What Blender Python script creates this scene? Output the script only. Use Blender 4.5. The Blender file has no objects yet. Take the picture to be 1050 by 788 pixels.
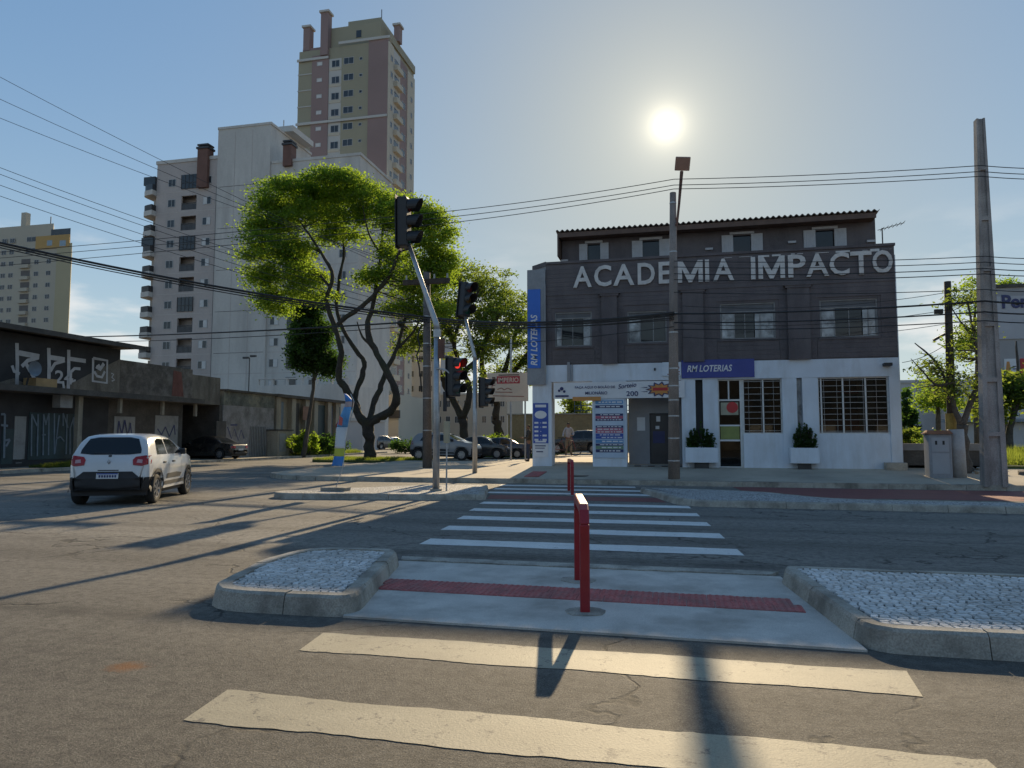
import bpy, bmesh, math, random
import numpy as np
from mathutils import Vector, Matrix
from mathutils.bvhtree import BVHTree

S = bpy.context.scene
COL = S.collection
R = math.radians
# ---------------------------------------------------------------- camera
# the x axis runs along the avenue, y across it, z up; metres
CAM_H, YAW, PITCH = 1.5, R(13), math.atan(54 / 729.0)
cam = bpy.data.cameras.new('camera')
cam.lens = 729 / 1050 * 36
cam.sensor_width = 36
cam.clip_end = 5000
camo = bpy.data.objects.new('camera', cam)
COL.objects.link(camo)
camo.location = (0, 0, CAM_H)
camo.rotation_euler = (math.pi / 2 + PITCH, 0, YAW)
S.camera = camo
# ---------------------------------------------------------------- sky and sun
SUN_EL, SUN_AZ = R(23.7), R(0.4)
SUN_DIR = Vector((-math.sin(SUN_AZ) * math.cos(SUN_EL), math.cos(SUN_AZ) * math.cos(SUN_EL), math.sin(SUN_EL)))
W = bpy.data.worlds.new('World')
S.world = W
W.use_nodes = True
nt = W.node_tree
nt.nodes.clear()
sky = nt.nodes.new('ShaderNodeTexSky')
sky.sky_type = 'NISHITA'
sky.sun_disc = False
sky.sun_elevation = SUN_EL
sky.sun_rotation = -SUN_AZ
sky.altitude = 900
sky.air_density = 1.0
sky.dust_density = 1.0
sky.ozone_density = 2.0


def wn(op, a, b=None, c=None):
    n = nt.nodes.new('ShaderNodeMath')
    n.operation = op
    for i, s in enumerate((a, b, c)):
        if s is None:
            continue
        if isinstance(s, (int, float)):
            n.inputs[i].default_value = s
        else:
            nt.links.new(s, n.inputs[i])
    return n.outputs[0]


tc = nt.nodes.new('ShaderNodeTexCoord')
dt = nt.nodes.new('ShaderNodeVectorMath')
dt.operation = 'DOT_PRODUCT'
nt.links.new(tc.outputs['Generated'], dt.inputs[0])
dt.inputs[1].default_value = SUN_DIR
ang = wn('ARCCOSINE', wn('MINIMUM', dt.outputs['Value'], 0.999999))
g1 = wn('MULTIPLY', wn('EXPONENT', wn('DIVIDE', ang, -R(0.75))), 0.8)
g2 = wn('MULTIPLY', wn('EXPONENT', wn('DIVIDE', ang, -R(4.5))), 0.17)
# thin low clouds over the horizon
sep = nt.nodes.new('ShaderNodeSeparateXYZ')
nt.links.new(tc.outputs['Generated'], sep.inputs[0])
mp = nt.nodes.new('ShaderNodeMapping')
mp.inputs['Scale'].default_value = (1, 1, 3.2)
nt.links.new(tc.outputs['Generated'], mp.inputs['Vector'])
cn = nt.nodes.new('ShaderNodeTexNoise')
cn.inputs['Scale'].default_value = 5.5
cn.inputs['Detail'].default_value = 7
cn.inputs['Roughness'].default_value = 0.55
nt.links.new(mp.outputs[0], cn.inputs['Vector'])
cr = nt.nodes.new('ShaderNodeMapRange')
cr.interpolation_type = 'SMOOTHSTEP'
cr.inputs['From Min'].default_value = 0.47
cr.inputs['From Max'].default_value = 0.66
cr.inputs['To Max'].default_value = 0.75
nt.links.new(cn.outputs['Fac'], cr.inputs['Value'])
cb = nt.nodes.new('ShaderNodeMapRange')
cb.interpolation_type = 'SMOOTHSTEP'
cb.inputs['From Min'].default_value = 0.30
cb.inputs['From Max'].default_value = 0.12
nt.links.new(sep.outputs['Z'], cb.inputs['Value'])
cfac = wn('MULTIPLY', cr.outputs[0], cb.outputs[0])
bg = nt.nodes.new('ShaderNodeBackground')
bg.inputs['Strength'].default_value = 0.15
hs = nt.nodes.new('ShaderNodeHueSaturation')
hs.inputs['Saturation'].default_value = 1.06
# thin haze evens the sky out: bright air near the sun is compressed
lum = nt.nodes.new('ShaderNodeRGBToBW')
nt.links.new(sky.outputs[0], lum.inputs[0])
vd = nt.nodes.new('ShaderNodeVectorMath')
vd.operation = 'SCALE'
nt.links.new(sky.outputs[0], vd.inputs[0])
nt.links.new(wn('DIVIDE', 1.0, wn('ADD', 1.0, wn('MULTIPLY', lum.outputs[0], 0.62))), vd.inputs['Scale'])
tn = nt.nodes.new('ShaderNodeVectorMath')
tn.operation = 'MULTIPLY'
nt.links.new(vd.outputs[0], tn.inputs[0])
tn.inputs[1].default_value = (0.92, 1.03, 1.0)
nt.links.new(tn.outputs[0], hs.inputs['Color'])
hz = nt.nodes.new('ShaderNodeMix')
hz.data_type = 'RGBA'
nt.links.new(wn('MULTIPLY', wn('EXPONENT', wn('DIVIDE', wn('MAXIMUM', sep.outputs['Z'], 0.0), -0.17)), 0.9), hz.inputs[0])
nt.links.new(hs.outputs[0], hz.inputs[6])
hz.inputs[7].default_value = (2.35, 2.72, 2.88, 1)
nt.links.new(hz.outputs[2], bg.inputs['Color'])
bc = nt.nodes.new('ShaderNodeBackground')
bc.inputs['Color'].default_value = (0.95, 0.93, 0.9, 1)
bc.inputs['Strength'].default_value = 0.46
mx = nt.nodes.new('ShaderNodeMixShader')
nt.links.new(cfac, mx.inputs[0])
nt.links.new(bg.outputs[0], mx.inputs[1])
nt.links.new(bc.outputs[0], mx.inputs[2])
bgl = nt.nodes.new('ShaderNodeBackground')
bgl.inputs['Color'].default_value = (1.0, 0.88, 0.62, 1)
nt.links.new(wn('ADD', g1, g2), bgl.inputs['Strength'])
ad = nt.nodes.new('ShaderNodeAddShader')
nt.links.new(mx.outputs[0], ad.inputs[0])
nt.links.new(bgl.outputs[0], ad.inputs[1])
wo = nt.nodes.new('ShaderNodeOutputWorld')
nt.links.new(ad.outputs[0], wo.inputs[0])
sl = bpy.data.lights.new('sun', 'SUN')
sl.energy = 2.9
sl.angle = R(0.55)
sl.color = (1.0, 0.79, 0.50)
so = bpy.data.objects.new('sun', sl)
COL.objects.link(so)
so.rotation_euler = (-SUN_DIR).to_track_quat('-Z', 'Y').to_euler()
so.location = (0, 60, 60)
S.view_settings.view_transform = 'Standard'
S.view_settings.look = 'None'
S.view_settings.exposure = 1.1
S.view_settings.gamma = 1.0

# ---------------------------------------------------------------- helpers
rnd = random.Random(7)


def ray(x, y):
    d = ((x - 525) / 729, 1.0, -(y - 394) / 729)
    c, s = math.cos(PITCH), math.sin(PITCH)
    d = (d[0], d[1] * c - d[2] * s, d[1] * s + d[2] * c)
    c, s = math.cos(YAW), math.sin(YAW)
    return Vector((d[0] * c - d[1] * s, d[0] * s + d[1] * c, d[2]))


def at(x, y, v):
    d = ray(x, y)
    return d * (v / d.y) + Vector((0, 0, CAM_H))


def tag(o, label=None, cat=None, group=None, kind=None):
    if label: o['label'] = label
    if cat: o['category'] = cat
    if group: o['group'] = group
    if kind: o['kind'] = kind
    return o


def empty(name, loc=(0, 0, 0), rz=0, label=None, cat=None, group=None):
    o = bpy.data.objects.new(name, None)
    COL.objects.link(o)
    o.location = loc
    o.rotation_euler = (0, 0, rz)
    o.empty_display_size = 0.1
    return tag(o, label, cat, group)


class MB:
    def __init__(self):
        self.v, self.f = [], []

    def add(self, vs, fs):
        n = len(self.v)
        self.v += [tuple(p) for p in vs]
        self.f += [tuple(i + n for i in q) for q in fs]
        return self

    def box(self, x0, x1, y0, y1, z0, z1):
        return self.add([(x0, y0, z0), (x1, y0, z0), (x1, y1, z0), (x0, y1, z0), (x0, y0, z1), (x1, y0, z1), (x1, y1, z1), (x0, y1, z1)],
                        [(0, 3, 2, 1), (4, 5, 6, 7), (0, 1, 5, 4), (1, 2, 6, 5), (2, 3, 7, 6), (3, 0, 4, 7)])

    def prism(self, pts, z0, z1, top=None):
        n = len(pts)
        top = top or pts
        return self.add([(p[0], p[1], z0) for p in pts] + [(p[0], p[1], z1) for p in top],
                        [tuple(range(n - 1, -1, -1)), tuple(range(n, 2 * n))] + [(i, (i + 1) % n, n + (i + 1) % n, n + i) for i in range(n)])

    def wallprism(self, pts, y0, y1):   # outline in x,z, thickness along y
        n = len(pts)
        return self.add([(p[0], y0, p[1]) for p in pts] + [(p[0], y1, p[1]) for p in pts],
                        [tuple(range(n)), tuple(range(2 * n - 1, n - 1, -1))] + [(i, n + i, n + (i + 1) % n, (i + 1) % n) for i in range(n)])

    def sideprism(self, pts, x0, x1):   # outline in y,z, thickness along x
        n = len(pts)
        return self.add([(x0, p[0], p[1]) for p in pts] + [(x1, p[0], p[1]) for p in pts],
                        [tuple(range(n)), tuple(range(2 * n - 1, n - 1, -1))] + [(i, n + i, n + (i + 1) % n, (i + 1) % n) for i in range(n)])

    def bar(self, a, b, w, h=None, up=(0, 0, 1)):
        a, b = Vector(a), Vector(b)
        h = h or w
        d = (b - a).normalized()
        upv = Vector(up)
        if abs(d.dot(upv)) > 0.98: upv = Vector((0, 1, 0))
        s = d.cross(upv).normalized() * (w / 2)
        t = s.cross(d).normalized() * (h / 2)
        vs = [p + sx * s + sz * t for p in (a, b) for sx, sz in ((-1, -1), (1, -1), (1, 1), (-1, 1))]
        return self.add(vs, [(3, 2, 1, 0), (4, 5, 6, 7)] + [(i, (i + 1) % 4, 4 + (i + 1) % 4, 4 + i) for i in range(4)])

    def tube(self, pts, rs, n=8, cap=True):
        pts = [Vector(p) for p in pts]
        if isinstance(rs, (int, float)): rs = [rs] * len(pts)
        rings = []
        prev = None
        for i, p in enumerate(pts):
            d = (pts[min(i + 1, len(pts) - 1)] - pts[max(i - 1, 0)])
            d = d.normalized() if d.length > 1e-9 else Vector((0, 0, 1))
            ref = prev or (Vector((0, 0, 1)) if abs(d.z) < 0.9 else Vector((1, 0, 0)))
            s = (ref - d * ref.dot(d))
            if s.length < 1e-6: s = d.orthogonal()
            s.normalize()
            prev = s
            t = d.cross(s)
            rings.append([p + (s * math.cos(2 * math.pi * k / n) + t * math.sin(2 * math.pi * k / n)) * rs[i] for k in range(n)])
        vs = [q for r in rings for q in r]
        fs = []
        for i in range(len(pts) - 1):
            for k in range(n):
                fs.append((i * n + k, i * n + (k + 1) % n, (i + 1) * n + (k + 1) % n, (i + 1) * n + k))
        if cap:
            fs.append(tuple(range(n - 1, -1, -1)))
            fs.append(tuple(range(len(vs) - n, len(vs))))
        return self.add(vs, fs)

    def cyl(self, a, b, r0, r1=None, n=12, cap=True):
        return self.tube([a, b], [r0, r0 if r1 is None else r1], n, cap)

    def grid(self, f, nu, nv):
        vs = [f(i / nu, j / nv) for j in range(nv + 1) for i in range(nu + 1)]
        fs = [(j * (nu + 1) + i, j * (nu + 1) + i + 1, (j + 1) * (nu + 1) + i + 1, (j + 1) * (nu + 1) + i) for j in range(nv) for i in range(nu)]
        return self.add(vs, fs)

    def torus(self, c, axis, Rm, r, n=24, m=6):
        c = Vector(c); ax = Vector(axis).normalized(); s = ax.orthogonal().normalized(); t = ax.cross(s)
        vs, fs = [], []
        for i in range(n):
            a = 2 * math.pi * i / n
            d = s * math.cos(a) + t * math.sin(a)
            for j in range(m):
                b = 2 * math.pi * j / m
                vs.append(c + d * (Rm + r * math.cos(b)) + ax * r * math.sin(b))
        for i in range(n):
            for j in range(m):
                fs.append((i * m + j, ((i + 1) % n) * m + j, ((i + 1) % n) * m + (j + 1) % m, i * m + (j + 1) % m))
        return self.add(vs, fs)

    def xf(self, m):
        self.v = [tuple(m @ Vector(p)) for p in self.v]
        return self

    def mesh(self, name, mat, smooth=False):
        me = bpy.data.meshes.new(name)
        me.from_pydata(self.v, [], self.f)
        bm = bmesh.new(); bm.from_mesh(me)
        bmesh.ops.recalc_face_normals(bm, faces=bm.faces)
        bm.to_mesh(me); bm.free()
        if mat: me.materials.append(mat)
        if smooth:
            for p in me.polygons: p.use_smooth = True
        return me

    def build(self, name, mat, parent=None, smooth=False, bevel=0, **kw):
        me = self.mesh(name, mat, smooth)
        return place(me, name, parent, bevel=bevel, **kw)


def place(me, name, parent=None, loc=(0, 0, 0), rot=(0, 0, 0), bevel=0, label=None, cat=None, group=None, kind=None):
    o = bpy.data.objects.new(name, me)
    COL.objects.link(o)
    o.location = loc
    o.rotation_euler = rot
    if parent: o.parent = parent
    if bevel:
        b = o.modifiers.new('bevel', 'BEVEL')
        b.width = bevel; b.segments = 2; b.limit_method = 'ANGLE'; b.angle_limit = R(40)
    return tag(o, label, cat, group, kind)


def copy_tree(o, parent=None):
    c = o.copy()
    COL.objects.link(c)
    c.parent = parent
    for ch in list(o.children): copy_tree(ch, c)
    return c


def holed(mb, x0, x1, z0, z1, y0, y1, holes):
    """a wall in the x,z plane with rectangular openings, as boxes butted end to end"""
    xs = sorted({x0, x1} | {h[0] for h in holes} | {h[1] for h in holes})
    for a, b in zip(xs, xs[1:]):
        m = (a + b) / 2
        hs_ = sorted((h[2], h[3]) for h in holes if h[0] < m < h[1])
        z = z0
        for lo, hi in hs_:
            if lo > z: mb.box(a, b, y0, y1, z, lo)
            z = hi
        if z < z1: mb.box(a, b, y0, y1, z, z1)
    return mb


def text_mesh(body, name, mat, width=None, height=1.0, depth=0.01, bold=0.0, font_shear=0.0):
    c = bpy.data.curves.new(name, 'FONT')
    c.body = body
    c.extrude = depth / 2
    c.offset = bold
    c.shear = font_shear
    c.resolution_u = 3
    o = bpy.data.objects.new(name, c)
    COL.objects.link(o)
    dg = bpy.context.evaluated_depsgraph_get()
    me = bpy.data.meshes.new_from_object(o.evaluated_get(dg))
    bpy.data.objects.remove(o)
    bpy.data.curves.remove(c)
    n = len(me.vertices)
    co = np.empty(n * 3); me.vertices.foreach_get('co', co); co = co.reshape(-1, 3)
    lo, hi = co.min(0), co.max(0)
    sx = height / max(hi[1] - lo[1], 1e-6)
    co[:, 1] = (co[:, 1] - lo[1]) * sx
    co[:, 0] = (co[:, 0] - lo[0]) * (width / max(hi[0] - lo[0], 1e-6) if width else sx)
    me.vertices.foreach_set('co', co.ravel())
    me.update()
    me.name = name
    me.materials.clear()
    me.materials.append(mat)
    return me


def smooth_path(pts, n=4):
    P = [Vector(p) for p in pts]
    out = []
    for i in range(len(P) - 1):
        p0, p1, p2, p3 = P[max(i - 1, 0)], P[i], P[i + 1], P[min(i + 2, len(P) - 1)]
        for j in range(n):
            t = j / n
            out.append(.5 * ((2 * p1) + (p2 - p0) * t + (2 * p0 - 5 * p1 + 4 * p2 - p3) * t * t + (3 * p1 - p0 - 3 * p2 + p3) * t ** 3))
    out.append(P[-1])
    return out



# ---------------------------------------------------------------- materials
MATS = {}


class NT:
    def __init__(self, name):
        self.m = bpy.data.materials.new(name)
        self.m.use_nodes = True
        self.t = self.m.node_tree
        self.p = self.t.nodes['Principled BSDF']
        self.g = self.t.nodes.new('ShaderNodeNewGeometry').outputs['Position']
        MATS[name] = self.m

    def n(self, kind, **kw):
        x = self.t.nodes.new(kind)
        for k, v in kw.items():
            if k in x.inputs: x.inputs[k].default_value = v
            else: setattr(x, k, v)
        return x

    def l(self, a, b): self.t.links.new(a, b)

    def noise(self, scale, detail=4, rough=0.55, stretch=None):
        x = self.n('ShaderNodeTexNoise', Scale=scale, Detail=detail, Roughness=rough)
        src = self.g
        if stretch:
            mpn = self.n('ShaderNodeMapping')
            mpn.inputs['Scale'].default_value = stretch
            self.l(src, mpn.inputs['Vector']); src = mpn.outputs[0]
        self.l(src, x.inputs['Vector'])
        return x.outputs['Fac']

    def voro(self, scale, feature='F1', out='Distance'):
        x = self.n('ShaderNodeTexVoronoi', Scale=scale, feature=feature)
        self.l(self.g, x.inputs['Vector'])
        return x.outputs[out]

    def rng(self, s, a, b, c=0.0, d=1.0):
        x = self.n('ShaderNodeMapRange')
        for k, v in (('From Min', a), ('From Max', b), ('To Min', c), ('To Max', d)): x.inputs[k].default_value = v
        self.l(s, x.inputs['Value'])
        return x.outputs[0]

    def mix(self, fac, a, b, mode='MIX'):
        x = self.n('ShaderNodeMix', data_type='RGBA', blend_type=mode)
        if isinstance(fac, (int, float)): x.inputs[0].default_value = fac
        else: self.l(fac, x.inputs[0])
        for s, i in ((a, 6), (b, 7)):
            if isinstance(s, tuple): x.inputs[i].default_value = (*s[:3], 1)
            else: self.l(s, x.inputs[i])
        return x.outputs[2]

    def math(self, op, a, b=0.0):
        x = self.n('ShaderNodeMath', operation=op)
        for i, s in enumerate((a, b)):
            if isinstance(s, (int, float)): x.inputs[i].default_value = s
            else: self.l(s, x.inputs[i])
        return x.outputs[0]

    def bump(self, h, dist=0.01, strength=0.6):
        x = self.n('ShaderNodeBump', Distance=dist, Strength=strength)
        self.l(h, x.inputs['Height'])
        self.l(x.outputs[0], self.p.inputs['Normal'])

    def base(self, c):
        if isinstance(c, tuple): self.p.inputs['Base Color'].default_value = (*c[:3], 1)
        else: self.l(c, self.p.inputs['Base Color'])


def sc(c, k): return tuple(min(1, x * k) for x in c)


def mat(name, col, rough=0.7, var=0.18, scale=3.0, grain=0.0, gscale=60, bump=0.0, metal=0.0, spec=0.5, stain=None, sfac=0.0, sscale=0.8, streak=False):
    if name in MATS: return MATS[name]
    k = NT(name)
    c = k.mix(k.rng(k.noise(scale, 5), 0.3, 0.7), sc(col, 1 - var), sc(col, 1 + var))
    if grain:
        c = k.mix(k.rng(k.noise(gscale, 3), 0.35, 0.65), c, k.mix(grain, c, (0, 0, 0)))
    if stain:
        s = k.noise(sscale, 6, 0.65, (1.6, 1.6, 0.35) if streak else None)
        c = k.mix(k.rng(s, 0.46, 0.66, 0, sfac), c, stain)
    k.base(c)
    k.p.inputs['Roughness'].default_value = rough
    k.p.inputs['Metallic'].default_value = metal
    k.p.inputs['Specular IOR Level'].default_value = spec
    if bump: k.bump(k.noise(gscale, 4), bump)
    return k.m


def glass(name, tint=(0.55, 0.6, 0.62), ior=1.5):
    if name in MATS: return MATS[name]
    k = NT(name)
    k.t.nodes.remove(k.p)
    tr = k.n('ShaderNodeBsdfTransparent'); tr.inputs[0].default_value = (*tint, 1)
    gl = k.n('ShaderNodeBsdfGlossy'); gl.inputs['Roughness'].default_value = 0.02
    fr = k.n('ShaderNodeFresnel'); fr.inputs['IOR'].default_value = ior
    ms = k.n('ShaderNodeMixShader')
    k.l(fr.outputs[0], ms.inputs[0]); k.l(tr.outputs[0], ms.inputs[1]); k.l(gl.outputs[0], ms.inputs[2])
    k.l(ms.outputs[0], k.t.nodes['Material Output'].inputs[0])
    return k.m


def leafmat(name, c1, c2, t1, t2):
    k = NT(name)
    k.t.nodes.remove(k.p)
    ri = k.n('ShaderNodeNewGeometry').outputs['Random Per Island']
    nz = k.noise(0.45, 3)
    f = k.math('ADD', k.math('MULTIPLY', ri, 0.55), k.math('MULTIPLY', k.rng(nz, 0.3, 0.7), 0.45))
    d = k.n('ShaderNodeBsdfDiffuse'); t = k.n('ShaderNodeBsdfTranslucent')
    k.l(k.mix(f, c1, c2), d.inputs[0]); k.l(k.mix(f, t1, t2), t.inputs[0])
    gl = k.n('ShaderNodeBsdfGlossy'); gl.inputs['Roughness'].default_value = 0.45
    gl.inputs[0].default_value = (0.5, 0.5, 0.5, 1)
    ms = k.n('ShaderNodeMixShader'); ms.inputs[0].default_value = 0.62
    k.l(d.outputs[0], ms.inputs[1]); k.l(t.outputs[0], ms.inputs[2])
    m2 = k.n('ShaderNodeMixShader'); m2.inputs[0].default_value = 0.03
    k.l(ms.outputs[0], m2.inputs[1]); k.l(gl.outputs[0], m2.inputs[2])
    k.l(m2.outputs[0], k.t.nodes['Material Output'].inputs[0])
    return k.m


def asphalt():
    k = NT('asphalt')
    sx = k.n('ShaderNodeSeparateXYZ'); k.l(k.g, sx.inputs[0])
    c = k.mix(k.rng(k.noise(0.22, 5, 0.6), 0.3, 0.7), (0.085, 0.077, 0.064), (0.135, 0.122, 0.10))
    # asphalt colour turns paler towards the far carriageway
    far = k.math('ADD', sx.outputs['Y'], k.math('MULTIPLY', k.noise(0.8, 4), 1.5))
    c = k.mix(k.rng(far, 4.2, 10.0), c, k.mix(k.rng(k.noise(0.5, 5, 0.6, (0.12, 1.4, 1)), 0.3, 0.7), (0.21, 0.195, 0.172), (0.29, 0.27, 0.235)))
    # tyre darkened lanes and dragged streaks along the avenue
    c = k.mix(k.rng(k.noise(0.8, 5, 0.65, (0.06, 1.1, 1)), 0.45, 0.62, 0, 0.6), c, (0.058, 0.053, 0.046))
    c = k.mix(k.rng(k.noise(2.6, 5, 0.7, (0.10, 1.2, 1)), 0.55, 0.70, 0, 0.30), c, (0.05, 0.046, 0.04))
    c = k.mix(k.rng(k.noise(4, 6, 0.7), 0.42, 0.66, 0.0, 0.28), c, (0.18, 0.163, 0.132))
    # oil and water blots
    c = k.mix(k.rng(k.noise(1.3, 7, 0.75), 0.56, 0.68, 0, 0.6), c, (0.04, 0.037, 0.033))
    # aggregate
    g1 = k.noise(90, 4, 0.8)
    c = k.mix(k.rng(g1, 0.48, 0.60, 0.0, 0.75), c, (0.27, 0.245, 0.205))
    c = k.mix(k.rng(k.noise(48, 4, 0.8), 0.34, 0.47, 0.7, 0.0), c, (0.022, 0.02, 0.017))
    c = k.mix(k.rng(k.noise(11, 5, 0.75), 0.38, 0.56, 0.5, 0.0), c, (0.045, 0.041, 0.035))
    # cracks, bent by noise
    wv = k.n('ShaderNodeVectorMath', operation='SCALE'); wv.inputs['Scale'].default_value = 1.2
    nz = k.n('ShaderNodeTexNoise', Scale=1.3, Detail=4); k.l(k.g, nz.inputs['Vector']); k.l(nz.outputs['Color'], wv.inputs[0])
    av = k.n('ShaderNodeVectorMath', operation='ADD'); k.l(k.g, av.inputs[0]); k.l(wv.outputs[0], av.inputs[1])
    vo = k.n('ShaderNodeTexVoronoi', Scale=0.42, feature='DISTANCE_TO_EDGE'); k.l(av.outputs[0], vo.inputs['Vector'])
    cm = k.math('MULTIPLY', k.rng(vo.outputs['Distance'], 0.011, 0.002, 0, 1), k.rng(k.noise(0.35, 3), 0.44, 0.52))
    c = k.mix(k.math('MULTIPLY', cm, 0.8), c, (0.022, 0.02, 0.018))
    # a long cut trench filled with darker mix, running along the near carriageway
    tr = k.math('ABSOLUTE', k.math('SUBTRACT', k.math('ADD', sx.outputs['Y'], k.math('MULTIPLY', k.noise(1.1, 4), 0.25)), 2.55))
    c = k.mix(k.rng(tr, 0.36, 0.30, 0, 0.35), c, (0.05, 0.046, 0.04))
    # grit and dust along the kerbs
    gr = k.math('ADD', k.math('ABSOLUTE', k.math('SUBTRACT', sx.outputs['Y'], 8.75)), k.math('MULTIPLY', k.noise(1.4, 5, .7), 1.6))
    c = k.mix(k.rng(gr, 1.05, 0.55, 0, 0.6), c, (0.045, 0.042, 0.037))
    g2 = k.math('ADD', k.math('ABSOLUTE', k.math('SUBTRACT', sx.outputs['Y'], 5.25)), k.math('MULTIPLY', k.noise(1.7, 5, .7), 1.2))
    c = k.mix(k.rng(g2, 0.85, 0.4, 0, 0.65), c, (0.05, 0.046, 0.04))
    # rust stain near the crossing
    vm = k.n('ShaderNodeVectorMath', operation='SUBTRACT'); k.l(k.g, vm.inputs[0]); vm.inputs[1].default_value = (-3.53, 4.08, 0)
    vs = k.n('ShaderNodeVectorMath', operation='MULTIPLY'); k.l(vm.outputs[0], vs.inputs[0]); vs.inputs[1].default_value = (6.5, 8.5, 0)
    ln = k.n('ShaderNodeVectorMath', operation='LENGTH'); k.l(vs.outputs[0], ln.inputs[0])
    st = k.math('ADD', ln.outputs['Value'], k.math('MULTIPLY', k.noise(13, 6, 0.85), 2.6))
    c = k.mix(k.rng(st, 2.35, 1.6, 0, 0.85), c, (0.20, 0.085, 0.026))
    k.base(c)
    k.p.inputs['Roughness'].default_value = 0.8
    k.p.inputs['Specular IOR Level'].default_value = 0.35
    k.bump(k.math('SUBTRACT', k.math('ADD', g1, k.math('MULTIPLY', k.noise(38, 3), 0.6)), cm), 0.010, 0.8)
    return k.m


def road_paint(name, col, worn):
    k = NT(name)
    c = k.mix(k.rng(k.noise(2.0, 5), 0.3, 0.7), sc(col, 0.84), sc(col, 1.05))
    c = k.mix(k.rng(k.noise(60, 4, 0.7), 0.42, 0.60, 0.0, 0.30), c, sc(col, 0.55))
    c = k.mix(k.rng(k.noise(7, 7, 0.8), worn, worn + 0.05, 0.0, 0.85), c, (0.11, 0.1, 0.09))
    c = k.mix(k.rng(k.noise(1.6, 6, 0.7, (0.35, 2.2, 1)), 0.5, 0.72, 0, 0.4), c, sc(col, 0.6))
    c = k.mix(k.rng(k.noise(140, 3, 0.8), 0.32, 0.42, 0.6, 0.0), c, (0.07, 0.065, 0.055))
    k.base(c)
    k.p.inputs['Roughness'].default_value = 0.7
    k.bump(k.noise(75, 3, 0.7), 0.005, 0.6)
    return k.m


def mosaic_far():
    k = NT('mosaic_far')
    e = k.voro(16, 'DISTANCE_TO_EDGE')
    cell = k.voro(16, 'F1', 'Color')
    sr = k.n('ShaderNodeSeparateColor'); k.l(cell, sr.inputs[0])
    c = k.mix(sr.outputs[0], (0.42, 0.41, 0.39), (0.62, 0.61, 0.58))
    k.base(k.mix(k.rng(e, 0.05, 0.12), (0.10, 0.09, 0.08), c))
    k.p.inputs['Roughness'].default_value = 0.75
    k.bump(k.rng(e, 0, 0.15), 0.01)
    return k.m


A = dict(
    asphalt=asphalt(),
    paint=road_paint('road_paint', (0.39, 0.35, 0.255), 0.565),
    paint_shade_lift=road_paint('road_paint_shade_lift', (0.80, 0.79, 0.75), 0.60),  # stripe paint lightened so the bars lying in shade read brighter
    paint_red=road_paint('cycle_lane_red', (0.24, 0.075, 0.065), 0.60),
    mosaic_far=mosaic_far(),
    kerb=mat('kerb_concrete', (0.47, 0.43, 0.36), 0.85, 0.2, 3, 0.35, 70, 0.006, stain=(0.14, 0.125, 0.10), sfac=0.75, sscale=2.2),
    slab=mat('slab_concrete', (0.62, 0.575, 0.51), 0.85, 0.14, 2, 0.22, 90, 0.004, stain=(0.30, 0.27, 0.23), sfac=0.75, sscale=1.3),
    walk=mat('pavement_concrete', (0.53, 0.46, 0.36), 0.85, 0.16, 1.2, 0.25, 50, 0.004, stain=(0.2, 0.175, 0.14), sfac=0.6, sscale=0.6),
    mortar=mat('mortar', (0.085, 0.078, 0.068), 0.9, 0.25, 8),
    tactile=mat('tactile_red', (0.52, 0.15, 0.135), 0.75, 0.2, 4, 0.3, 40, stain=(0.2, 0.15, 0.13), sfac=0.5, sscale=3),
    redpaint=mat('red_gloss_paint', (0.33, 0.016, 0.024), 0.38, 0.12, 5, 0.1, 60, 0.0008, stain=(0.28, 0.03, 0.03), sfac=0.5, sscale=3),
    earth=mat('earth', (0.16, 0.125, 0.085), 0.95, 0.3, 0.5, 0.4, 6),
    grassbase=mat('turf_soil', (0.10, 0.13, 0.035), 0.95, 0.3, 0.8, 0.4, 8),
    galv=mat('galvanised_steel', (0.44, 0.45, 0.46), 0.45, 0.12, 6, 0.1, 30, 0, 0.75),
    blackpl=mat('black_plastic', (0.022, 0.022, 0.024), 0.5, 0.1, 6),
    darkmetal=mat('dark_metal', (0.045, 0.043, 0.042), 0.55, 0.2, 5),
    polecon=mat('pole_concrete', (0.40, 0.365, 0.34), 0.88, 0.2, 1.6, 0.3, 40, 0.006, stain=(0.10, 0.09, 0.08), sfac=0.6, sscale=1.2, streak=True),
    poleflare=mat('pole_flare_tint', (0.33, 0.265, 0.225), 0.88, 0.2, 1.6, 0.3, 40, 0.006, stain=(0.12, 0.10, 0.085), sfac=0.6, sscale=1.2, streak=True),  # pole concrete tinted brown, with the sun's flare put into the colour
    polewood=mat('pole_wood', (0.075, 0.055, 0.042), 0.9, 0.3, 2.5, 0.4, 25, 0.01),
    wire=mat('cable_black', (0.016, 0.016, 0.017), 0.6, 0.1, 2),
    rust=mat('rusty_steel', (0.16, 0.075, 0.05), 0.75, 0.25, 4, 0.2, 30),
)

# ================================================================ ground, roads, pavements
def sstep(a, b, x):
    t = max(0.0, min(1.0, (x - a) / (b - a)))
    return t * t * (3 - 2 * t)


def walk_z(u, v):
    return 0.15 + sstep(-8.5, -5.3, u) * 0.0625 * max(0.0, min(5.6, v - 22.5))


MB().box(-1500, 1500, -400, 2500, -0.6, -0.03).build('ground', A['earth'], kind='structure')
road = MB().box(-130, 80, -25, 140, -0.028, 0.0).build('road', A['asphalt'], kind='structure')


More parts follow.
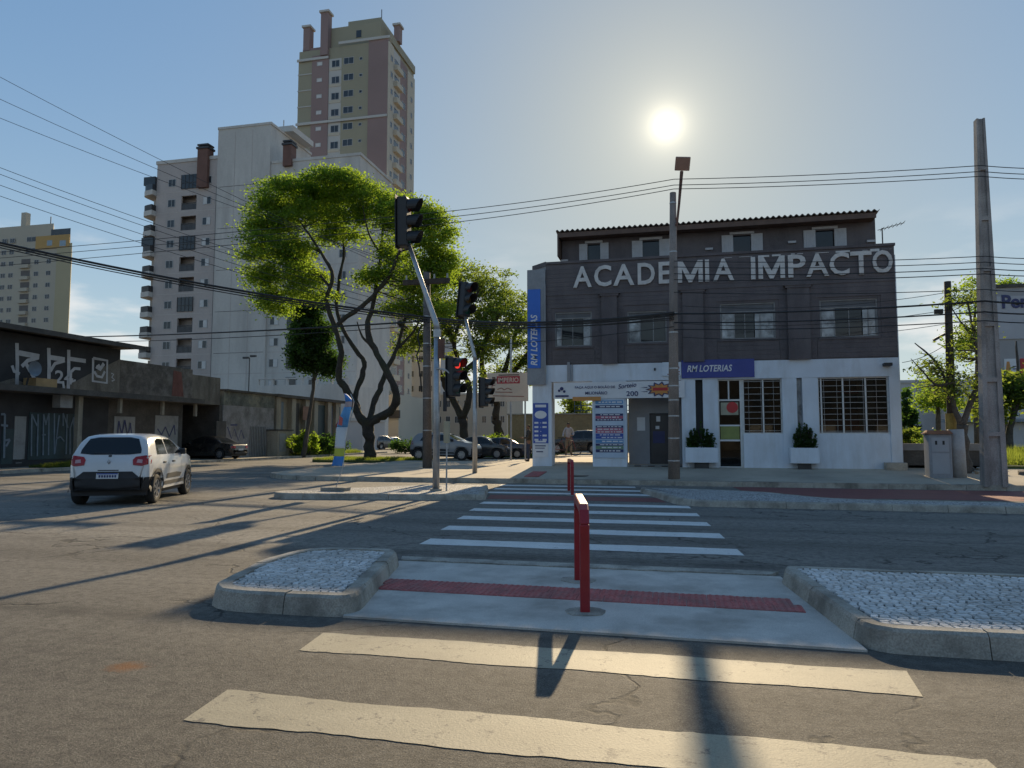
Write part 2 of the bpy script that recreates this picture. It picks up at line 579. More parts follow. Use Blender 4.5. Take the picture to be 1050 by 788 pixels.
def stripe(v0, v1, l0, l1, r0, r1, m):
    """one painted bar: left/right ends given at its near and far edge"""
    n = 60
    rr = random.Random(int(v0 * 100))
    a = [(l0 + (r0 - l0) * i / n, v0 + rr.uniform(-.008, .008) + .012 * math.sin(i * .31 + v0), 0.004) for i in range(n + 1)]
    b = [(l1 + (r1 - l1) * i / n, v1 + rr.uniform(-.008, .008) + .012 * math.sin(i * .27 + v1 * 2), 0.004) for i in range(n + 1)]
    k = MB()
    k.add(a + b, [(i, i + 1, n + 2 + i, n + 1 + i) for i in range(n)])
    return k.build('crosswalk_stripe', m, road)


stripe(3.40, 3.84, -2.57, -2.62, 1.42, 1.38, A['paint'])
stripe(4.66, 5.11, -2.61, -2.66, 1.36, 1.41, A['paint'])
for v in (9.8, 11.33, 12.8, 14.25, 15.75):
    L = -3.53 - 0.135 * (v - 9.8)
    Rr = 0.81 - 0.09 * (v - 9.8)
    stripe(v - .27, v + .27, L, L - .03, Rr, Rr - .05, A['paint_shade_lift'])
for v in (18.7, 20.05, 21.5):
    stripe(v - .25, v + .25, -4.6 - .13 * (v - 16), -4.65 - .13 * (v - 16), -0.35 - .24 * (v - 18), -0.4 - .24 * (v - 18), A['paint_shade_lift'])
# red cycle lane behind the separator and its crossing band
MB().add([(-4.5, 16.75, .004), (-0.25, 16.75, .004), (-0.5, 17.9, .004), (-4.7, 17.9, .004)], [(0, 1, 2, 3)]).build('cycle_crossing_band', A['paint_red'], road)
MB().add([(1.9, 19.3, .004), (3.4, 17.2, .004), (4.6, 18.9, .004), (40, 18.6, .004), (40, 22.2, .004), (1.6, 22.3, .004)], [(0, 1, 2, 3, 4, 5)]).build('cycle_lane', A['paint_red'], road)


def inset(poly, d):
    n = len(poly)
    out = []
    for i in range(n):
        p0, p1, p2 = (Vector(poly[(i + k) % n]) for k in (-1, 0, 1))
        e1, e2 = (p1 - p0).normalized(), (p2 - p1).normalized()
        n1, n2 = Vector((-e1.y, e1.x)), Vector((-e2.y, e2.x))
        m = (n1 + n2)
        m = m / max(0.35, m.length_squared) * 2
        out.append(tuple(p1 + m * d))
    return out


def inpoly(x, y, poly):
    c = False
    j = len(poly) - 1
    for i in range(len(poly)):
        if (poly[i][1] > y) != (poly[j][1] > y) and x < (poly[j][0] - poly[i][0]) * (y - poly[i][1]) / (poly[j][1] - poly[i][1]) + poly[i][0]:
            c = not c
        j = i
    return c


def smooth_poly(pts, r, seg=5):
    """round the corners of a polygon; r is one radius or a list"""
    n = len(pts)
    out = []
    for i in range(n):
        rr = r[i] if isinstance(r, (list, tuple)) else r
        p0, p1, p2 = (Vector(pts[(i + k) % n]) for k in (-1, 0, 1))
        if rr <= 0: out.append(tuple(p1)); continue
        a = p1 + (p0 - p1).normalized() * min(rr, (p0 - p1).length * .48)
        b = p1 + (p2 - p1).normalized() * min(rr, (p2 - p1).length * .48)
        for k in range(seg + 1):
            t = k / seg
            out.append(tuple(a * (1 - t) ** 2 + p1 * 2 * t * (1 - t) + b * t * t))
    return out


STONE = mat('limestone_setts', (0.47, 0.455, 0.425), 0.7, 0.1, 6, 0.12, 60)
_k = NT('limestone_mosaic')
_ri = _k.n('ShaderNodeNewGeometry').outputs['Random Per Island']
_c = _k.mix(_ri, (0.52, 0.50, 0.47), (0.80, 0.77, 0.73))
_k.base(_k.mix(_k.rng(_k.noise(1.1, 5), 0.45, 0.7, 0, .45), _c, (0.27, 0.245, 0.21)))
_k.p.inputs['Roughness'].default_value = 0.72
_k.bump(_k.noise(120, 3), 0.003)
STONE = _k.m


def setts(poly, z, size, parent, seed=1):
    rr = random.Random(seed)
    x0, x1 = min(p[0] for p in poly), max(p[0] for p in poly)
    y0, y1 = min(p[1] for p in poly), max(p[1] for p in poly)
    nx, ny = int((x1 - x0) / size) + 3, int((y1 - y0) / size) + 3
    P = {}
    for j in range(ny):
        for i in range(nx):
            a = 0.25 * math.sin(j * .7) + .2 * math.sin(i * .23 + j * .31)
            P[i, j] = (x0 - size + (i + (j % 2) * .5 + a + rr.uniform(-.3, .3)) * size, y0 - size + (j + .3 * math.sin(i * .35) + rr.uniform(-.26, .26)) * size)
    k = MB()
    for j in range(ny - 1):
        for i in range(nx - 1):
            q = [P[i, j], P[i + 1, j], P[i + 1, j + 1], P[i, j + 1]]
            cx, cy = sum(p[0] for p in q) / 4, sum(p[1] for p in q) / 4
            if not inpoly(cx, cy, poly): continue
            s = rr.uniform(.70, .87)
            b = [(cx + (p[0] - cx) * s, cy + (p[1] - cy) * s) for p in q]
            t = [(cx + (p[0] - cx) * s * .9, cy + (p[1] - cy) * s * .9) for p in q]
            h = z + rr.uniform(-.002, .003)
            n = len(k.v)
            tl = (rr.uniform(-.0015, .0015), rr.uniform(-.0015, .0015))
            k.v += [(p[0], p[1], z - .018) for p in b] + [(p[0], p[1], h + tl[0] * (1 if e in (0, 1) else -1) + tl[1] * (1 if e in (1, 2) else -1)) for e, p in enumerate(t)]
            k.f += [(n + 4, n + 5, n + 6, n + 7)] + [(n + e, n + (e + 1) % 4, n + 4 + (e + 1) % 4, n + 4 + e) for e in range(4)]
    return k.build('stone_setts', STONE, parent, kind='stuff')


def traffic_island(name, poly, h, kw, fine, seed, flare=0.03):
    inn = inset(poly, kw)
    out = inset(poly, -flare)
    root = MB().prism(inset(poly, kw * .6), 0.001, h - .022).build(name, A['mortar'] if fine else A['mosaic_far'], kind='structure')
    if not fine:
        MB().prism(inset(poly, kw * .98), h - .02, h - .004).build('stone_paving', A['mosaic_far'], root)
    n = len(poly)
    rr = random.Random(seed)
    # kerb stones: walk round the outline, a joint about every metre
    run, cur = [], 0.0
    pieces = []
    seglen = [(Vector(poly[(i + 1) % n]) - Vector(poly[i])).length for i in range(n)]
    samples = []
    for i in range(n):
        m = max(1, int(seglen[i] / 0.25))
        for k in range(m):
            t = k / m
            j = (i + 1) % n
            L = lambda P: (P[i][0] + (P[j][0] - P[i][0]) * t, P[i][1] + (P[j][1] - P[i][1]) * t)
            samples.append((L(poly), L(inn), L(out)))
    samples.append(samples[0])
    i = 0
    while i < len(samples) - 1:
        d = 0
        j = i
        lim = rr.uniform(.8, 1.05)
        while j < len(samples) - 1 and d < lim:
            d += (Vector(samples[j + 1][0]) - Vector(samples[j][0])).length
            j += 1
        pieces.append(samples[i:j + 1])
        i = j
    for pc in pieces:
        k = MB()
        g = 0.004
        a0, a1 = Vector(pc[0][0]), Vector(pc[-1][0])
        dz = rr.uniform(-.006, .006)
        rows = []
        for q, (o, nn, ot) in enumerate(pc):
            o, nn, ot = Vector(o), Vector(nn), Vector(ot)
            if q == 0 or q == len(pc) - 1:
                e = (Vector(pc[1][0]) - o) if q == 0 else (Vector(pc[-2][0]) - o)
                e = e.normalized() * g
                o, nn, ot = o + e, nn + e, ot + e
            j_ = lambda: rr.uniform(-.004, .004)
            o = o + Vector((j_(), j_()))
            ch = o + (nn - o).normalized() * rr.uniform(.016, .03)
            rows.append([(ot.x, ot.y, .001), (o.x, o.y, h - .025 + dz + j_()), (ch.x, ch.y, h + dz + j_() * .6), (nn.x, nn.y, h + dz), (nn.x, nn.y, .03)])
        vs = [p for r in rows for p in r]
        fs = []
        for q in range(len(rows) - 1):
            for c in range(4): fs.append((q * 5 + c, q * 5 + c + 1, (q + 1) * 5 + c + 1, (q + 1) * 5 + c))
        fs += [(0, 1, 2, 3, 4), tuple(len(vs) - 5 + c for c in (4, 3, 2, 1, 0))]
        k.add(vs, fs).build('kerb_stone', A['kerb'], root)
    if fine:
        setts(inset(poly, kw + .005), h - .006, .068, root, seed)
    return root


isl_l = smooth_poly([(-4.06, 5.56), (-2.64, 5.58), (-3.22, 8.05), (-4.35, 8.0), (-4.42, 7.0)], [.42, .26, .3, .55, .3])
traffic_island('median_island', isl_l, .17, .135, True, 3)
isl_r = smooth_poly([(1.29, 5.53), (9.5, 5.6), (9.5, 7.95), (1.02, 7.95)], [.24, 0, 0, .24])
traffic_island('median_island', isl_r, .17, .115, True, 4)
traffic_island('separator_island', smooth_poly([(-9.55, 15.6), (-4.45, 16.35), (-5.25, 19.7), (-6.6, 19.7), (-9.9, 16.4)], [.5, .2, .3, .5, .4]), .14, .14, False, 5)
traffic_island('separator_island', smooth_poly([(-1.0, 19.7), (0.1, 15.95), (8, 15.8), (24, 15.55), (24, 16.7), (3.4, 16.95), (1.9, 19.0)], [.2, .6, 0, 0, 0, 1.0, .6]), .14, .15, False, 6)

# refuge slab between the two median islands
refuge = MB().prism([(-2.72, 5.55), (1.27, 5.50), (1.05, 8.12), (-3.26, 8.12)], .002, .02).build('refuge_slab', A['slab'], kind='structure')
k = MB()
rr = random.Random(5)
pts = [(-3.24 + i * .11, 8.125 + rr.uniform(-.02, .02)) for i in range(39)]
k.prism(pts + [(1.06, 8.34), (-3.32, 8.36)][0:2], .002, .034).build('worn_edging', A['kerb'], refuge)
# tactile paving: one tile mesh shared by every tile
t = MB().box(0, .239, 0, .239, 0, .012)
for i in range(4):
    for j in range(4):
        x, y = .03 + i * .06, .03 + j * .06
        t.prism([(x - .017, y - .017), (x + .017, y - .017), (x + .017, y + .017), (x - .017, y + .017)], .0121, .019,
                [(x - .010, y - .010), (x + .010, y - .010), (x + .010, y + .010), (x - .010, y + .010)])
tile_me = t.mesh('tactile_tile', A['tactile'])
for j in range(2):
    for i in range(16):
        u = -2.93 + i * .2445 + (0.06 if j == 0 else 0)
        place(tile_me, 'tactile_tile', refuge, (u, 6.56 + j * .2445 - .003 * i, .0145 + rr.uniform(0, .003)), (0, 0, rr.uniform(-.008, .008)))

# ---- pavement of the building corner: one sloping sheet with kerb stones along its edge
RC = 3.0


def u_left(v):
    return -12.1 - math.sqrt(max(0, RC * RC - (25.6 - v) ** 2)) if v < 25.6 else -12.1 - RC


vs_ = [22.6, 22.75, 23.0, 23.4, 24, 24.6, 25.2, 25.8, 26.5, 27.2, 28.2, 30, 33, 37, 41, 46, 52, 60]
nu = 70
k = MB()
rows = []
for v in vs_:
    a = u_left(v)
    row = []
    for i in range(nu + 1):
        t_ = i / nu
        u = a + (45 - a) * (t_ ** 1.25)
        row.append((u, v, walk_z(u, v)))
    rows.append(row)
k.add([p for r in rows for p in r], [(j * (nu + 1) + i, j * (nu + 1) + i + 1, (j + 1) * (nu + 1) + i + 1, (j + 1) * (nu + 1) + i) for j in range(len(vs_) - 1) for i in range(nu)])
pave = k.build('pavement', A['walk'], kind='structure')
edge = [(-12.1 - RC, 36.0 - i) for i in range(11)] + [(-12.1 - RC * math.cos(a), 25.6 - RC * math.sin(a)) for a in [R(15 * i) for i in range(1, 7)]] + [(-11.1 + i * 1.0, 22.6) for i in range(40)]
for p, q in zip(edge, edge[1:]):
    p, q = Vector(p), Vector(q)
    d = (q - p).normalized()
    nrm = Vector((d.y, -d.x)) * .14
    p, q = p + d * .005, q - d * .005
    dz = rr.uniform(-.004, .008)
    MB().prism([p, q, q + nrm, p + nrm], .001, .150 + dz).build('kerb_stone', A['kerb'], pave)
MB().cyl((-3.2, 23.55, walk_z(-3.2, 23.5) - .01), (-3.2, 23.55, walk_z(-3.2, 23.5) + .012), .36, n=20).build('manhole_cover', A['darkmetal'], pave)
for i in range(6):
    for j in range(2):
        u, v = -4.9 + j * .25, 23.0 + i * .25
        place(tile_me, 'tactile_tile', pave, (u, v, walk_z(u, v + .12) + .004), (math.atan(.0625), 0, 0))

# ---- pavement in front of the old shops, and the tree verge in the side street
sw2 = MB().prism(smooth_poly([(-45, 18.5), (-26.6, 18.5), (-26.2, 62), (-45, 62)], [0, 2.5, 0, 0]), .001, .12).build('pavement', A['walk'], kind='structure')
for i in range(38):
    MB().box(-26.58 + .0092 * i, -26.42 + .0092 * i, 21.2 + i, 22.19 + i, .001, .135 + rr.uniform(-.004, .006)).build('kerb_stone', A['kerb'], sw2)
verge = MB().prism(smooth_poly([(-21.2, 38.3), (-13.6, 38.0), (-13.9, 41.2), (-21.6, 41.6)], 1.0), .001, .14).build('verge', A['grassbase'], kind='structure')
MB().prism([(-15.0, 45.5), (-6.6, 44.5), (-6.6, 62), (-15.0, 62)], .14, .30).build('verge', A['grassbase'], kind='structure')
lot = MB().prism([(7.75, 27.0), (45, 27.0), (45, 78), (7.75, 78)], .3, .52).build('vacant_lot', A['grassbase'], kind='structure')
MB().prism([(-6.4, 35.7), (7.7, 35.7), (7.7, 62), (-6.4, 62)], .2, .515).build('parking_lot', mat('lot_gravel', (0.36, 0.31, 0.24), 0.9, .15, 1, .3, 20), kind='structure')


def turf(name, poly, n, h, z, mats, label, seed=1, w=.012, zf=None):
    rr = np.random.RandomState(seed)
    x0, x1 = min(p[0] for p in poly), max(p[0] for p in poly)
    y0, y1 = min(p[1] for p in poly), max(p[1] for p in poly)
    pts = []
    while len(pts) < n:
        x, y = rr.uniform(x0, x1), rr.uniform(y0, y1)
        if inpoly(x, y, poly): pts.append((x, y))
    pts = np.array(pts)
    clump = .6 + .8 * (np.sin(pts[:, 0] * 2.1 + 1) * np.sin(pts[:, 1] * 1.7) * .5 + .5)
    hh = h * rr.uniform(.5, 1.25, n) * clump
    a = rr.uniform(0, 2 * np.pi, n)
    lean = rr.uniform(.1, .6, n) * hh
    b = rr.uniform(0, 2 * np.pi, n)
    zz = np.full(n, z)
    V = np.empty((n, 3, 3))
    V[:, 0] = np.stack([pts[:, 0] - np.cos(a) * w, pts[:, 1] - np.sin(a) * w, zz], 1)
    V[:, 1] = np.stack([pts[:, 0] + np.cos(a) * w, pts[:, 1] + np.sin(a) * w, zz], 1)
    V[:, 2] = np.stack([pts[:, 0] + np.cos(b) * lean, pts[:, 1] + np.sin(b) * lean, zz + hh], 1)
    me = np_mesh(name, V.reshape(-1, 3), 3, mats)
    return place(me, name, label=label, cat='grass', kind='stuff')


def np_mesh(name, V, k, m):
    n = len(V) // k
    me = bpy.data.meshes.new(name)
    me.vertices.add(len(V)); me.vertices.foreach_set('co', np.ascontiguousarray(V, dtype=np.float32).ravel())
    me.loops.add(len(V)); me.loops.foreach_set('vertex_index', np.arange(len(V), dtype=np.int32))
    me.polygons.add(n)
    me.polygons.foreach_set('loop_start', np.arange(0, len(V), k, dtype=np.int32))
    try: me.polygons.foreach_set('loop_total', np.full(n, k, dtype=np.int32))
    except Exception: pass
    me.update(calc_edges=True)
    me.validate()
    me.materials.append(m)
    return me


LEAF = dict(
    big=leafmat('leaf_yellow_green', (0.045, 0.075, 0.012), (0.10, 0.125, 0.018), (0.24, 0.42, 0.03), (0.44, 0.57, 0.055)),
    mid=leafmat('leaf_mid_green', (0.035, 0.06, 0.014), (0.07, 0.095, 0.022), (0.17, 0.27, 0.03), (0.36, 0.44, 0.06)),
    dark=leafmat('leaf_dark_green', (0.020, 0.045, 0.013), (0.04, 0.075, 0.02), (0.05, 0.12, 0.018), (0.12, 0.22, 0.03)),
    grass=leafmat('grass_blades', (0.05, 0.075, 0.015), (0.095, 0.115, 0.03), (0.18, 0.26, 0.03), (0.34, 0.40, 0.06)),
)
turf('grass', [(-21, 38.5), (-13.9, 38.2), (-14.2, 41), (-21.3, 41.3)], 9000, .16, .14, LEAF['grass'], 'short grass on the verge round the big street tree', 1)
turf('grass', [(-14.7, 45.8), (-7, 44.9), (-7, 52), (-14.7, 52)], 12000, .3, .3, LEAF['grass'], 'sunlit grass under the painted board behind the silver car', 2)
turf('grass', [(-28.2, 26.2), (-27.0, 26.2), (-27.0, 30.5), (-28.2, 30.5)], 5000, .22, .12, LEAF['grass'], 'weeds along the foot of the black shop', 3)
turf('grass', [(-28.2, 47), (-26.7, 47), (-26.7, 58), (-28.2, 58)], 6000, .28, .12, LEAF['grass'], 'weeds along the foot of the beige pillared building', 4)
turf('grass', [(7.9, 27.6), (30, 27.6), (34, 46), (7.9, 46)], 60000, .42, .52, LEAF['grass'], 'tall sunlit grass in the vacant lot', 5, .016)


# ================================================================ red hoop barriers
def hoop(a, b, label, h=.855):
    a, b = Vector(a), Vector(b)
    root = empty('hoop_barrier', a, 0, label, 'barrier', 'red hoop barriers on the crossing')
    d = (b - a)
    d.z = 0
    w = .082
    e = d.normalized()
    for p in (Vector((0, 0, 0)), d):
        MB().bar(p + Vector((0, 0, -.02)), p + Vector((0, 0, h - .12)), w, w, up=e).build('post', A['redpaint'], root, bevel=.012)
    m = MB()
    pr = [(0, h - .12), (.05, h - .03), (.13, h), (d.length - .13, h), (d.length - .05, h - .03), (d.length, h - .12)]
    s = Vector((-e.y, e.x, 0)) * (w / 2)
    lo = [(-w / 2, h - .12), (.02, h - .0), (.11, h + .042), (d.length - .11, h + .042), (d.length - .02, h), (d.length + w / 2, h - .12)]
    hi = [(w / 2, h - .119), (.08, h - .07), (.15, h - .042), (d.length - .15, h - .042), (d.length - .08, h - .07), (d.length - w / 2, h - .119)]
    vs = []
    for (x0, z0), (x1, z1) in zip(lo, hi):
        for x, z in ((x0, z0), (x1, z1)):
            for sg in (-1, 1): vs.append(e * x + s * sg + Vector((0, 0, z)))
    fs = []
    for i in range(5):
        q, r = i * 4, i * 4 + 4
        fs += [(q, q + 1, r + 1, r), (q + 2, r + 2, r + 3, q + 3), (q, r, r + 2, q + 2), (q + 1, q + 3, r + 3, r + 1)]
    fs += [(0, 2, 3, 1), (20, 21, 23, 22)]
    m.add(vs, fs).build('top_bar', A['redpaint'], root, bevel=.012)
    for p in (Vector((0, 0, 0)), d):
        rg = [(p.x + .19 * math.cos(i * .5236) * rr.uniform(.85, 1.1), p.y + .17 * math.sin(i * .5236) * rr.uniform(.85, 1.1)) for i in range(12)]
        MB().prism(rg, -.004, .006).build('footing_patch', A['kerb'], root)
    return root


hoop((-.78, 6.13, .02), (-1.015, 7.45, .02), 'red steel hoop barrier standing on the tactile strip of the refuge')
hoop((-2.64, 18.35, .0), (-2.93, 19.7, .0), 'red steel hoop barrier at the far end of the crossing before the pavement')

# ================================================================ the gym building with the lottery shop
V0 = 26.5
KB = V0 / 32.4


def bu(u): return u * KB


def bz(z): return 1.5 + (z - 1.5) * KB


DARK = mat('dark_cladding', (0.118, 0.100, 0.103), 0.72, 0.22, 1.4, 0.2, 30, 0.002, stain=(0.15, 0.13, 0.128), sfac=0.5, sscale=1.3, streak=True)
PALE = mat('pale_wall_paint', (0.68, 0.735, 0.80), 0.75, 0.07, 1.2, 0.08, 60, 0.002, stain=(0.44, 0.44, 0.43), sfac=0.4, sscale=1.3, streak=True)
GREYW = mat('grey_wall_paint', (0.30, 0.30, 0.31), 0.8, 0.1, 2, 0.1, 50)
WHITEF = mat('white_frame', (0.23, 0.225, 0.22), 0.6, 0.12, 4, 0.1, 40, stain=(0.3, 0.28, 0.26), sfac=.4, sscale=4)
LETTER = mat('letter_white', (0.62, 0.60, 0.575), 0.55, 0.1, 3, 0.1, 30, stain=(0.36, 0.33, 0.3), sfac=.5, sscale=2.5)
REFLECT_PANE = mat('painted_reflection_pane', (0.42, 0.43, 0.43), 0.08, 0.5, 1.5, 0.2, 5, stain=(0.06, 0.06, 0.065), sfac=.85, sscale=1.8)  # pale tone and dark streaks paint a light reflection into the panes
DKPANE = mat('dark_pane', (0.018, 0.019, 0.022), 0.07, 0.3, 2)
ROOM = mat('room_interior', (0.05, 0.047, 0.045), 0.9, 0.2, 1)
ROOFM = mat('fibre_cement_roof', (0.20, 0.175, 0.15), 0.9, 0.25, 2, 0.3, 30, 0.004, stain=(0.09, 0.07, 0.06), sfac=.6, sscale=1.5)
FASCIA = mat('brown_fascia', (0.13, 0.085, 0.065), 0.8, 0.2, 3)
BLUE = mat('sign_blue', (0.035, 0.085, 0.36), 0.45, 0.07, 2)
BLUEV = mat('sign_violet_blue', (0.045, 0.06, 0.27), 0.45, 0.07, 2)
BRIGHTBLUE = mat('sign_bright_blue', (0.02, 0.13, 0.52), 0.4, 0.06, 2)
SIGNW = mat('sign_white', (0.68, 0.68, 0.69), 0.5, 0.05, 3)
NAVY = mat('print_navy', (0.03, 0.035, 0.12), 0.5, 0.1, 5)
PINK = mat('print_pink', (0.42, 0.10, 0.17), 0.5, 0.1, 5)
LBLUE = mat('print_light_blue', (0.10, 0.26, 0.48), 0.5, 0.1, 5)
PGREEN = mat('print_green', (0.16, 0.26, 0.17), 0.5, 0.1, 5)
ORANGE = mat('print_orange', (0.55, 0.24, 0.06), 0.5, 0.1, 5)
REDP = mat('print_red', (0.45, 0.03, 0.03), 0.5, 0.1, 5)
GLASS = glass('window_glass', (0.42, 0.46, 0.47))
STEELW = mat('white_bars', (0.62, 0.62, 0.60), 0.5, 0.1, 5)

gym = empty('gym_building', (0, V0, .4), 0, 'dark clad three storey gym over a pale blue shop floor, big white wall lettering', 'building')
OFF = Vector((0, V0, .4))


def gb(mb, name, m, parent=gym, **kw):
    """build in world coordinates, stored relative to the building's base"""
    mb.v = [(p[0], p[1] - V0, p[2] - .4) for p in mb.v]
    return mb.build(name, m, parent, **kw)


uL, uR = bu(-5.85), bu(9.08)
zD, zP = bz(4.80), bz(9.55)
VB = 35.4
wins = [tuple(map(float, w)) for w in [(bu(-5.43), bu(-3.71), bz(5.65), bz(7.26)), (bu(-2.10), bu(-.35), bz(5.73), bz(7.17)), (bu(1.96), bu(4.28), bz(5.76), bz(7.36)), (bu(6.07), bu(8.36), bz(5.72), bz(7.35))]]
k = MB()
holed(k, uL, uR, zD, zP, V0, V0 + .22, wins)
k.box(uL, uL + .2, V0 + .22, VB, zD, zP)
k.box(uR - .2, uR, V0 + .22, VB, zD, zP)
k.box(uL, uR, VB, VB + .2, zD, zP)
gb(k, 'upper_wall', DARK)
gb(MB().box(uL + .2, uR - .2, V0 + .22, VB, zD - .15, zD + .12), 'floor_slab', ROOM)
gb(MB().box(uL + .2, uR - .2, V0 + .22, VB, bz(8.3), bz(8.3) + .15), 'ceiling_slab', ROOM)
gb(MB().box(uL + .2, uR - .2, V0 + 2.4, V0 + 2.5, zD + .12, bz(8.3)), 'partition', ROOM)
# corner chamfer beside the vertical sign
uC = bu(-6.62)
gb(MB().prism([(uC, V0 + .6), (uL, V0 + .02), (uL, V0 + 1.6), (uC, V0 + 1.6)], zD, zP - .05), 'corner_wall', GREYW)
gb(MB().prism([(uC - .02, V0 + .58), (uL, V0 - .02), (uL, V0 + 1.6), (uC - .02, V0 + 1.6)], zP - .05, zP + .12), 'parapet_cap', DARK)
gb(MB().box(uL, uR + .03, V0 - .05, V0 + .3, zP, zP + .09), 'parapet_cap', DARK)
gb(MB().box(uL, uR, V0 - .05, V0 - .001, bz(8.05), bz(8.12)), 'ledge', DARK)
# horizontal boarding
k = MB()
z = bz(7.46)
while z < zP - .16:
    if not (bz(8.03) < z + .08 < bz(8.14)):
        k.box(uL + .01, uR - .01, V0 - .026 - rnd.uniform(0, .003), V0 - .001, z, z + .160)
    z += .165
for a, b in [(uL + .02, wins[0][0] - .12), (wins[0][1] + .12, wins[1][0] - .12), (wins[1][1] + .12, wins[2][0] - .12), (wins[2][1] + .12, wins[3][0] - .12), (wins[3][1] + .1, uR - .02)]:
    z = zD + .05
    while z < bz(7.3):
        if b - a > .1: k.box(a, b, V0 - .020 - rnd.uniform(0, .003), V0 - .001, z, z + .160)
        z += .165
for w in wins:
    z = zD + .05
    while z < w[2] - .2:
        k.box(w[0] - .1, w[1] + .1, V0 - .020 - rnd.uniform(0, .003), V0 - .001, z, z + .160); z += .165
gb(k, 'cladding_boards', DARK, kind='stuff')
for a, b in ((bu(.35), bu(1.25)), (bu(4.75), bu(5.65)), (bu(-3.25), bu(-2.55))):
    gb(MB().box(a, b, V0 - .17, V0 - .03, zD, bz(8.0)), 'pilaster', DARK)
    gb(MB().box(a - .12, b + .12, V0 - .22, V0 - .03, bz(8.0), bz(8.04)).box(a - .06, b + .06, V0 - .2, V0 - .03, bz(7.9), bz(8.0) - .002), 'pilaster_capital', DARK)


def window(w, v, cols, parent=gym, fr=.05, transom=None, fmat=WHITEF, dep=.09):
    """cols: list of (fraction, kind) left to right; kinds g glass, f painted reflection, o open"""
    x0, x1, z0, z1 = w
    k = MB()
    k.box(x0, x1, v + .03, v + .03 + dep, z0, z0 + fr).box(x0, x1, v + .03, v + .03 + dep, z1 - fr, z1)
    k.box(x0, x0 + fr, v + .03, v + .03 + dep, z0 + fr, z1 - fr).box(x1 - fr, x1, v + .03, v + .03 + dep, z0 + fr, z1 - fr)
    zt = z1 - fr
    if transom:
        zt = z1 - fr - (z1 - z0) * transom
        k.box(x0 + fr, x1 - fr, v + .035, v + .02 + dep, zt - .02, zt + .02)
    f = gb(k, 'window_frame', fmat, parent)
    xs = x0 + fr
    tot = x1 - x0 - 2 * fr
    ps = []
    for n_, (q, kind) in enumerate(cols):
        xe = xs + tot * q
        if kind == 'o':
            pn = gb(MB().box(xs + .012, xe - .012, v + .085, v + .092, z0 + fr, zt - .02), 'pane', DKPANE, None); pn.parent = f
            xm = xs + (xe - xs) * .52
            gb(MB().box(xm - .015, xm + .015, v + .07, v + .0845, z0 + fr, zt - .02), 'mullion', fmat, None).parent = f
        else:
            ps.append(MB().box(xs + .012, xe - .012, v + .06 + .012 * (n_ % 2), v + .07 + .012 * (n_ % 2), z0 + fr, zt - .02))
            pn = gb(ps[-1], 'pane', REFLECT_PANE if kind == 'f' else GLASS, None)
            pn.parent = f
            m_ = MB().box(xe - .022, xe + .012, v + .045, v + .095, z0 + fr, zt - .02)
            mm = gb(m_, 'mullion', fmat, None); mm.parent = f
        xs = xe
    if transom:
        t_ = gb(MB().box(x0 + fr, x1 - fr, v + .065, v + .075, zt + .02, z1 - fr), 'transom_pane', mat('grey_pane', (0.10, 0.10, 0.105), .5, .2, 2), None)
        t_.parent = f
    gb(MB().box(x0 - .06, x1 + .06, v - .05, v + .03, z0 - .07, z0), 'window_sill', DARK, parent)
    return f


window(wins[0], V0, [(.15, 'f'), (.63, 'o'), (.22, 'f')], transom=.14)
window(wins[1], V0, [(.32, 'f'), (.68, 'o')], transom=.10)
window(wins[2], V0, [(.25, 'f'), (.38, 'o'), (.11, 'f'), (.26, 'f')], transom=.2)
window(wins[3], V0, [(.25, 'f'), (.50, 'o'), (.11, 'f'), (.14, 'f')], transom=.18)
gb(MB().box(wins[3][0] + .9, wins[3][0] + 1.3, V0 + .6, V0 + 1.0, wins[3][2] - .2, wins[3][2] + .22).box(wins[3][0] + .3, wins[3][0] + .75, V0 + .6, V0 + .7, wins[3][2] - .2, wins[3][2] + .1), 'indoor_shelf', GREYW)

# lettering, one raised letter each
px = [('A', 588, 607), ('C', 609.5, 627), ('A', 629, 650.5), ('D', 654, 671.5), ('E', 675.5, 688), ('M', 695, 720.5), ('I', 723, 727), ('A', 731, 752.5),
      ('I', 770, 774.3), ('M', 777.5, 804.5), ('P', 808, 826), ('A', 826.5, 849.5), ('C', 850.5, 870.5), ('T', 872, 893.5), ('O', 894.5, 915)]
zl0, zl1 = bz(8.37), bz(9.36)
for ch, a, b in px:
    ua, ub = at(a, 285, V0).x, at(b, 278, V0).x
    w_, h_, s_ = ub - ua, zl1 - zl0, .155
    if ch == 'M':
        me = MB().wallprism([(0, 0), (s_, 0), (s_, h_ * .62), (w_ / 2 - s_ * .4, 0), (w_ / 2 + s_ * .4, 0), (w_ - s_, h_ * .62), (w_ - s_, 0), (w_, 0), (w_, h_), (w_ - s_ * 1.1, h_), (w_ / 2, h_ * .34), (s_ * 1.1, h_), (0, h_)], -.03, .03).mesh('letter', LETTER)
    elif ch == 'I':
        me = MB().wallprism([(0, 0), (w_, 0), (w_, h_), (0, h_)], -.03, .03).mesh('letter', LETTER)
    else:
        me = text_mesh(ch, 'letter', LETTER, w_, h_, .06, .018)
        me.transform(Matrix.Rotation(math.pi / 2, 4, 'X'))
    place(me, 'letter', gym, (ua, -.075, zl0 - .4))

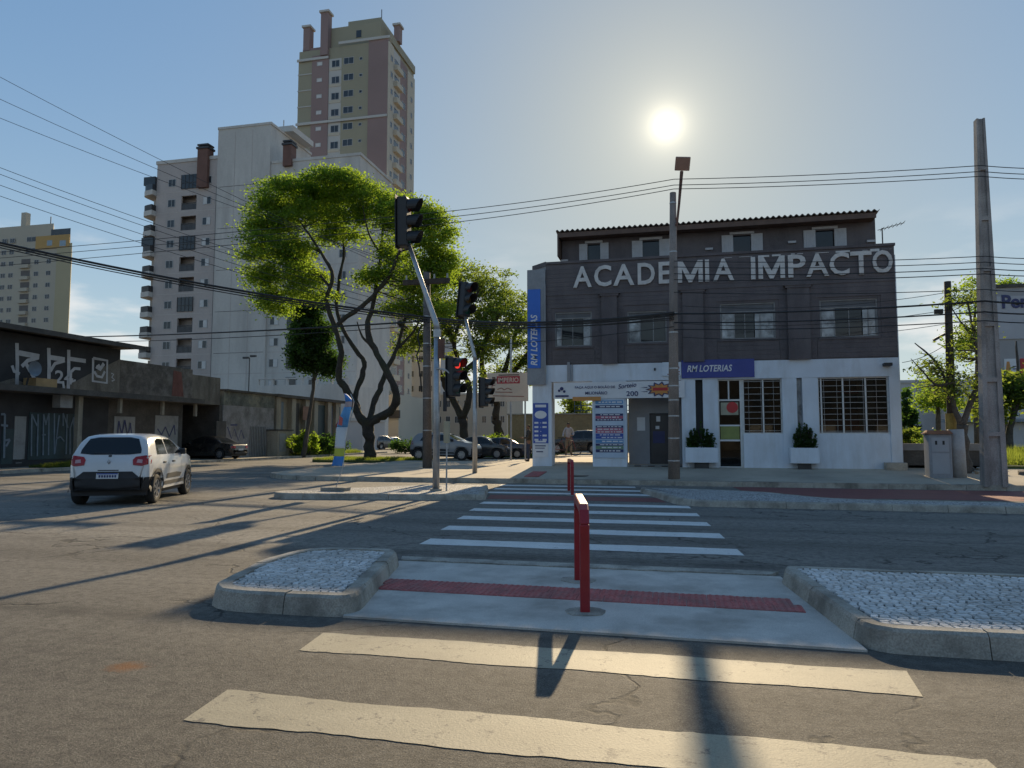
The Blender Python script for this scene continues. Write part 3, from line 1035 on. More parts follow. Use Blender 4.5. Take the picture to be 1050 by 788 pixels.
# attic storey and corrugated roof
VA = 33.8 * KB
aL, aR = bu(-5.3) * 1.0, bu(8.75)
az0, az1 = zP - .3, at(577, 240, VA).z
awin = []
for a, b in ((594, 624), (648, 687), (740, 782), (824, 868)):
    p, q = at(a, 250, VA), at(b, 250, VA)
    zc0, zc1 = bz(9.92) + .02, bz(10.93)
    awin.append((p.x, q.x, zc0 - .0, zc1))
k = MB()
holed(k, aL, aR, az0, az1, VA, VA + .2, [(w[0] + (w[1] - w[0]) * .28, w[0] + (w[1] - w[0]) * .72, w[2] + .02, w[3] - .13) for w in awin])
k.box(aL, aL + .2, VA + .2, VB - .3, az0, az1).box(aR - .2, aR, VA + .2, VB - .3, az0, az1).box(aL, aR, VB - .3, VB - .1, az0, az1)
gb(k, 'attic_wall', DARK)
gb(MB().box(aL + .2, aR - .2, VA + 1.6, VA + 1.7, az0, az1), 'partition', ROOM)
SHUT = mat('shutter_white', (0.52, 0.52, 0.53), .6, .1, 3, .1, 30, stain=(.3, .28, .27), sfac=.5, sscale=3)
for w in awin:
    wd = w[1] - w[0]
    for s, (xa, xb) in enumerate(((w[0], w[0] + wd * .28), (w[0] + wd * .72, w[1]))):
        k = MB().box(xa, xb, VA - .05, VA - .015, w[2], w[3] - .1)
        for q in range(5):
            k.box(xa + .02 + q * (xb - xa - .04) / 5 + .008, xa + .02 + (q + 1) * (xb - xa - .04) / 5 - .008, VA - .062, VA - .05, w[2] + .05, w[3] - .15)
        gb(k, 'shutter', SHUT)
    gb(MB().box(w[0] + wd * .2, w[1] - wd * .2, VA - .07, VA - .012, w[3] - .09, w[3]), 'lintel', SHUT)
    fr = gb(MB().box(w[0] + wd * .28, w[1] - wd * .28, VA + .04, VA + .09, w[2], w[2] + .05), 'window_frame', WHITEF)
    gb(MB().box(w[0] + wd * .28, w[1] - wd * .28, VA + .095, VA + .1, w[2] + .05, w[3] - .13), 'pane', DKPANE, None).parent = fr
for x, y in ((579, 268), (727, 256), (812, 249), (893, 248)):
    p = at(x, y, VA)
    gb(MB().box(p.x - .14, p.x + .14, VA - .07, VA - .001, p.z - .03, p.z + .05), 'wall_lamp', SHUT)
pf0, pf1 = at(570, 236.5, 27.0), at(902, 215.5, 27.0)
zr = (pf0.z + pf1.z) / 2
k = MB()
nr = 480
xs = [pf0.x + (pf1.x - pf0.x) * i / nr for i in range(nr + 1)]
prof = [.035 * math.sin(2 * math.pi * (x - pf0.x) / .2) for x in xs]
rows = []
for (yy, dz) in ((27.0, 0), (VB + .2, -.9)):
    for th in (0, -.03):
        rows.append([(x, yy, zr + dz + p + th) for x, p in zip(xs, prof)])
vs = [p for r in rows for p in r]
n1 = nr + 1
fs = []
for i in range(nr):
    for a, b in ((0, 2), (3, 1), (1, 0), (2, 3)):
        fs.append((a * n1 + i, a * n1 + i + 1, b * n1 + i + 1, b * n1 + i))
k.add(vs, fs)
gb(k, 'roof', ROOFM, smooth=False)
gb(MB().box(pf0.x + .1, pf1.x - .1, 27.06, 27.12, zr - .26, zr - .075), 'fascia_board', FASCIA)
gb(MB().box(pf0.x + .1, pf1.x - .1, 27.12, VA + .1, zr - .24, zr - .2), 'soffit', FASCIA)
gb(MB().box(pf0.x + .04, pf0.x + .1, 27.06, VB, zr - 1.0, zr - .075), 'barge_board', FASCIA)
# aerial on the parapet
an = at(905, 248, 28.0)
aer = empty('roof_aerial', (an.x, 28.0, zP), 0, 'thin television aerial on the gym roof corner', 'aerial')
MB().cyl((0, 0, -.1), (0, 0, 1.05), .022, n=6).build('mast', A['darkmetal'], aer)
k = MB().bar((-.15, 0, .98), (.75, 0, 1.2), .02)
for i in range(6):
    k.bar((i * .14, -.28, 1.01 + i * .036), (i * .14, .28, 1.01 + i * .036), .012)
k.build('boom', A['darkmetal'], aer)

# ---- ground floor
zB = bz(4.02)       # underside of the beam
gz = .36
gb(MB().box(uL, uR, V0 - .03, V0 + .3, zB, zD - .0), 'beam', PALE)
gb(MB().box(uL + .02, uR, V0 + .3, VB, zB + .12, zD - .155), 'ceiling', GREYW)
P1 = (bu(-6.5), bu(-5.6))
gb(MB().box(P1[0], P1[1], V0 - .02, V0 + .7, gz - .25, zB + .3), 'pillar', PALE)
pan = (bu(-3.72), bu(-2.18))
gb(MB().box(pan[0], pan[1], V0 - .02, V0 + .5, gz - .1, zB), 'pillar', PALE)
# entrance recess with back wall and door
e0, e1 = bu(-2.18), bu(.24)
vr = V0 + 1.1
d0, d1, dz1 = bu(-1.24) + .02, bu(-.23) + .05, bz(2.58)
k = MB()
holed(k, e0, e1, gz, zB + .12, vr, vr + .15, [(d0, d1, gz, dz1)])
k.box(e0, e0 + .12, vr + .15, VB, gz, zB + .12).box(uR - .12, uR, V0 + .3, VB, gz, zB + .12).box(e0, uR, VB - .12, VB, gz, zB + .12)
gb(k, 'shop_wall', GREYW)
dr = gb(MB().box(d0 + .02, d1 - .02, vr + .05, vr + .1, gz + .03, dz1 - .03), 'door', mat('door_dark', (.035, .035, .038), .35, .2, 3))
for s, q, m_ in (((d0 + .12, d1 - .3, bz(1.2), bz(1.75)), 0, NAVY), ((d0 + .25, d0 + .4, bz(2.2), bz(2.45)), 1, SIGNW), ((d0 + .22, d0 + .36, bz(1.85), bz(2.0)), 2, SIGNW)):
    nn = gb(MB().box(s[0], s[1], vr + .035, vr + .049, s[2], s[3]), 'door_notice', m_, None); nn.parent = dr
gb(MB().box(d1 - .14, d1 - .1, vr, vr + .04, gz + .9, gz + 1.2), 'door_handle', A['galv'], None).parent = dr
gb(MB().box(e0 + .32, e0 + .62, vr - .012, vr - .001, bz(1.78), bz(2.4)), 'wall_notice', SIGNW)
# chequered floor strip of the recess, tile by tile
BLK, WHT = mat('tile_black', (.03, .03, .03), .4, .2, 3), mat('tile_white', (.42, .41, .39), .4, .1, 3)
nt_ = 8
tw = (e1 - e0 - .02) / nt_
tm = MB().box(.004, tw - .004, .004, tw - .004, 0, .02)
tb, twm = tm.mesh('floor_tile', BLK), tm.mesh('floor_tile', WHT)
gzr = walk_z(0, V0)
for i in range(nt_):
    for j in range(4):
        place(tb if (i + j) % 2 else twm, 'floor_tile', gym, (e0 + .01 + i * tw, .05 + j * tw, gzr + .02 - .4))
# pilaster blocks between the shop openings
p3 = (bu(.24), bu(1.79)); p4 = (bu(4.46), bu(5.9)); p5 = (bu(8.68), uR)
for (a, b), (s0, s1, sz) in ((p3, (bu(.84), bu(1.16), bz(1.2))), (p4, (bu(5.05), bu(5.28), bz(1.4)))):
    k = MB()
    holed(k, a, b, gz - .05, zB, V0 - .015, V0 + .3, [(s0, s1, sz, zB)])
    gb(k, 'pillar', PALE)
    gb(MB().box(s0, s1, V0 + .22, V0 + .24, sz, zB), 'slit_pane', REFLECT_PANE if a > 2 else ROOM)
gb(MB().box(p5[0], p5[1], V0 - .015, V0 + .3, gz - .1, zB), 'pillar', PALE)
gb(MB().box(bu(8.35), bu(9.15), V0 - .35, V0 - .02, gz - .1, gz + .27), 'plinth', A['kerb'], bevel=.02)
gb(MB().cyl((uR + .02, V0 + .1, gz), (uR + .02, V0 + .1, zP - .3), .035, n=8), 'downpipe', PALE)
# camera-box and conduit details on the beam
gb(MB().box(bu(-4.85), bu(-4.72), V0 - .1, V0 - .031, zB + .02, zD + .1).box(bu(-4.66), bu(-4.6), V0 - .08, V0 - .031, zB + .02, zD), 'conduit', GREYW)
gb(MB().box(bu(8.45), bu(8.75), V0 - .3, V0 - .031, zD - .3, zD - .2), 'security_camera', A['blackpl'])
gb(MB().box(bu(-.9) - .03, bu(-.9) + .03, V0 - .06, V0 - .031, zB + .35, zB + .45), 'junction_box', A['blackpl'])


def shopfront(x0, x1, z0, z1, bars, rungs, fr=.045):
    k = MB()
    v = V0 + .1
    k.box(x0, x1, v, v + .06, z0, z0 + fr).box(x0, x1, v, v + .06, z1 - fr, z1).box(x0, x0 + fr, v, v + .06, z0 + fr, z1 - fr).box(x1 - fr, x1, v, v + .06, z0 + fr, z1 - fr)
    f = gb(k, 'window_frame', STEELW)
    gb(MB().box(x0 + fr, x1 - fr, v + .045, v + .053, z0 + fr, z1 - fr), 'pane', GLASS, None).parent = f
    for b in bars:
        x = x0 + (x1 - x0) * b
        gb(MB().box(x - .026, x + .026, v - .03, v - .001, z0, z1), 'upright', STEELW, None).parent = f
    for i in range(rungs):
        z = z0 + (z1 - z0) * (i + .5) / rungs + rnd.uniform(-.01, .01)
        gb(MB().box(x0, x1, v - .045, v - .031, z - .006, z + .006), 'grille_bar', A['galv'], None).parent = f
    for i in range(int((x1 - x0) / .42)):
        x = x0 + .2 + i * .42
        gb(MB().box(x - .0035, x + .0035, v - .052, v - .046, z0, z1), 'grille_bar', A['galv'], None).parent = f


w1x = (bu(2.84), bu(4.46)); w2x = (bu(5.9), bu(8.68))
zs = bz(1.62)
for x in (w1x, w2x):
    gb(MB().box(x[0], x[1], V0 + .03, V0 + .28, gz - .05, zs), 'stall_riser', PALE)
shopfront(w1x[0], w1x[1], zs, zB, (.52,), 9)
shopfront(w2x[0], w2x[1], zs, zB, (.05, .36, .68), 10)
# glazed door bay with posters stuck inside
dx0, dx1 = bu(1.79), bu(2.84)
k = MB()
v = V0 + .12
zt = bz(3.1)
for a, b, c, d in ((dx0, dx0 + .05, gz, zB), (dx1 - .1, dx1, gz, zB), (dx0 + .05, dx1 - .1, zB - .05, zB), (dx0 + .05, dx1 - .1, zt - .03, zt + .03), (dx0 + .05, dx1 - .1, gz, gz + .08)):
    k.box(a, b, v, v + .06, c, d)
k.box((dx0 + dx1) / 2 - .07, (dx0 + dx1) / 2 - .02, v, v + .06, zt + .03, zB - .05)
f = gb(k, 'door_frame', STEELW)
gb(MB().box(dx0 + .05, dx1 - .1, v + .03, v + .038, zt + .03, zB - .05), 'pane', GLASS, None).parent = f
gb(MB().box(dx0 + .05, dx1 - .1, v + .03, v + .038, gz + .08, zt - .03), 'pane', GLASS, None).parent = f
gb(MB().box(dx0 + .1, dx1 - .15, v + .018, v + .023, bz(2.45), bz(3.0)), 'poster', mat('poster_beige', (.34, .33, .24), .5, .15, 4), None).parent = f
gb(MB().cyl((dx0 + .5, v + .012, bz(2.78)), (dx0 + .5, v + .0165, bz(2.78)), .2, n=18), 'poster', REDP, None).parent = f
gb(MB().box(dx0 + .08, dx1 - .13, v + .018, v + .023, bz(1.38), bz(1.95)), 'poster', mat('poster_yellow_green', (.22, .25, .07), .5, .15, 4), None).parent = f
for za_, zb_2 in ((1.955, 2.02), (1.3, 1.375)): gb(MB().box(dx0 + .06, dx1 - .11, v + .018, v + .023, bz(za_), bz(zb_2)), 'poster_edge', SIGNW, None).parent = f
# things seen inside the shop
gb(MB().box(w2x[0] + .1, w2x[1] - .9, V0 + .32, V0 + .6, zs - .1, zs + .5), 'counter_front', REDP)
gb(MB().box(w2x[0] + .7, w2x[1] - .7, V0 + .5, V0 + .56, bz(3.35), bz(3.5)), 'shelf_edge', REDP)
gb(MB().box(w2x[1] - .85, w2x[1] - .4, V0 + .4, V0 + .75, zs, zB), 'inner_column', mat('beige_column', (.40, .36, .27), .8, .1, 2))
gb(MB().box(e1, uR - .13, V0 + 3.0, V0 + 3.1, gz, zB + .1), 'partition', mat('shop_back_wall', (.09, .095, .09), .8, .3, .8))

# ---- planters
leafset = []


def planter(u0, u1, label, ptag):
    z0, z1 = bz(.38), bz(1.03)
    v = V0 - .42
    root = empty('planter_box', ((u0 + u1) / 2, v, z0), 0, label, 'planter', 'white planters under the shop pillars')
    hw, dd = (u1 - u0) / 2, .38
    k = MB().box(-hw, hw, 0, .05, 0, z1 - z0).box(-hw, hw, dd - .05, dd, 0, z1 - z0).box(-hw, -hw + .05, .05, dd - .05, 0, z1 - z0).box(hw - .05, hw, .05, dd - .05, 0, z1 - z0)
    k.build('trough', PALE, root, bevel=.01)
    MB().box(-hw + .05, hw - .05, .05, dd - .05, 0, z1 - z0 - .06).build('soil', A['mortar'], root)
    MB().box(-hw * .45, hw * .45, .1, dd - .1, -.3, 0).build('foot', A['darkmetal'], root)
    rr = np.random.RandomState(int(u0 * 10) + 50)
    pl = empty('planter_shrub', ((u0 + u1) / 2, v + dd / 2, z1 - .06), 0, ptag, 'shrub', 'shrubs in the white planters')
    k = MB()
    C = []
    for i in range(22):
        x = rr.uniform(-hw * .85, hw * .8)
        hgt = (1.0 - .62 * abs(x) / hw) * rr.uniform(.65, 1.1)
        k.tube([(x * .8, 0, 0), (x, rr.uniform(-.05, .05), hgt * .5), (x * 1.05, rr.uniform(-.1, .1), hgt)], [.012, .009, .004], 5)
        for q in range(70):
            t_ = rr.uniform(.12, 1)
            C.append((x * (.8 + .25 * t_) + rr.normal(0, .055 * (1.2 - t_)), rr.normal(0, .06 * (1.2 - t_)), hgt * t_))
    k.build('stems', A['polewood'], pl)
    place(leaf_mesh('foliage', np.array(C), .055, LEAF['dark'], rr, up=.6), 'foliage', pl)


def leaf_mesh(name, C, size, m, rr, up=0.3, aspect=.5):
    n = len(C)
    d = rr.normal(size=(n, 3)); d /= np.linalg.norm(d, axis=1)[:, None]
    d[:, 2] = d[:, 2] * .6 + up * .5
    d /= np.linalg.norm(d, axis=1)[:, None]
    e = rr.normal(size=(n, 3)); e -= (e * d).sum(1)[:, None] * d; e /= np.linalg.norm(e, axis=1)[:, None]
    s = size * rr.uniform(.6, 1.35, n)[:, None]
    a, b = d * s, e * s * aspect
    V = np.empty((n, 4, 3))
    V[:, 0] = C - a; V[:, 1] = C + b * .9; V[:, 2] = C + a; V[:, 3] = C - b * .9
    return np_mesh(name, V.reshape(-1, 3), 4, m)


planter(bu(.36), bu(1.72), 'white planter box beneath the wide pillar next to the entrance recess', 'dark leafy shrub in the planter next to the entrance recess')
planter(bu(4.66), bu(5.80), 'white planter box on the pillar between the two barred windows', 'dark leafy shrub in the planter between the two barred windows')

# ---- signs
sgn = empty('shop_sign', (bu(1.8), V0 - .1, bz(4.08)), 0, 'long violet blue fascia sign of the lottery shop with white lettering', 'sign')
sw = bu(3.34) - bu(.26)
MB().box(-sw / 2, sw / 2, 0, .065, 0, bz(4.88) - bz(4.08)).build('board', BLUEV, sgn, bevel=.008)
place(text_mesh('RM LOTERIAS', 'lettering', SIGNW, sw * .62, .24, .01, .02, .22), 'lettering', sgn, (-sw * .42, -.006, .22), (math.pi / 2, 0, 0))
pln = empty('notice_board', (bu(-.05), V0 - .1, bz(4.2)), 0, 'small white notice with red lines at the end of the fascia sign', 'sign')
MB().box(-.42, .24, 0, .06, 0, .5).build('board', PALE, pln)
MB().box(-.2, .2, -.004, -.001, .12, .16).box(-.1, .18, -.004, -.001, .25, .33).box(-.25, .2, -.004, -.001, .04, .07).build('print', mat('print_dull_red', (.3, .12, .12), .6, .1, 4), pln, kind='stuff')

vsn = empty('vertical_sign', (bu(-6.3), V0 - .12, bz(3.89)), 0, 'tall blue vertical sign of the lottery shop on the grey corner', 'sign')
vz0, vz1 = bz(4.67) - bz(3.89), bz(8.37) - bz(3.89)
x0, x1 = bu(-6.72) - bu(-6.3), bu(-5.86) - bu(-6.3)
MB().box(x0, x1, 0, .12, 0, bz(9.31) - bz(3.89)).build('backing', mat('sign_backing_grey', (.26, .27, .285), .55, .1, 3, .1, 20), vsn, bevel=.01)
MB().box(x0 + .03, x1 - .18, -.03, -.001, vz0, vz1).build('panel', BRIGHTBLUE, vsn)
MB().box(x1 - .03, x1 + .02, -.05, .0, 0, bz(8.6) - bz(3.89)).build('trim', GREYW, vsn)
place(text_mesh('RM LOTERIAS', 'lettering', SIGNW, 1.95, .26, .01, .02, .2), 'lettering', vsn, (x1 - .30, -.036, vz0 + .1), (math.pi / 2, -math.pi / 2, 0))

ban = empty('banner', (bu(-5.49), V0 - .09, bz(3.23)), 0, 'white printed banner hung under the beam over the open bay', 'banner')
bw, bh = bu(.38) - bu(-5.49), bz(3.98) - bz(3.23)
MB().grid(lambda a, b: (a * bw, .012 * math.sin(a * 19) * (1 - b), b * bh), 60, 4).build('cloth', SIGNW, ban)


def bt(txt, x, z, w, h, m=NAVY, sh=0.0, rot=0):
    place(text_mesh(txt, 'lettering', m, w, h, .004, .01, sh), 'lettering', ban, (x * bw, -.02, z * bh), (math.pi / 2, -rot, 0))


bt('FAÇA AQUI O BOLÃO DE', .17, .58, bw * .31, .13)
bt('MILIONÁRIO', .25, .24, bw * .17, .14)
bt('Sorteio', .505, .55, bw * .14, .17, NAVY, .3, .12)
bt('200', .565, .12, bw * .09, .18)
MB().cyl((.065 * bw, -.02, .62 * bh), (.065 * bw, -.016, .62 * bh), .07, n=10).cyl((.045 * bw, -.02, .5 * bh), (.045 * bw, -.016, .5 * bh), .05, n=8).cyl((.085 * bw, -.02, .45 * bh), (.085 * bw, -.016, .45 * bh), .05, n=8).build('emblem', NAVY, ban)
MB().box(.015 * bw, .12 * bw, -.02, -.016, .12 * bh, .22 * bh).build('print_line', NAVY, ban)
st = [(.82 * bw + math.cos(i * math.pi / 11) * (.11 if i % 2 else .075) * bw, .5 * bh + math.sin(i * math.pi / 11) * (.47 if i % 2 else .30) * bh) for i in range(22)]
MB().wallprism(st, -.022, -.016).build('starburst', NAVY, ban)
st = [(.82 * bw + math.cos(i * math.pi / 11) * (.09 if i % 2 else .062) * bw, .5 * bh + math.sin(i * math.pi / 11) * (.36 if i % 2 else .24) * bh) for i in range(22)]
MB().wallprism(st, -.028, -.0225).build('starburst', ORANGE, ban)
MB().box(.765 * bw, .875 * bw, -.033, -.0285, .42 * bh, .6 * bh).build('starburst_label', REDP, ban)
for s in (-1, 1):
    for q in (.35, .6):
        MB().wallprism([((.82 + s * .095) * bw, q * bh + .03), ((.82 + s * .15) * bw, q * bh + .015), ((.82 + s * .095) * bw, q * bh)], -.021, -.017).build('print_dart', NAVY, ban)
obn = empty('small_banner', (bu(-4.6), V0 - .13, bz(3.2) - .04), 0, 'small orange strip hanging below the white banner', 'banner')
MB().box(0, 1.05, 0, .02, -.02, .13).build('cloth', ORANGE, obn)

# hours panel on the corner pillar
hp = empty('hours_panel', (P1[0] + .03, V0 - .04, bz(1.2)), 0, 'navy notice panel with white oval on the corner pillar', 'sign')
hw_, hh_ = .58, bz(3.2) - bz(1.35)
MB().box(0, hw_, 0, .018, 0, hh_).build('panel', BLUE, hp)
MB().wallprism([(hw_ / 2 + .23 * math.cos(i * .314), hh_ - .44 + .15 * math.sin(i * .314)) for i in range(20)], -.006, -.001).build('oval', SIGNW, hp)
k = MB().box(.08, hw_ - .08, -.005, -.001, hh_ - .16, hh_ - .06)
for i in range(5):
    z = hh_ - .78 - i * .16
    k.box(.05, .2, -.005, -.001, z, z + .07).box(.27, .31, -.005, -.001, z + .02, z + .04)
    if i != 2: k.box(.36, .52, -.005, -.001, z, z + .07)
k.box(.08, .5, -.005, -.001, .03, .09).build('print', SIGNW, hp, kind='stuff')
MB().box(0, hw_, 0, .018, -.52, -.015).build('lower_panel', SIGNW, hp)
MB().box(.07, hw_ - .1, -.005, -.001, -.12, -.08).box(.07, hw_ - .14, -.005, -.001, -.2, -.17).box(.12, hw_ - .2, -.005, -.001, -.34, -.3).build('lower_print', NAVY, hp, kind='stuff')

# poster stand on the second pillar
pp = empty('poster_board', (pan[0] + .07, V0 - .06, bz(.55)), 0, 'white board of stacked blue and pink strips on the wide pillar', 'poster')
pw, ph = pan[1] - pan[0] - .14, bz(3.25) - bz(.55)
MB().box(0, pw, 0, .03, 0, ph).build('board', mat('poster_pale', (.48, .56, .66), .5, .06, 3), pp)
strips = [(.83, .88, NAVY), (.70, .74, NAVY), (.655, .70, PINK), (.615, .655, NAVY), (.50, .54, NAVY), (.455, .50, PINK), (.41, .455, PINK), (.36, .405, BLUE), (.315, .36, BLUE), (.20, .24, NAVY), (.145, .20, PGREEN), (.09, .145, NAVY), (.245, .305, LBLUE), (.9, .96, LBLUE)]
for a, b, m_ in strips:
    s = MB().box(.05, pw - .05, -.006, -.001, a * ph, b * ph - .006).build('strip', m_, pp)
    kk = MB()
    x = .1 + rnd.random() * .2
    while x < pw - .2:
        l_ = rnd.uniform(.05, .2)
        kk.box(x, min(x + l_, pw - .08), -.01, -.0065, a * ph + (b - a) * ph * .3, a * ph + (b - a) * ph * .65)
        x += l_ + .04
    kk.build('strip_print', SIGNW, s, kind='stuff')

# old white paint flaking along the parapet above the lettering
k = MB()
rr = random.Random(9)
x = at(742, 262, V0).x
while x < at(908, 256, V0).x:
    l_ = rr.uniform(.08, .5)
    h_ = rr.uniform(.02, .07)
    k.box(x, x + l_, V0 - .042 - rr.uniform(0, .003), V0 - .036, zP - .10 - h_ + rr.uniform(-.03, .02), zP - .10 + rr.uniform(-.01, .03))
    x += l_ + rr.uniform(.05, .45)
gb(k, 'flaking_paint', WHITEF if False else LETTER, kind='stuff')

# ================================================================ apartment towers
def rel(mb, root):
    o = root.location
    mb.v = [(p[0] - o.x, p[1] - o.y, p[2] - o.z) for p in mb.v]
    return mb


def rb(mb, name, m, root, **kw): return rel(mb, root).build(name, m, root, **kw)


GLZ = mat('far_glass', (0.035, 0.042, 0.05), 0.15, 0.3, .5)
SHUTF = mat('far_shutter_white', (0.55, 0.54, 0.52), .6, .1, 2)
FRAMEF = mat('far_window_frame', (0.40, 0.40, 0.39), .6, .1, 2)
RAIL = mat('dark_railing', (0.04, 0.038, 0.038), .5, .15, 2)
_wcache = {}


def far_window(root, x, v, z, w, h, style='two', face='f', fm=None, gm=None):
    """a framed window standing 6 cm proud; style: two panes, half shuttered, plain"""
    key = (round(w, 2), round(h, 2), style, face, (fm or FRAMEF).name, (gm or GLZ).name)
    if key not in _wcache:
        t = .07
        k = MB().box(-w / 2, w / 2, -.06, .02, 0, t).box(-w / 2, w / 2, -.06, .02, h - t, h).box(-w / 2, -w / 2 + t, -.06, .02, t, h - t).box(w / 2 - t, w / 2, -.06, .02, t, h - t)
        if style == 'two': k.box(-.03, .03, -.05, .02, t, h - t)
        k2 = MB()
        if style == 'half': k2.box(0, w / 2 - t, -.03, -.012, t, h - t)
        elif style == 'halfr': k2.box(-w / 2 + t, 0, -.03, -.012, t, h - t)
        else: k2.box(-w / 2 + t, w / 2 - t, -.03, -.012, t, h - t)
        k3 = None
        if style == 'half': k3 = MB().box(-w / 2 + t, 0, -.045, -.02, t, h - t)
        if style == 'halfr': k3 = MB().box(0, w / 2 - t, -.045, -.02, t, h - t)
        if face == 's':
            rot = Matrix.Rotation(math.pi / 2, 4, 'Z')
            for q in (k, k2, k3):
                if q: q.xf(rot)
        _wcache[key] = (k.mesh('window', fm or FRAMEF), k2.mesh('pane', gm or GLZ), k3.mesh('shutter', SHUTF) if k3 else None)
    a, b, c = _wcache[key]
    o = place(a, 'window', root, Vector((x, v, z)) - root.location)
    place(b, 'pane', o)
    if c: place(c, 'shutter', o)
    return o


# ---- grey apartment block
KA = .88
APW = mat('apartment_grey', (0.47, 0.41, 0.375), .85, .09, .15, .08, 3, stain=(.35, .31, .285), sfac=.6, sscale=.12, streak=True)
APL = mat('apartment_pale', (0.56, 0.53, 0.485), .85, .09, .12, .06, 3, stain=(.38, .355, .325), sfac=.7, sscale=.22, streak=True)
APB = mat('apartment_beige', (0.40, 0.36, 0.31), .85, .06, .2)
BRICK = mat('brick_chimney', (0.16, 0.085, 0.065), .85, .15, 1)
va = 88.0


def ax(x): return at(x, 250, va).x


def azz(y, x=190): return at(x, y, va).z


apt = empty('apartment_block', (ax(190), va, 0), 0, 'grey fourteen storey apartment block with corner balconies and brown chimneys', 'building')
uA, uB, uC_, uD = ax(158.5), ax(222), ax(276), ax(368)
zA = azz(166.5, 190)
zC = azz(132, 250)
zE = azz(163.5, 330)
lx0, lx1 = ax(184.5), ax(200)
log_f = [(lx0, lx1, azz(187 + 20.9 * i) - 1.1, azz(187 + 20.9 * i) + 1.0) for i in range(12) if i not in (0, 3, 6)]
rb(holed(MB(), uA, uB, -.02, zA, va, va + .3, log_f), 'front_wall', APW, apt)
k = MB().box(uA, uB, va + 1.5, va + 16, -.02, zA).box(uA, uA + .2, va + .3, va + 1.5, -.02, zA).box(uB - .2, uB, va + .3, va + 1.5, -.02, zA)
for w in log_f: k.box(uA + .2, uB - .2, va + .3, va + 1.5, w[2] - .25, w[2] - .05)
rb(k, 'left_wing', APW, apt)
rb(MB().box(uB, uC_, va - .35, va + 11, -.02, zC), 'stair_core', APL, apt)
rb(MB().box(uC_, uD, va - .05, va + 11, -.02, zE), 'right_wing', APL, apt)
rb(MB().box(uA - .15, uB, va - .12, va + 16.1, zA, zA + .5), 'parapet', APL, apt)
rb(MB().box(uB - .05, uC_ + .15, va - .45, va + 11.1, zC, zC + .35), 'parapet', APL, apt)
rb(MB().box(uC_ + .15, uD + .15, va - .15, va + 11.1, zE, zE + .4), 'parapet', APL, apt)
rb(MB().box(uB - .22, uB - .02, va - .18, va - .01, 6, azz(194)), 'drain_channel', mat('apartment_dark_line', (.14, .135, .13), .8, .1, 1), apt)
for i in range(1, 15):      # floor joints scored across the pale core
    z = azz(187 + 20.9 * (i - 1)) - 1.4
    if z > 1: rb(MB().box(uB + .3, uC_ - .3, va - .365, va - .351, z, z + .07), 'floor_joint', MATS['apartment_dark_line'] if i % 2 else APW, apt)
for q_ in (.33, .66): rb(MB().box(uB + (uC_ - uB) * q_, uB + (uC_ - uB) * q_ + .06, va - .366, va - .352, 2, zC - .5), 'panel_joint', APW, apt)
for i in range(1, 13):
    z = azz(187 + 20.9 * (i - 1)) - 1.4
    if z > 1: rb(MB().box(uC_ + .2, uD - .2, va - .068, va - .051, z, z + .07), 'floor_joint', APW, apt); rb(MB().box(uA + .1, uB - .3, va - .018, va - .001, z, z + .05), 'floor_joint', APL, apt)
for (x0, x1, y0, y1) in ((202, 212.5, 150, 194), (290, 298.5, 146, 172)):
    a, b = ax(x0), ax(x1)
    rb(MB().box(a, b, va - .55, va + .8, azz(y1, x0), azz(y0 + 5, x0)), 'chimney', BRICK, apt)
    rb(MB().box(a - .15, b + .15, va - .7, va + .95, azz(y0 + 5, x0), azz(y0 + 3, x0)).box(a + .2, b - .2, va - .3, va + .5, azz(y0 + 3, x0), azz(y0 + 1.6, x0)).box(a - .05, b + .05, va - .6, va + .85, azz(y0 + 1.6, x0), azz(y0, x0)), 'chimney_cap', RAIL, apt)
rb(MB().box(ax(268), ax(286), va + 3, va + 9, zC + .35, zC + 1.2).cyl((ax(272), va + 4, zC), (ax(272), va + 4, zC + 2.6), .09, n=6), 'roof_tank_room', APL, apt)
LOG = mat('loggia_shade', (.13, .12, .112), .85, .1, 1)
nfl = 12
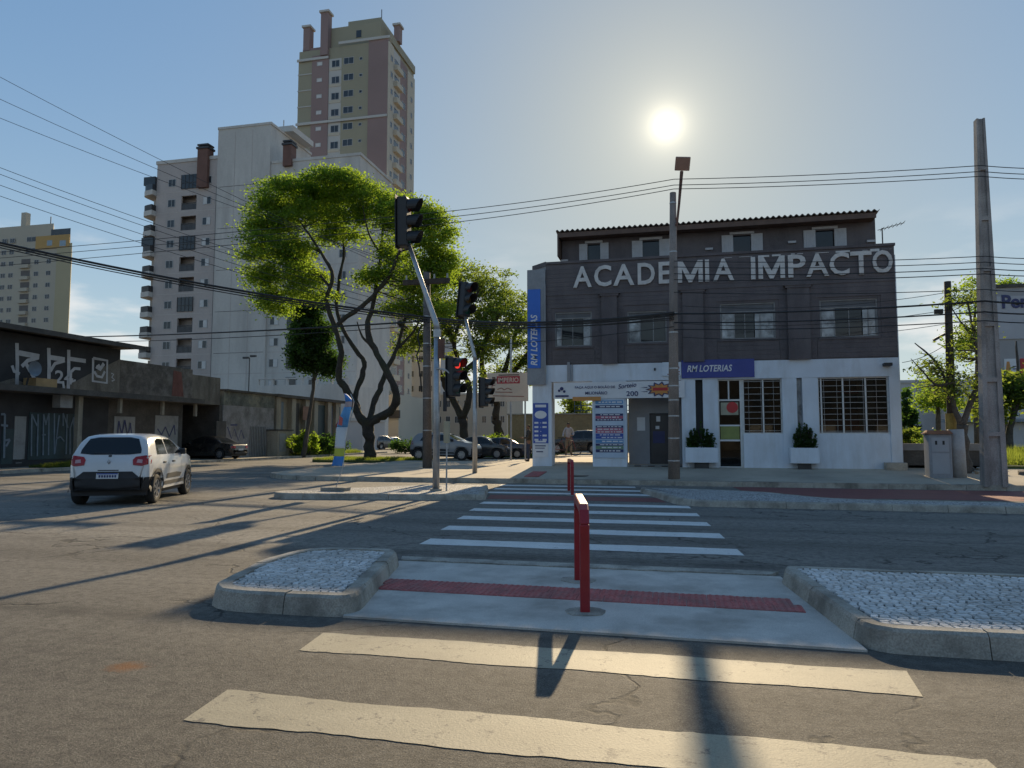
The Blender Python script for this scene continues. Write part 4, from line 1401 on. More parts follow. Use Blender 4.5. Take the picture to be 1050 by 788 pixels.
for i in range(nfl):
    y = 187 + 20.9 * i
    zc = azz(y)
    far_window(apt, ax(174.5), va, zc - .55, 1.25, 1.15, 'two')
    st = 'half' if (i * 7 % 5) < 3 else 'halfr'
    far_window(apt, ax(211), va, zc - .55, 1.35, 1.15, st)
    x0, x1 = ax(184.5), ax(200)
    glazed = i in (0, 3, 6)
    if glazed:
        k = MB().box(x0, x1, va - .12, va - .002, zc - 1.05, zc + 1.05)
        o = rb(k, 'glazed_balcony', GLZ, apt)
        kk = MB()
        for q in range(5):
            xx = x0 + (x1 - x0) * q / 4
            kk.box(xx - .04, xx + .04, va - .16, va - .121, zc - 1.05, zc + 1.05)
        kk.box(x0, x1, va - .17, va - .121, zc - .2, zc - .12)
        rb(kk, 'mullions', RAIL, apt)
    else:
        # balcony set back behind the wall opening, with its door and railing
        rb(MB().box((x0 + x1) / 2 + .1, x1 - .1, va + 1.42, va + 1.499, zc - 1.05, zc + .8), 'balcony_door', GLZ, apt)
        kk = MB().box(x0, x1, va + .02, va + .08, zc - .15, zc - .07)
        for q in range(12):
            xx = x0 + (x1 - x0) * (q + .5) / 12
            kk.box(xx - .03, xx + .03, va + .03, va + .07, zc - 1.1, zc - .15)
        rb(kk, 'railing', RAIL, apt)
        rb(MB().box(x0, x1, va + .081, va + .1, zc - 1.08, zc - .25), 'railing_panel', mat('smoked_glass', (.12, .12, .125), .3, .1, 1), apt)
    # corner balcony on the left edge
    xa = ax(145.5)
    zb = zc - .95
    cb_ = MB().prism(smooth_poly([(xa, va - .3), (uA + .02, va - .9), (uA + .02, va + 3.2), (xa, va + 3.2)], [.9, .1, 0, .3]), zb - .75, zb - .02)
    rb(cb_, 'corner_balcony', APL, apt)
    rb(MB().prism(smooth_poly([(xa + .05, va - .25), (uA - .02, va - .84), (uA - .02, va + 3.1), (xa + .05, va + 3.1)], [.9, .1, 0, .3]), zb - .02, zb + .85), 'balcony_guard', RAIL if i else GLZ, apt)
    rb(MB().box(uA - .9, uA - .02, va + .6, va + 2.4, zb + .86, zb + 1.9), 'balcony_recess', APB, apt)
    if i in (0, 3): rb(MB().box(xa + .2, uA - .02, va - .35, va + .59, zb + .86, zb + 2.1), 'glazed_balcony', GLZ, apt)
    # right wing windows
    if i >= 1:
        far_window(apt, ax(283.5), va - .05, zc - .55, 1.35, 1.15, st)
        far_window(apt, ax(301.5), va - .05, zc - .9, 1.7, 1.9, 'plain')
        far_window(apt, ax(323), va - .05, zc - .55, 1.1, 1.15, 'two')
        far_window(apt, ax(352), va - .05, zc - .55, 1.1, 1.15, 'two')
# podium of the block
pod = empty('podium_wall', (ax(300) * .9, va - 9, 0), 0, 'long pale podium with a slotted parapet in front of the grey apartment block', 'wall')
pa, pb = at(264, 388, va - 9), at(355, 388, va - 9)
zp = at(300, 387.5, va - 9).z
k = MB().box(pa.x, pb.x, va - 9, va - .5, -.02, zp - .9).box(pa.x, pb.x, va - 9, va - 8.6, zp - .15, zp)
for i in range(7):
    xx = pa.x + (pb.x - pa.x) * i / 6
    k.box(xx - .15, xx + .15, va - 8.95, va - 8.65, zp - .9, zp - .15)
rb(k, 'wall', APL, pod)

# ---- tall olive and mauve tower
vt = 117.0


def tx(x, y=100): return at(x, y, vt).x


def tz(y, x=350): return at(x, y, vt).z


OLIVE = mat('tower_olive', (0.31, 0.285, 0.205), .85, .06, .15)
MAUVE = mat('tower_mauve', (0.26, 0.185, 0.172), .85, .07, .15)
CREAM = mat('tower_cream', (0.50, 0.45, 0.36), .85, .06, .15)
OFFW = mat('tower_offwhite', (0.46, 0.45, 0.42), .8, .05, .2)
tow = empty('residential_tower', (tx(350), vt, 0), 0, 'very tall olive and mauve residential tower with white floor bands', 'building')
c0, c1, c2, c3, c4, c5 = tx(306), tx(320), tx(337), tx(350), tx(378), tx(398)
ztop = tz(57)
vtb = at(424, 90, vt).y + 0
d_ = ray(424, 100)
vtb = c5 / d_.x * d_.y
ch = vtb - vt
rb(MB().box(c0, c5, vt + .02, vtb, -.02, tz(48)), 'core_wall', OLIVE, tow)
rb(MB().box(c0 - .05, c1, vt - .1, vt + .019, 0, ztop), 'olive_bay', OLIVE, tow)
rb(MB().box(c1, c2, vt - .3, vt + .019, 0, tz(55)), 'mauve_bay', MAUVE, tow)
rb(MB().box(c2, c3, vt - .12, vt + .019, 0, tz(60)), 'window_bay', OFFW, tow)
rb(MB().box(c3, c4, vt - .16, vt + .019, 0, tz(48)), 'olive_bay', OLIVE, tow)
rb(MB().box(c4, c5 + .02, vt - .32, vt + .019, 0, tz(47)), 'mauve_bay', MAUVE, tow)
side = [(0, .14, CREAM), (.14, .42, OFFW), (.42, .70, MAUVE), (.70, 1, CREAM)]
for a, b, m_ in side:
    rb(MB().box(c5 + (.021 if a == 0 else .03), c5 + (.25 if m_ is CREAM else .12), vt + ch * a + (.0 if a else -.3), vt + ch * b, 0, tz(50) - a * 1.0), 'side_bay', m_, tow)
for y in (58.5, 124.5):
    rb(MB().box(c0 - .2, c2 + (.0 if y < 100 else c5 - c2), vt - .5, vt - .33, tz(y) - .2, tz(y) + .25), 'floor_band', OFFW, tow)
rb(MB().box(c3 - .5, c5 + .4, vt - .55, vt - .33, tz(46) - .2, tz(46) + .3), 'floor_band', OFFW, tow)
for i in range(22):
    y = 64 + 16.7 * i
    if y > 430: break
    zc = tz(y)
    if zc < 6: break
    rb(MB().box(c0 - .12, c1, vt - .2, vt - .101, zc - 1.7, zc - 1.5), 'floor_band', OFFW, tow)
    if i < 9:
        far_window(tow, (c1 + c2) / 2 - .1, vt - .3, zc - .35, 1.1, .75, 'plain', gm=SHUTF)
        far_window(tow, tx(344), vt - .12, zc - .9, 1.6, 1.35, 'two')
        far_window(tow, tx(357.5), vt - .16, zc - .65, 2.0, 1.3, 'two')
        far_window(tow, tx(370), vt - .16, zc - .2, .65, .6, 'plain')
        rb(MB().box(c2 + .1, c3 - .1, vt - .2, vt - .121, zc - 1.5, zc - 1.0), 'spandrel', CREAM, tow)
    far_window(tow, c5 + .25, vt + ch * .07, zc - .6, .9, 1.1, 'plain', 's')
    rb(MB().box(c5 + .121, c5 + .9, vt + ch * .17, vt + ch * .40, zc - 1.5, zc - .5), 'side_balcony', CREAM, tow)
    far_window(tow, c5 + .12, vt + ch * .28, zc - .45, 2.2, 1.4, 'plain', 's')
    far_window(tow, c5 + .12, vt + ch * .56, zc - .45, 1.8, 1.3, 'plain', 's')
    far_window(tow, c5 + .25, vt + ch * .86, zc - .6, .9, 1.1, 'plain', 's')
# crown of the tower
rb(MB().box(tx(308), tx(330), vt + .5, vt + 4, tz(56), tz(44)), 'roof_terrace', MAUVE, tow)
rb(MB().box(tx(337), tx(388), vt + .6, vtb - 2, tz(48), tz(26)).box(tx(352), tx(386), vt + 1.5, vtb - 3, tz(26), tz(18.5)), 'penthouse', OLIVE, tow)
rb(MB().box(tx(363), tx(368), vt + .5, vt + .59, tz(39), tz(32)), 'penthouse_window', GLZ, tow)
for (a, b, y0, y1, dv) in ((308.5, 315, 20, 46, .4), (329, 336.5, 10.5, 56, -.6), (396.5, 402, 22, 40, 3)):
    rb(MB().box(tx(a), tx(b), vt + dv, vt + dv + 1.5, tz(y1), tz(y0 + 2)), 'chimney', MAUVE, tow)
    rb(MB().box(tx(a) - .25, tx(b) + .25, vt + dv - .25, vt + dv + 1.75, tz(y0 + 2), tz(y0)), 'chimney_cap', OFFW, tow)
rb(MB().cyl((tx(381), vt + 4, tz(20)), (tx(381), vt + 4, tz(2)), .08, n=5), 'lightning_rod', RAIL, tow)
rb(MB().box(c5 - .1, c5 + .3, vt + 1, vtb, tz(48), tz(40)), 'side_parapet', OLIVE, tow)
rb(MB().box(c0, c5 + 6, vt - 8, vtb + 6, -.02, at(400, 405, vt - 8).z), 'podium', CREAM, tow)
rb(MB().box(c5 - 3, c5 + 6.3, vt - 8.4, vt - 8.01, at(400, 429, vt - 8).z, at(400, 421, vt - 8).z), 'podium_canopy', RAIL, tow)

# ---- beige tower far left
vl = 146.0


def lx(x): return at(x, 280, vl).x


def lz(y, x=40): return at(x, y, vl).z


LBE = mat('left_tower_beige', (0.42, 0.385, 0.31), .85, .06, .1)
LOC = mat('left_tower_ochre', (0.42, 0.27, 0.10), .85, .07, .1)
LYE = mat('left_tower_yellow', (0.40, 0.355, 0.23), .85, .06, .1)
lt = empty('beige_tower', (lx(30), vl, 0), 0, 'distant beige tower with an ochre top band above the black shop roof', 'building')
_d = ray(77.5, 300)
LD = Vector((_d.x, _d.y)).normalized()      # the tower's flank runs back at an oblique angle


def lbox_(x0, x1, v0, dep, z0, z1):
    return MB().prism([(x0, v0), (x1, v0), (x1 + LD.x * dep, v0 + LD.y * dep), (x0 + LD.x * dep, v0 + LD.y * dep)], z0, z1)


rb(lbox_(lx(-28), lx(58), vl, 16, -.02, lz(252)), 'wall', LBE, lt)
rb(lbox_(lx(58) + .001, lx(73.5), vl - .25, 16, -.02, lz(252)), 'yellow_wing', LYE, lt)
rb(lbox_(lx(-28), lx(52), vl + .2, 13, lz(252) + .001, lz(231, 30)), 'penthouse', LBE, lt)
rb(lbox_(lx(36), lx(71), vl - .3, 10, lz(256), lz(243)), 'ochre_band', LOC, lt)
rb(lbox_(lx(50), lx(70), vl + .1, 9, lz(243) + .001, lz(236.5)), 'top_glazing', GLZ, lt)
rb(MB().box(lx(17), lx(22), vl + .5, vl + 1.8, lz(232), lz(216)), 'chimney', LBE, lt)
rb(MB().cyl((lx(46), vl + 1, lz(232)), (lx(46), vl + 1, lz(222)), .12, n=5), 'lightning_rod', RAIL, lt)
for i in range(11):
    y = 245 + 11.95 * i
    if y > 356: break
    zc = lz(y)
    for x, w in ((3, 1.5), (11, 1.5)): far_window(lt, lx(x), vl, zc - .6, w, 1.2, 'two')
    if i >= 2:
        far_window(lt, lx(37), vl, zc - .6, 1.4, 1.2, 'two')
        far_window(lt, lx(49.5), vl, zc - .6, 1.4, 1.2, 'two')
        x0, x1 = lx(21.5), lx(30.5)
        rb(MB().box(x0, x1, vl - .05, vl - .002, zc - 1.3, zc + 1.0), 'balcony_recess', LOG, lt)  # flat dark panel, the shade of the recess is in its colour
        rb(MB().box(x0, x1, vl - .7, vl - .051, zc - 1.45, zc - .55), 'balcony', LBE, lt)
    else:
        far_window(lt, lx(30), vl + .2 if i == 0 else vl, zc - .6, 3.0, 1.3, 'two')
        if i == 0: far_window(lt, lx(50.5), vl - .3, lz(251) - .6, 1.6, 1.4, 'plain', gm=mat('sky_pane', (.22, .3, .36), .1, .1, 1)); far_window(lt, lx(64), vl - .3, lz(252) - .7, 1.9, 1.5, 'plain', gm=MATS['sky_pane'])

# ---- plain buildings closing the side street
def block(name, x0, x1, ytop, v, depth, m, label, rows=0, cols=0, yb=455, wst='two'):
    p, q = at(x0, ytop, v), at(x1, ytop, v)
    root = empty(name, ((p.x + q.x) / 2, v, 0), 0, label, 'building')
    zt_ = (p.z + q.z) / 2
    rb(MB().box(p.x, q.x, v, v + depth, -.02, zt_), 'wall', m, root)
    rb(MB().box(p.x - .15, q.x + .15, v - .15, v + depth + .1, zt_, zt_ + .35), 'parapet', OFFW, root)
    for i in range(rows):
        for j in range(cols):
            far_window(root, p.x + (q.x - p.x) * (j + .5) / cols, v, zt_ - 2.3 - i * 3.0, min(1.6, (q.x - p.x) / cols * .5), 1.3, wst)
    return root


block('street_building', 418, 446, 345, 135, 14, mat('far_grey', (.36, .36, .36), .85, .06, .1), 'pale grey building closing the view down the side street', 4, 3)
block('street_building', 340, 372, 432, 72, 6, mat('low_white', (.42, .41, .4), .85, .06, .3), 'low white garage building beyond the beige pillared building', 0, 0)
block('street_building', 446, 520, 405, 128, 14, mat('far_beige', (.42, .37, .3), .85, .06, .1), 'low beige building far behind the street trees', 2, 8)

# ================================================================ row of old shops, facades facing the side street
UF = -28.5


def su(x, y):
    d = ray(x, y)
    return d * (UF / d.x) + Vector((0, 0, CAM_H))


SHB = mat('shop_black', (0.034, 0.035, 0.039), .75, .3, 1.5, .2, 20, stain=(.05, .05, .055), sfac=.5, sscale=1)
SHG = mat('shop_grey_render', (0.20, 0.18, 0.15), .9, .2, 1.5, .25, 15, .004, stain=(.07, .06, .05), sfac=.8, sscale=1.0, streak=True)
SHD = mat('shop_dark_render', (0.105, 0.095, 0.084), .9, .3, 1.2, .25, 15, stain=(.05, .046, .042), sfac=.7, sscale=.8)
SHC = mat('shop_mottled', (0.13, 0.115, 0.10), .9, .25, 2, .3, 12, stain=(.30, .27, .24), sfac=.55, sscale=1.6)
TEAL = mat('shop_teal_panel', (0.03, 0.055, 0.06), .6, .25, 1.5)
SPRAY = mat('spray_white', (0.46, 0.46, 0.47), .7, .15, 3)
SPRAYB = mat('spray_blue_grey', (0.16, 0.20, 0.24), .7, .2, 3)
BEIGE = mat('shop_beige', (0.36, 0.32, 0.25), .9, .12, 1, .15, 10, stain=(.15, .13, .11), sfac=.6, sscale=.8, streak=True)
SHT = mat('shutter_grey', (0.30, 0.30, 0.29), .7, .15, 2, stain=(.13, .12, .12), sfac=.6, sscale=2)


_lay = [0]


def layer(b_):
    _lay[0] += 1
    return b_ + .0012 * (_lay[0] % 24)


def stroke(root, pts, w, m=SPRAY, name='graffiti'):
    k = MB()
    ul_ = layer(UF + .016)
    P = [su(*p) for p in pts]
    n = Vector((0, 0, 0))
    L, Rr = [], []
    for i, p in enumerate(P):
        d = (P[min(i + 1, len(P) - 1)] - P[max(i - 1, 0)]).normalized()
        nn = Vector((0, -d.z, d.y)) * (w / 2)
        L.append(p + nn); Rr.append(p - nn)
    vs = []
    for a, b in zip(L, Rr): vs += [(ul_, a.y, a.z), (ul_, b.y, b.z)]
    k.add(vs, [(2 * i, 2 * i + 1, 2 * i + 3, 2 * i + 2) for i in range(len(P) - 1)])
    return rb(k, name, m, root)


def yz(x, y): p = su(x, y); return (p.y, p.z)


shopA = empty('black_shop', (UF, 27, 0.1), 0, 'two storey black painted shop with big white graffiti letters', 'building')
ya, yb = 19.0, su(122, 400).y
zc_, ze = 3.62, 6.08
rb(MB().box(UF - 9, UF, ya, yb, zc_ + .12, ze), 'upper_wall', SHB, shopA)
gp = [yz(60, 399), (yb, zc_ + .14), (yb, su(121, 368).z), yz(93, 383), yz(78, 391)]
rb(MB().sideprism(gp, UF + .001, UF + .012), 'bare_render', SHG, shopA)
rb(MB().sideprism([(ya, zc_ + .13), yz(0, 392), yz(14, 388), yz(36, 398), (su(36, 399).y, zc_ + .13)], UF + .001, UF + .012), 'bare_render', SHG, shopA)
k = MB()
for (x0, x1, y0_, y1_) in ():
    pass
rb(MB().box(UF - 9, UF - .6, ya, yb, .1, zc_ - .15), 'lower_wall', SHB, shopA)
rb(MB().box(UF - 9.2, UF + 1.1, ya - .5, yb + .8, ze + .1, ze + .2).box(UF + 1.02, UF + 1.1, ya - .5, yb + .8, ze - .02, ze + .099), 'roof_slab', SHD, shopA)
rb(MB().box(UF - .6, UF + .9, ya, su(197, 403).y, zc_ - .15, zc_ + .119), 'canopy', SHD, shopA)
stA = [([(17, 352), (17.5, 372), (17, 398)], .28), ([(19, 362), (40, 366)], .38), ([(39, 367), (28, 370), (22, 376)], .28), ([(25, 371), (33, 385), (39, 396)], .28),
       ([(12, 375), (14, 381), (20, 383.5)], .22), ([(49.5, 357), (50, 375), (49.5, 399)], .3), ([(50, 366.5), (66, 369)], .36), ([(66, 370), (56, 373), (51, 381)], .26),
       ([(70, 359), (70, 380), (69.5, 400)], .3), ([(70, 368), (87.5, 370.5)], .32), ([(82, 378.5), (76, 378), (71, 383)], .24), ([(77, 390), (70, 393)], .15), ([(64, 391), (65, 399)], .2)]
for pts, w in stA: stroke(shopA, pts, w * .62)
for pts, w in (([(95, 367.5), (109.5, 370), (109, 393), (94.5, 391), (95, 367.5)], .2), ([(96, 381), (99, 386), (104, 387), (107, 381)], .2), ([(98, 376), (102, 379), (106, 373)], .28), ([(113.5, 383), (116, 384), (114, 387), (117, 390), (114, 391)], .1), ([(103, 379), (100, 374)], .2)):
    stroke(shopA, pts, w * .7)
p24 = su(55, 393)
me = text_mesh('24', 'graffiti', SPRAY, 1.05, .62, .004, .02)
place(me, 'graffiti', shopA, Vector((UF + .05, p24.y, p24.z)) - shopA.location, (math.pi / 2, 0, math.pi / 2))
# lower front: doors, panels and tall thin letters
UL = UF - .6


def lo(x, y):
    d = ray(x, y)
    return d * (UL / d.x) + Vector((0, 0, CAM_H))


def lbox(root, x0, x1, y0, y1, name, m, t=.03):
    a, b = lo(x0, y0), lo(x1, y1)
    return rb(MB().box(UL + .001, UL + t, a.y, b.y, max(b.z, .13), a.z), name, m, root)


lbox(shopA, 15, 24.5, 427, 471, 'roller_shutter', SHT)
for i in range(12):
    a, b = lo(15, 471), lo(24.5, 427)
    z = .3 + i * (b.z - .4) / 12
    rb(MB().box(UL + .0305, UL + .045, a.y + .03, b.y - .03, z, z + .03), 'shutter_slat', SHT, shopA)
lbox(shopA, 30, 80, 423, 470, 'wall_panel', TEAL)
letters = [[(31, 468), (31.5, 425)], [(31.5, 425), (37, 437)], [(37, 468), (38, 425)], [(43, 467), (43.5, 425)], [(43.5, 425), (46, 436), (49.5, 424)], [(49, 467), (49.5, 424)], [(55, 466), (55, 424)], [(55.5, 465), (60, 426)],
           [(64, 437), (64, 424)], [(64, 424), (69, 439)], [(67, 466), (68, 425)], [(75, 428), (71, 440)], [(75, 465), (75, 428)], [(71, 466), (71, 440)], [(79, 467), (79.5, 430)], [(42, 446), (46, 446)], [(57, 450), (61, 448), (65, 453)]]
for ln in letters:
    k = MB()
    P = [lo(*p) for p in ln]
    for a, b in zip(P, P[1:]):
        ly_ = layer(UL + .036); k.bar((ly_, a.y, max(a.z, .2)), (ly_, b.y, max(b.z, .2)), .075, .01, up=(1, 0, 0))
    rb(k, 'graffiti', SPRAYB, shopA)
lbox(shopA, 2, 12, 440, 476, 'wall_panel', TEAL)
for ln in ([(0, 425), (4, 425), (3, 470)], [(0, 436), (7, 437)], [(3, 452), (9, 451), (5, 458)]):
    k = MB(); P = [lo(*p) for p in ln]
    for a, b in zip(P, P[1:]): ly_ = layer(UL + .04); k.bar((ly_, a.y, max(a.z, .2)), (ly_, b.y, max(b.z, .2)), .1, .01, up=(1, 0, 0))
    rb(k, 'graffiti', SPRAYB, shopA)
pc = su(80.5, 425)
rb(MB().box(UF - .1, UF + .12, pc.y - .13, pc.y + .13, .1, zc_ - .151), 'pillar', BEIGE, shopA)
pc = su(62, 412)
rb(MB().box(UF - .1, UF + .35, pc.y - .35, pc.y + .35, pc.z - .3, pc.z + .3), 'meter_cabinet', SHT, shopA)
pc = su(33, 394)
rb(MB().box(UF + .1, UF + .8, pc.y - .55, pc.y + .55, zc_ + .12, zc_ + .5), 'plywood_box', mat('plywood', (.34, .23, .11), .8, .2, 2), shopA)
dish = empty('satellite_dish', (UF + .55, su(17, 386).y, zc_ + .12), 0, 'grey satellite dish on the canopy of the black shop', 'dish')
k = MB()
k.grid(lambda a, b: (.25 + .28 * (1 - b * b) * 0 + .18 * b * b, .34 * b * math.cos(a * 2 * math.pi), .75 + .34 * b * math.sin(a * 2 * math.pi)), 20, 4).build('reflector', SPRAYB, dish)
MB().cyl((0, 0, 0), (.2, 0, .75), .04, n=6).build('mast', A['darkmetal'], dish)

shopB = empty('mottled_shop', (UF, 34.5, .1), 0, 'low mottled concrete shop with a brick red patch beside the black shop', 'building')
yB1, yC1, yD1 = su(197, 400).y, su(226.5, 400).y, su(281, 430).y
rb(MB().box(UF - 8, UF, yb + .002, yB1, zc_ + .12, 5.55), 'parapet_wall', SHC, shopB)
rb(MB().sideprism([yz(176, 406), yz(188, 407), yz(186, 382), yz(178, 380)], UF + .001, UF + .015), 'brick_patch', mat('brick_red_patch', (.17, .07, .055), .9, .25, 3), shopB)
rb(MB().box(UF - 8, UL, yb + .002, yB1, .1, zc_ - .151), 'lower_wall', SHD, shopB)
for x0, x1, y0, y1 in ((117, 137, 427, 462), (159, 181, 426, 470)):
    lbox(shopB, x0, x1, y0, y1, 'roller_shutter', SHT)
for ln in ([(119, 452), (121, 432), (124, 446), (127, 431), (130, 448), (133, 434), (135, 450)], [(161, 440), (165, 446), (169, 438), (173, 448), (178, 436), (179, 446)], [(162, 452), (170, 450), (176, 455)]):
    k = MB(); P = [lo(*p) for p in ln]
    for a, b in zip(P, P[1:]): ly_ = layer(UL + .04); k.bar((ly_, a.y, a.z), (ly_, b.y, b.z), .07, .01, up=(1, 0, 0))
    rb(k, 'graffiti', NAVY, shopB)
for x in (117, 161, 195):
    p = su(x, 410)
    rb(MB().box(UF + .3, UF + .45, p.y - .08, p.y + .08, zc_ - .9, zc_ - .152), 'bracket', BEIGE, shopB)

shopC = empty('carport_shop', (UF, 39, .1), 0, 'dark open carport behind the parked black sedan', 'building')
rb(MB().box(UF - 8, UF - .05, yB1 + .002, yC1, zc_ - .1, su(212, 386).z), 'parapet_wall', SHG, shopC)
rb(MB().box(UF - 8, UF - 4.5, yB1 + .002, yC1 + .3, .1, zc_ - .1), 'back_wall', SHD, shopC)
rb(MB().box(UF - 4.6, UF - .05, yC1, yC1 + .3, .1, zc_ - .1), 'side_wall', SHD, shopC)

wD = empty('graffiti_wall', (UF, 43.5, .1), 0, 'pale peeling wall with dark graffiti and a barred gate', 'wall')
rb(MB().box(UF - 1.5, UF, yC1 + .301, yD1, .1, 3.55), 'wall', mat('peeling_pale', (.30, .285, .28), .9, .2, 2, .2, 10, stain=(.12, .11, .10), sfac=.7, sscale=1.2), wD)
rb(MB().box(UF - 1.5, UF + .02, yC1 + .301, yD1, 3.551, 4.45), 'upper_panel', mat('painted_panel', (.14, .15, .13), .8, .5, 1.2, .3, 6, stain=(.36, .33, .24), sfac=.6, sscale=1.0), wD)
rb(MB().box(UF - 5, UF + .25, yC1 + .3, yD1 + .1, 4.451, 4.58), 'roof_edge', SHD, wD)
g0, g1 = su(256.5, 450), su(271.5, 450)
rb(MB().box(UF + .001, UF + .03, g0.y, g1.y, .12, 2.2), 'gate_backing', mat('gate_dark', (.10, .10, .10), .7, .2, 2), wD)
for i in range(10):
    y = g0.y + (g1.y - g0.y) * i / 9
    rb(MB().box(UF + .031, UF + .06, y - .03, y + .03, .15, 2.2), 'gate_bar', SHT, wD)
for ln in ([(233, 438), (237, 450), (240, 440), (244, 452), (247, 441), (250, 450)], [(232, 455), (238, 458), (246, 455), (251, 459)], [(236, 436), (243, 436)]):
    stroke(wD, ln, .1, NAVY)
g0, g1 = su(231, 450), su(219, 450)
rb(MB().box(UF + .001, UF + .04, su(221, 450).y, su(231, 450).y, .12, 2.5), 'doorway', SHD, wD)
mc = empty('meter_cabinet', (UF + .5, su(281, 455).y, .12), 0, 'grey masonry meter cabinet against the graffiti wall', 'cabinet')
MB().box(-.5, .4, -1.0, 1.0, 0, 1.8).build('cabinet', BEIGE, mc, bevel=.02)
MB().box(.401, .43, -.8, .1, .3, 1.6).build('door', SHT, mc)
MB().box(-.55, .45, -1.05, 1.05, 1.8, 1.9).build('cap', SHD, mc)

shE = empty('pillared_building', (UF, 52, .1), 0, 'beige single storey building with dark bays between pillars', 'building')
yE = su(352, 430).y
rb(MB().box(UF - 8, UF - .25, yD1 + .001, yE, .1, 4.4), 'wall', BEIGE, shE)
rb(MB().box(UF - 8, UF + .3, yD1 + .001, yE, 4.401, 4.62), 'roof_edge', SHD, shE)
for x0, x1, m_ in ((286.5, 293, SPRAYB), (304, 309, SHD), (325, 336, TEAL), (338, 344, SPRAYB), (346, 351, TEAL)):
    a, b = su(x0, 430), su(x1, 430)
    rb(MB().box(UF - .249, UF - .2, a.y, b.y, .1, 4.1), 'bay_panel', m_, shE)
for x in (284.5, 300, 314, 323, 337, 345):
    p = su(x, 430)
    rb(MB().box(UF - .249, UF + .1, p.y - .3, p.y + .3, .1, 4.4), 'pillar', BEIGE, shE)
p0, p1 = su(309, 430), su(315, 430)
rb(MB().box(UF + .101, UF + .14, p0.y, p1.y, su(312, 431).z, su(312, 417).z), 'poster', mat('poster_brown', (.22, .11, .07), .7, .2, 3), shE)

# ================================================================ behind and right of the gym
tw_ = empty('boundary_wall', (-4, 50, .3), 0, 'ochre rendered wall at the back of the parking lot', 'wall')
z_ = at(585, 424, 50).z
rb(MB().box(at(521, 430, 50).x, 12, 50, 50.25, .3, z_ - .08), 'wall', mat('ochre_render', (.34, .25, .13), .9, .15, .6, .2, 6, stain=(.18, .13, .08), sfac=.5, sscale=.5), tw_)
rb(MB().box(at(521, 430, 50).x - .1, 12.1, 49.92, 50.33, z_ - .08, z_), 'coping', A['kerb'], tw_)
fc = empty('mesh_fence', (-2, 50.1, z_), 0, 'blue mesh fence on top of the ochre wall', 'fence')
k0 = at(589, 410, 50.1).x
zf = at(600, 409, 50.1).z - z_
fm = mat('fence_blue', (.06, .10, .16), .6, .2, 2)
for i in range(16):
    MB().box(k0 + 2 + i * .45 - .02, k0 + 2 + i * .45 + .02, 0, .04, 0, zf).build('fence_post' if i % 5 == 0 else 'fence_bar', fm, fc)
for z in (.15, zf * .5, zf - .05):
    MB().box(k0 + 2, k0 + 9, .041, .06, z, z + .05).build('fence_rail', fm, fc)

wh = empty('warehouse', (30, 84, .4), 0, 'long white warehouse wall beyond the vacant lot', 'building')
WHW = mat('warehouse_white', (.47, .47, .48), .85, .07, .2, .08, 2, stain=(.33, .33, .33), sfac=.4, sscale=.2, streak=True)
p0, p1 = at(922, 393, 84), at(1012, 393, 84)
rb(MB().box(p0.x, p1.x, 84, 100, -.02, p0.z), 'wall', WHW, wh)
rb(MB().box(p0.x - .2, p1.x + .2, 83.85, 100.2, p0.z, p0.z + .3), 'parapet', WHW, wh)
q0 = at(985, 408, 78)
rb(MB().box(q0.x, q0.x + 34, 78, 83.8, -.02, at(990, 404, 78).z), 'annex_wall', WHW, wh)
for x in (1004, 1022):
    p = at(x, 415, 78)
    far_window(wh, p.x, 78, p.z - .7, 2.0, 1.6, 'two')
rb(MB().box(q0.x - 2, q0.x + 34, 77.2, 77.99, at(1000, 430, 78).z - .3, at(1000, 430, 78).z), 'awning', mat('awning_blue_grey', (.2, .23, .27), .7, .1, 1), wh)

per = empty('billboard_building', (19, 45, .5), 0, 'grey shop front with a tall sign wall behind the concrete pole', 'building')
p0, p1 = at(1017, 340, 45), at(1050, 340, 45)
zt_, zb_ = at(1035, 295, 45).z, at(1035, 390, 45).z
SGW = mat('sign_wall_grey', (.36, .345, .345), .8, .06, 1, .05, 20)
ux0 = at(1016.5, 390, 45).x
rb(MB().box(ux0, ux0 + 14, 45, 45.4, zb_, zt_), 'sign_wall', SGW, per)
rb(MB().box(ux0 - .1, ux0 + 14.1, 44.9, 45.5, zt_, zt_ + .18), 'coping', SHD, per)
rb(MB().box(ux0 + .1, ux0 + 14, 44.94, 44.999, at(1035, 348, 45).z, at(1035, 304, 45).z), 'sign_panel', mat('sign_panel_pale', (.44, .43, .45), .6, .05, 1), per)
rb(MB().box(ux0 + 6, ux0 + 14, 45.4, 52, .4, zb_), 'side_wall', SGW, per)
rb(MB().box(ux0 - .1, ux0 + 14, 44.6, 45.6, zb_ - .35, zb_ - .001), 'beam', SGW, per)
for q in (6.5, 13.5): rb(MB().box(ux0 + q, ux0 + q + .35, 45, 45.35, .4, zb_ - .351), 'pillar', SGW, per)
pt = at(1027, 317, 45)
place(text_mesh('Per', 'lettering', NAVY, at(1054, 317, 45).x - pt.x, .78, .03, .03), 'lettering', per, Vector((pt.x, 44.92, pt.z)) - per.location, (math.pi / 2, 0, 0))
p0, p1 = at(1030, 383, 45), at(1044, 368, 45)
rb(MB().box(p0.x, p1.x, 44.95, 44.999, p0.z, p1.z), 'small_sign', SIGNW, per)
rb(MB().wallprism([(p0.x + .05, p0.z + .1), (p0.x + .32, p0.z + .1), (p0.x + .25, p0.z + .65), (p0.x + .12, p0.z + .65)], 44.94, 44.949), 'sign_print', ORANGE, per)
rb(MB().box(p0.x + .4, p1.x - .08, 44.94, 44.949, p0.z + .2, p0.z + .26).box(p0.x + .4, p1.x - .12, 44.94, 44.949, p0.z + .35, p0.z + .4), 'sign_print', NAVY, per)
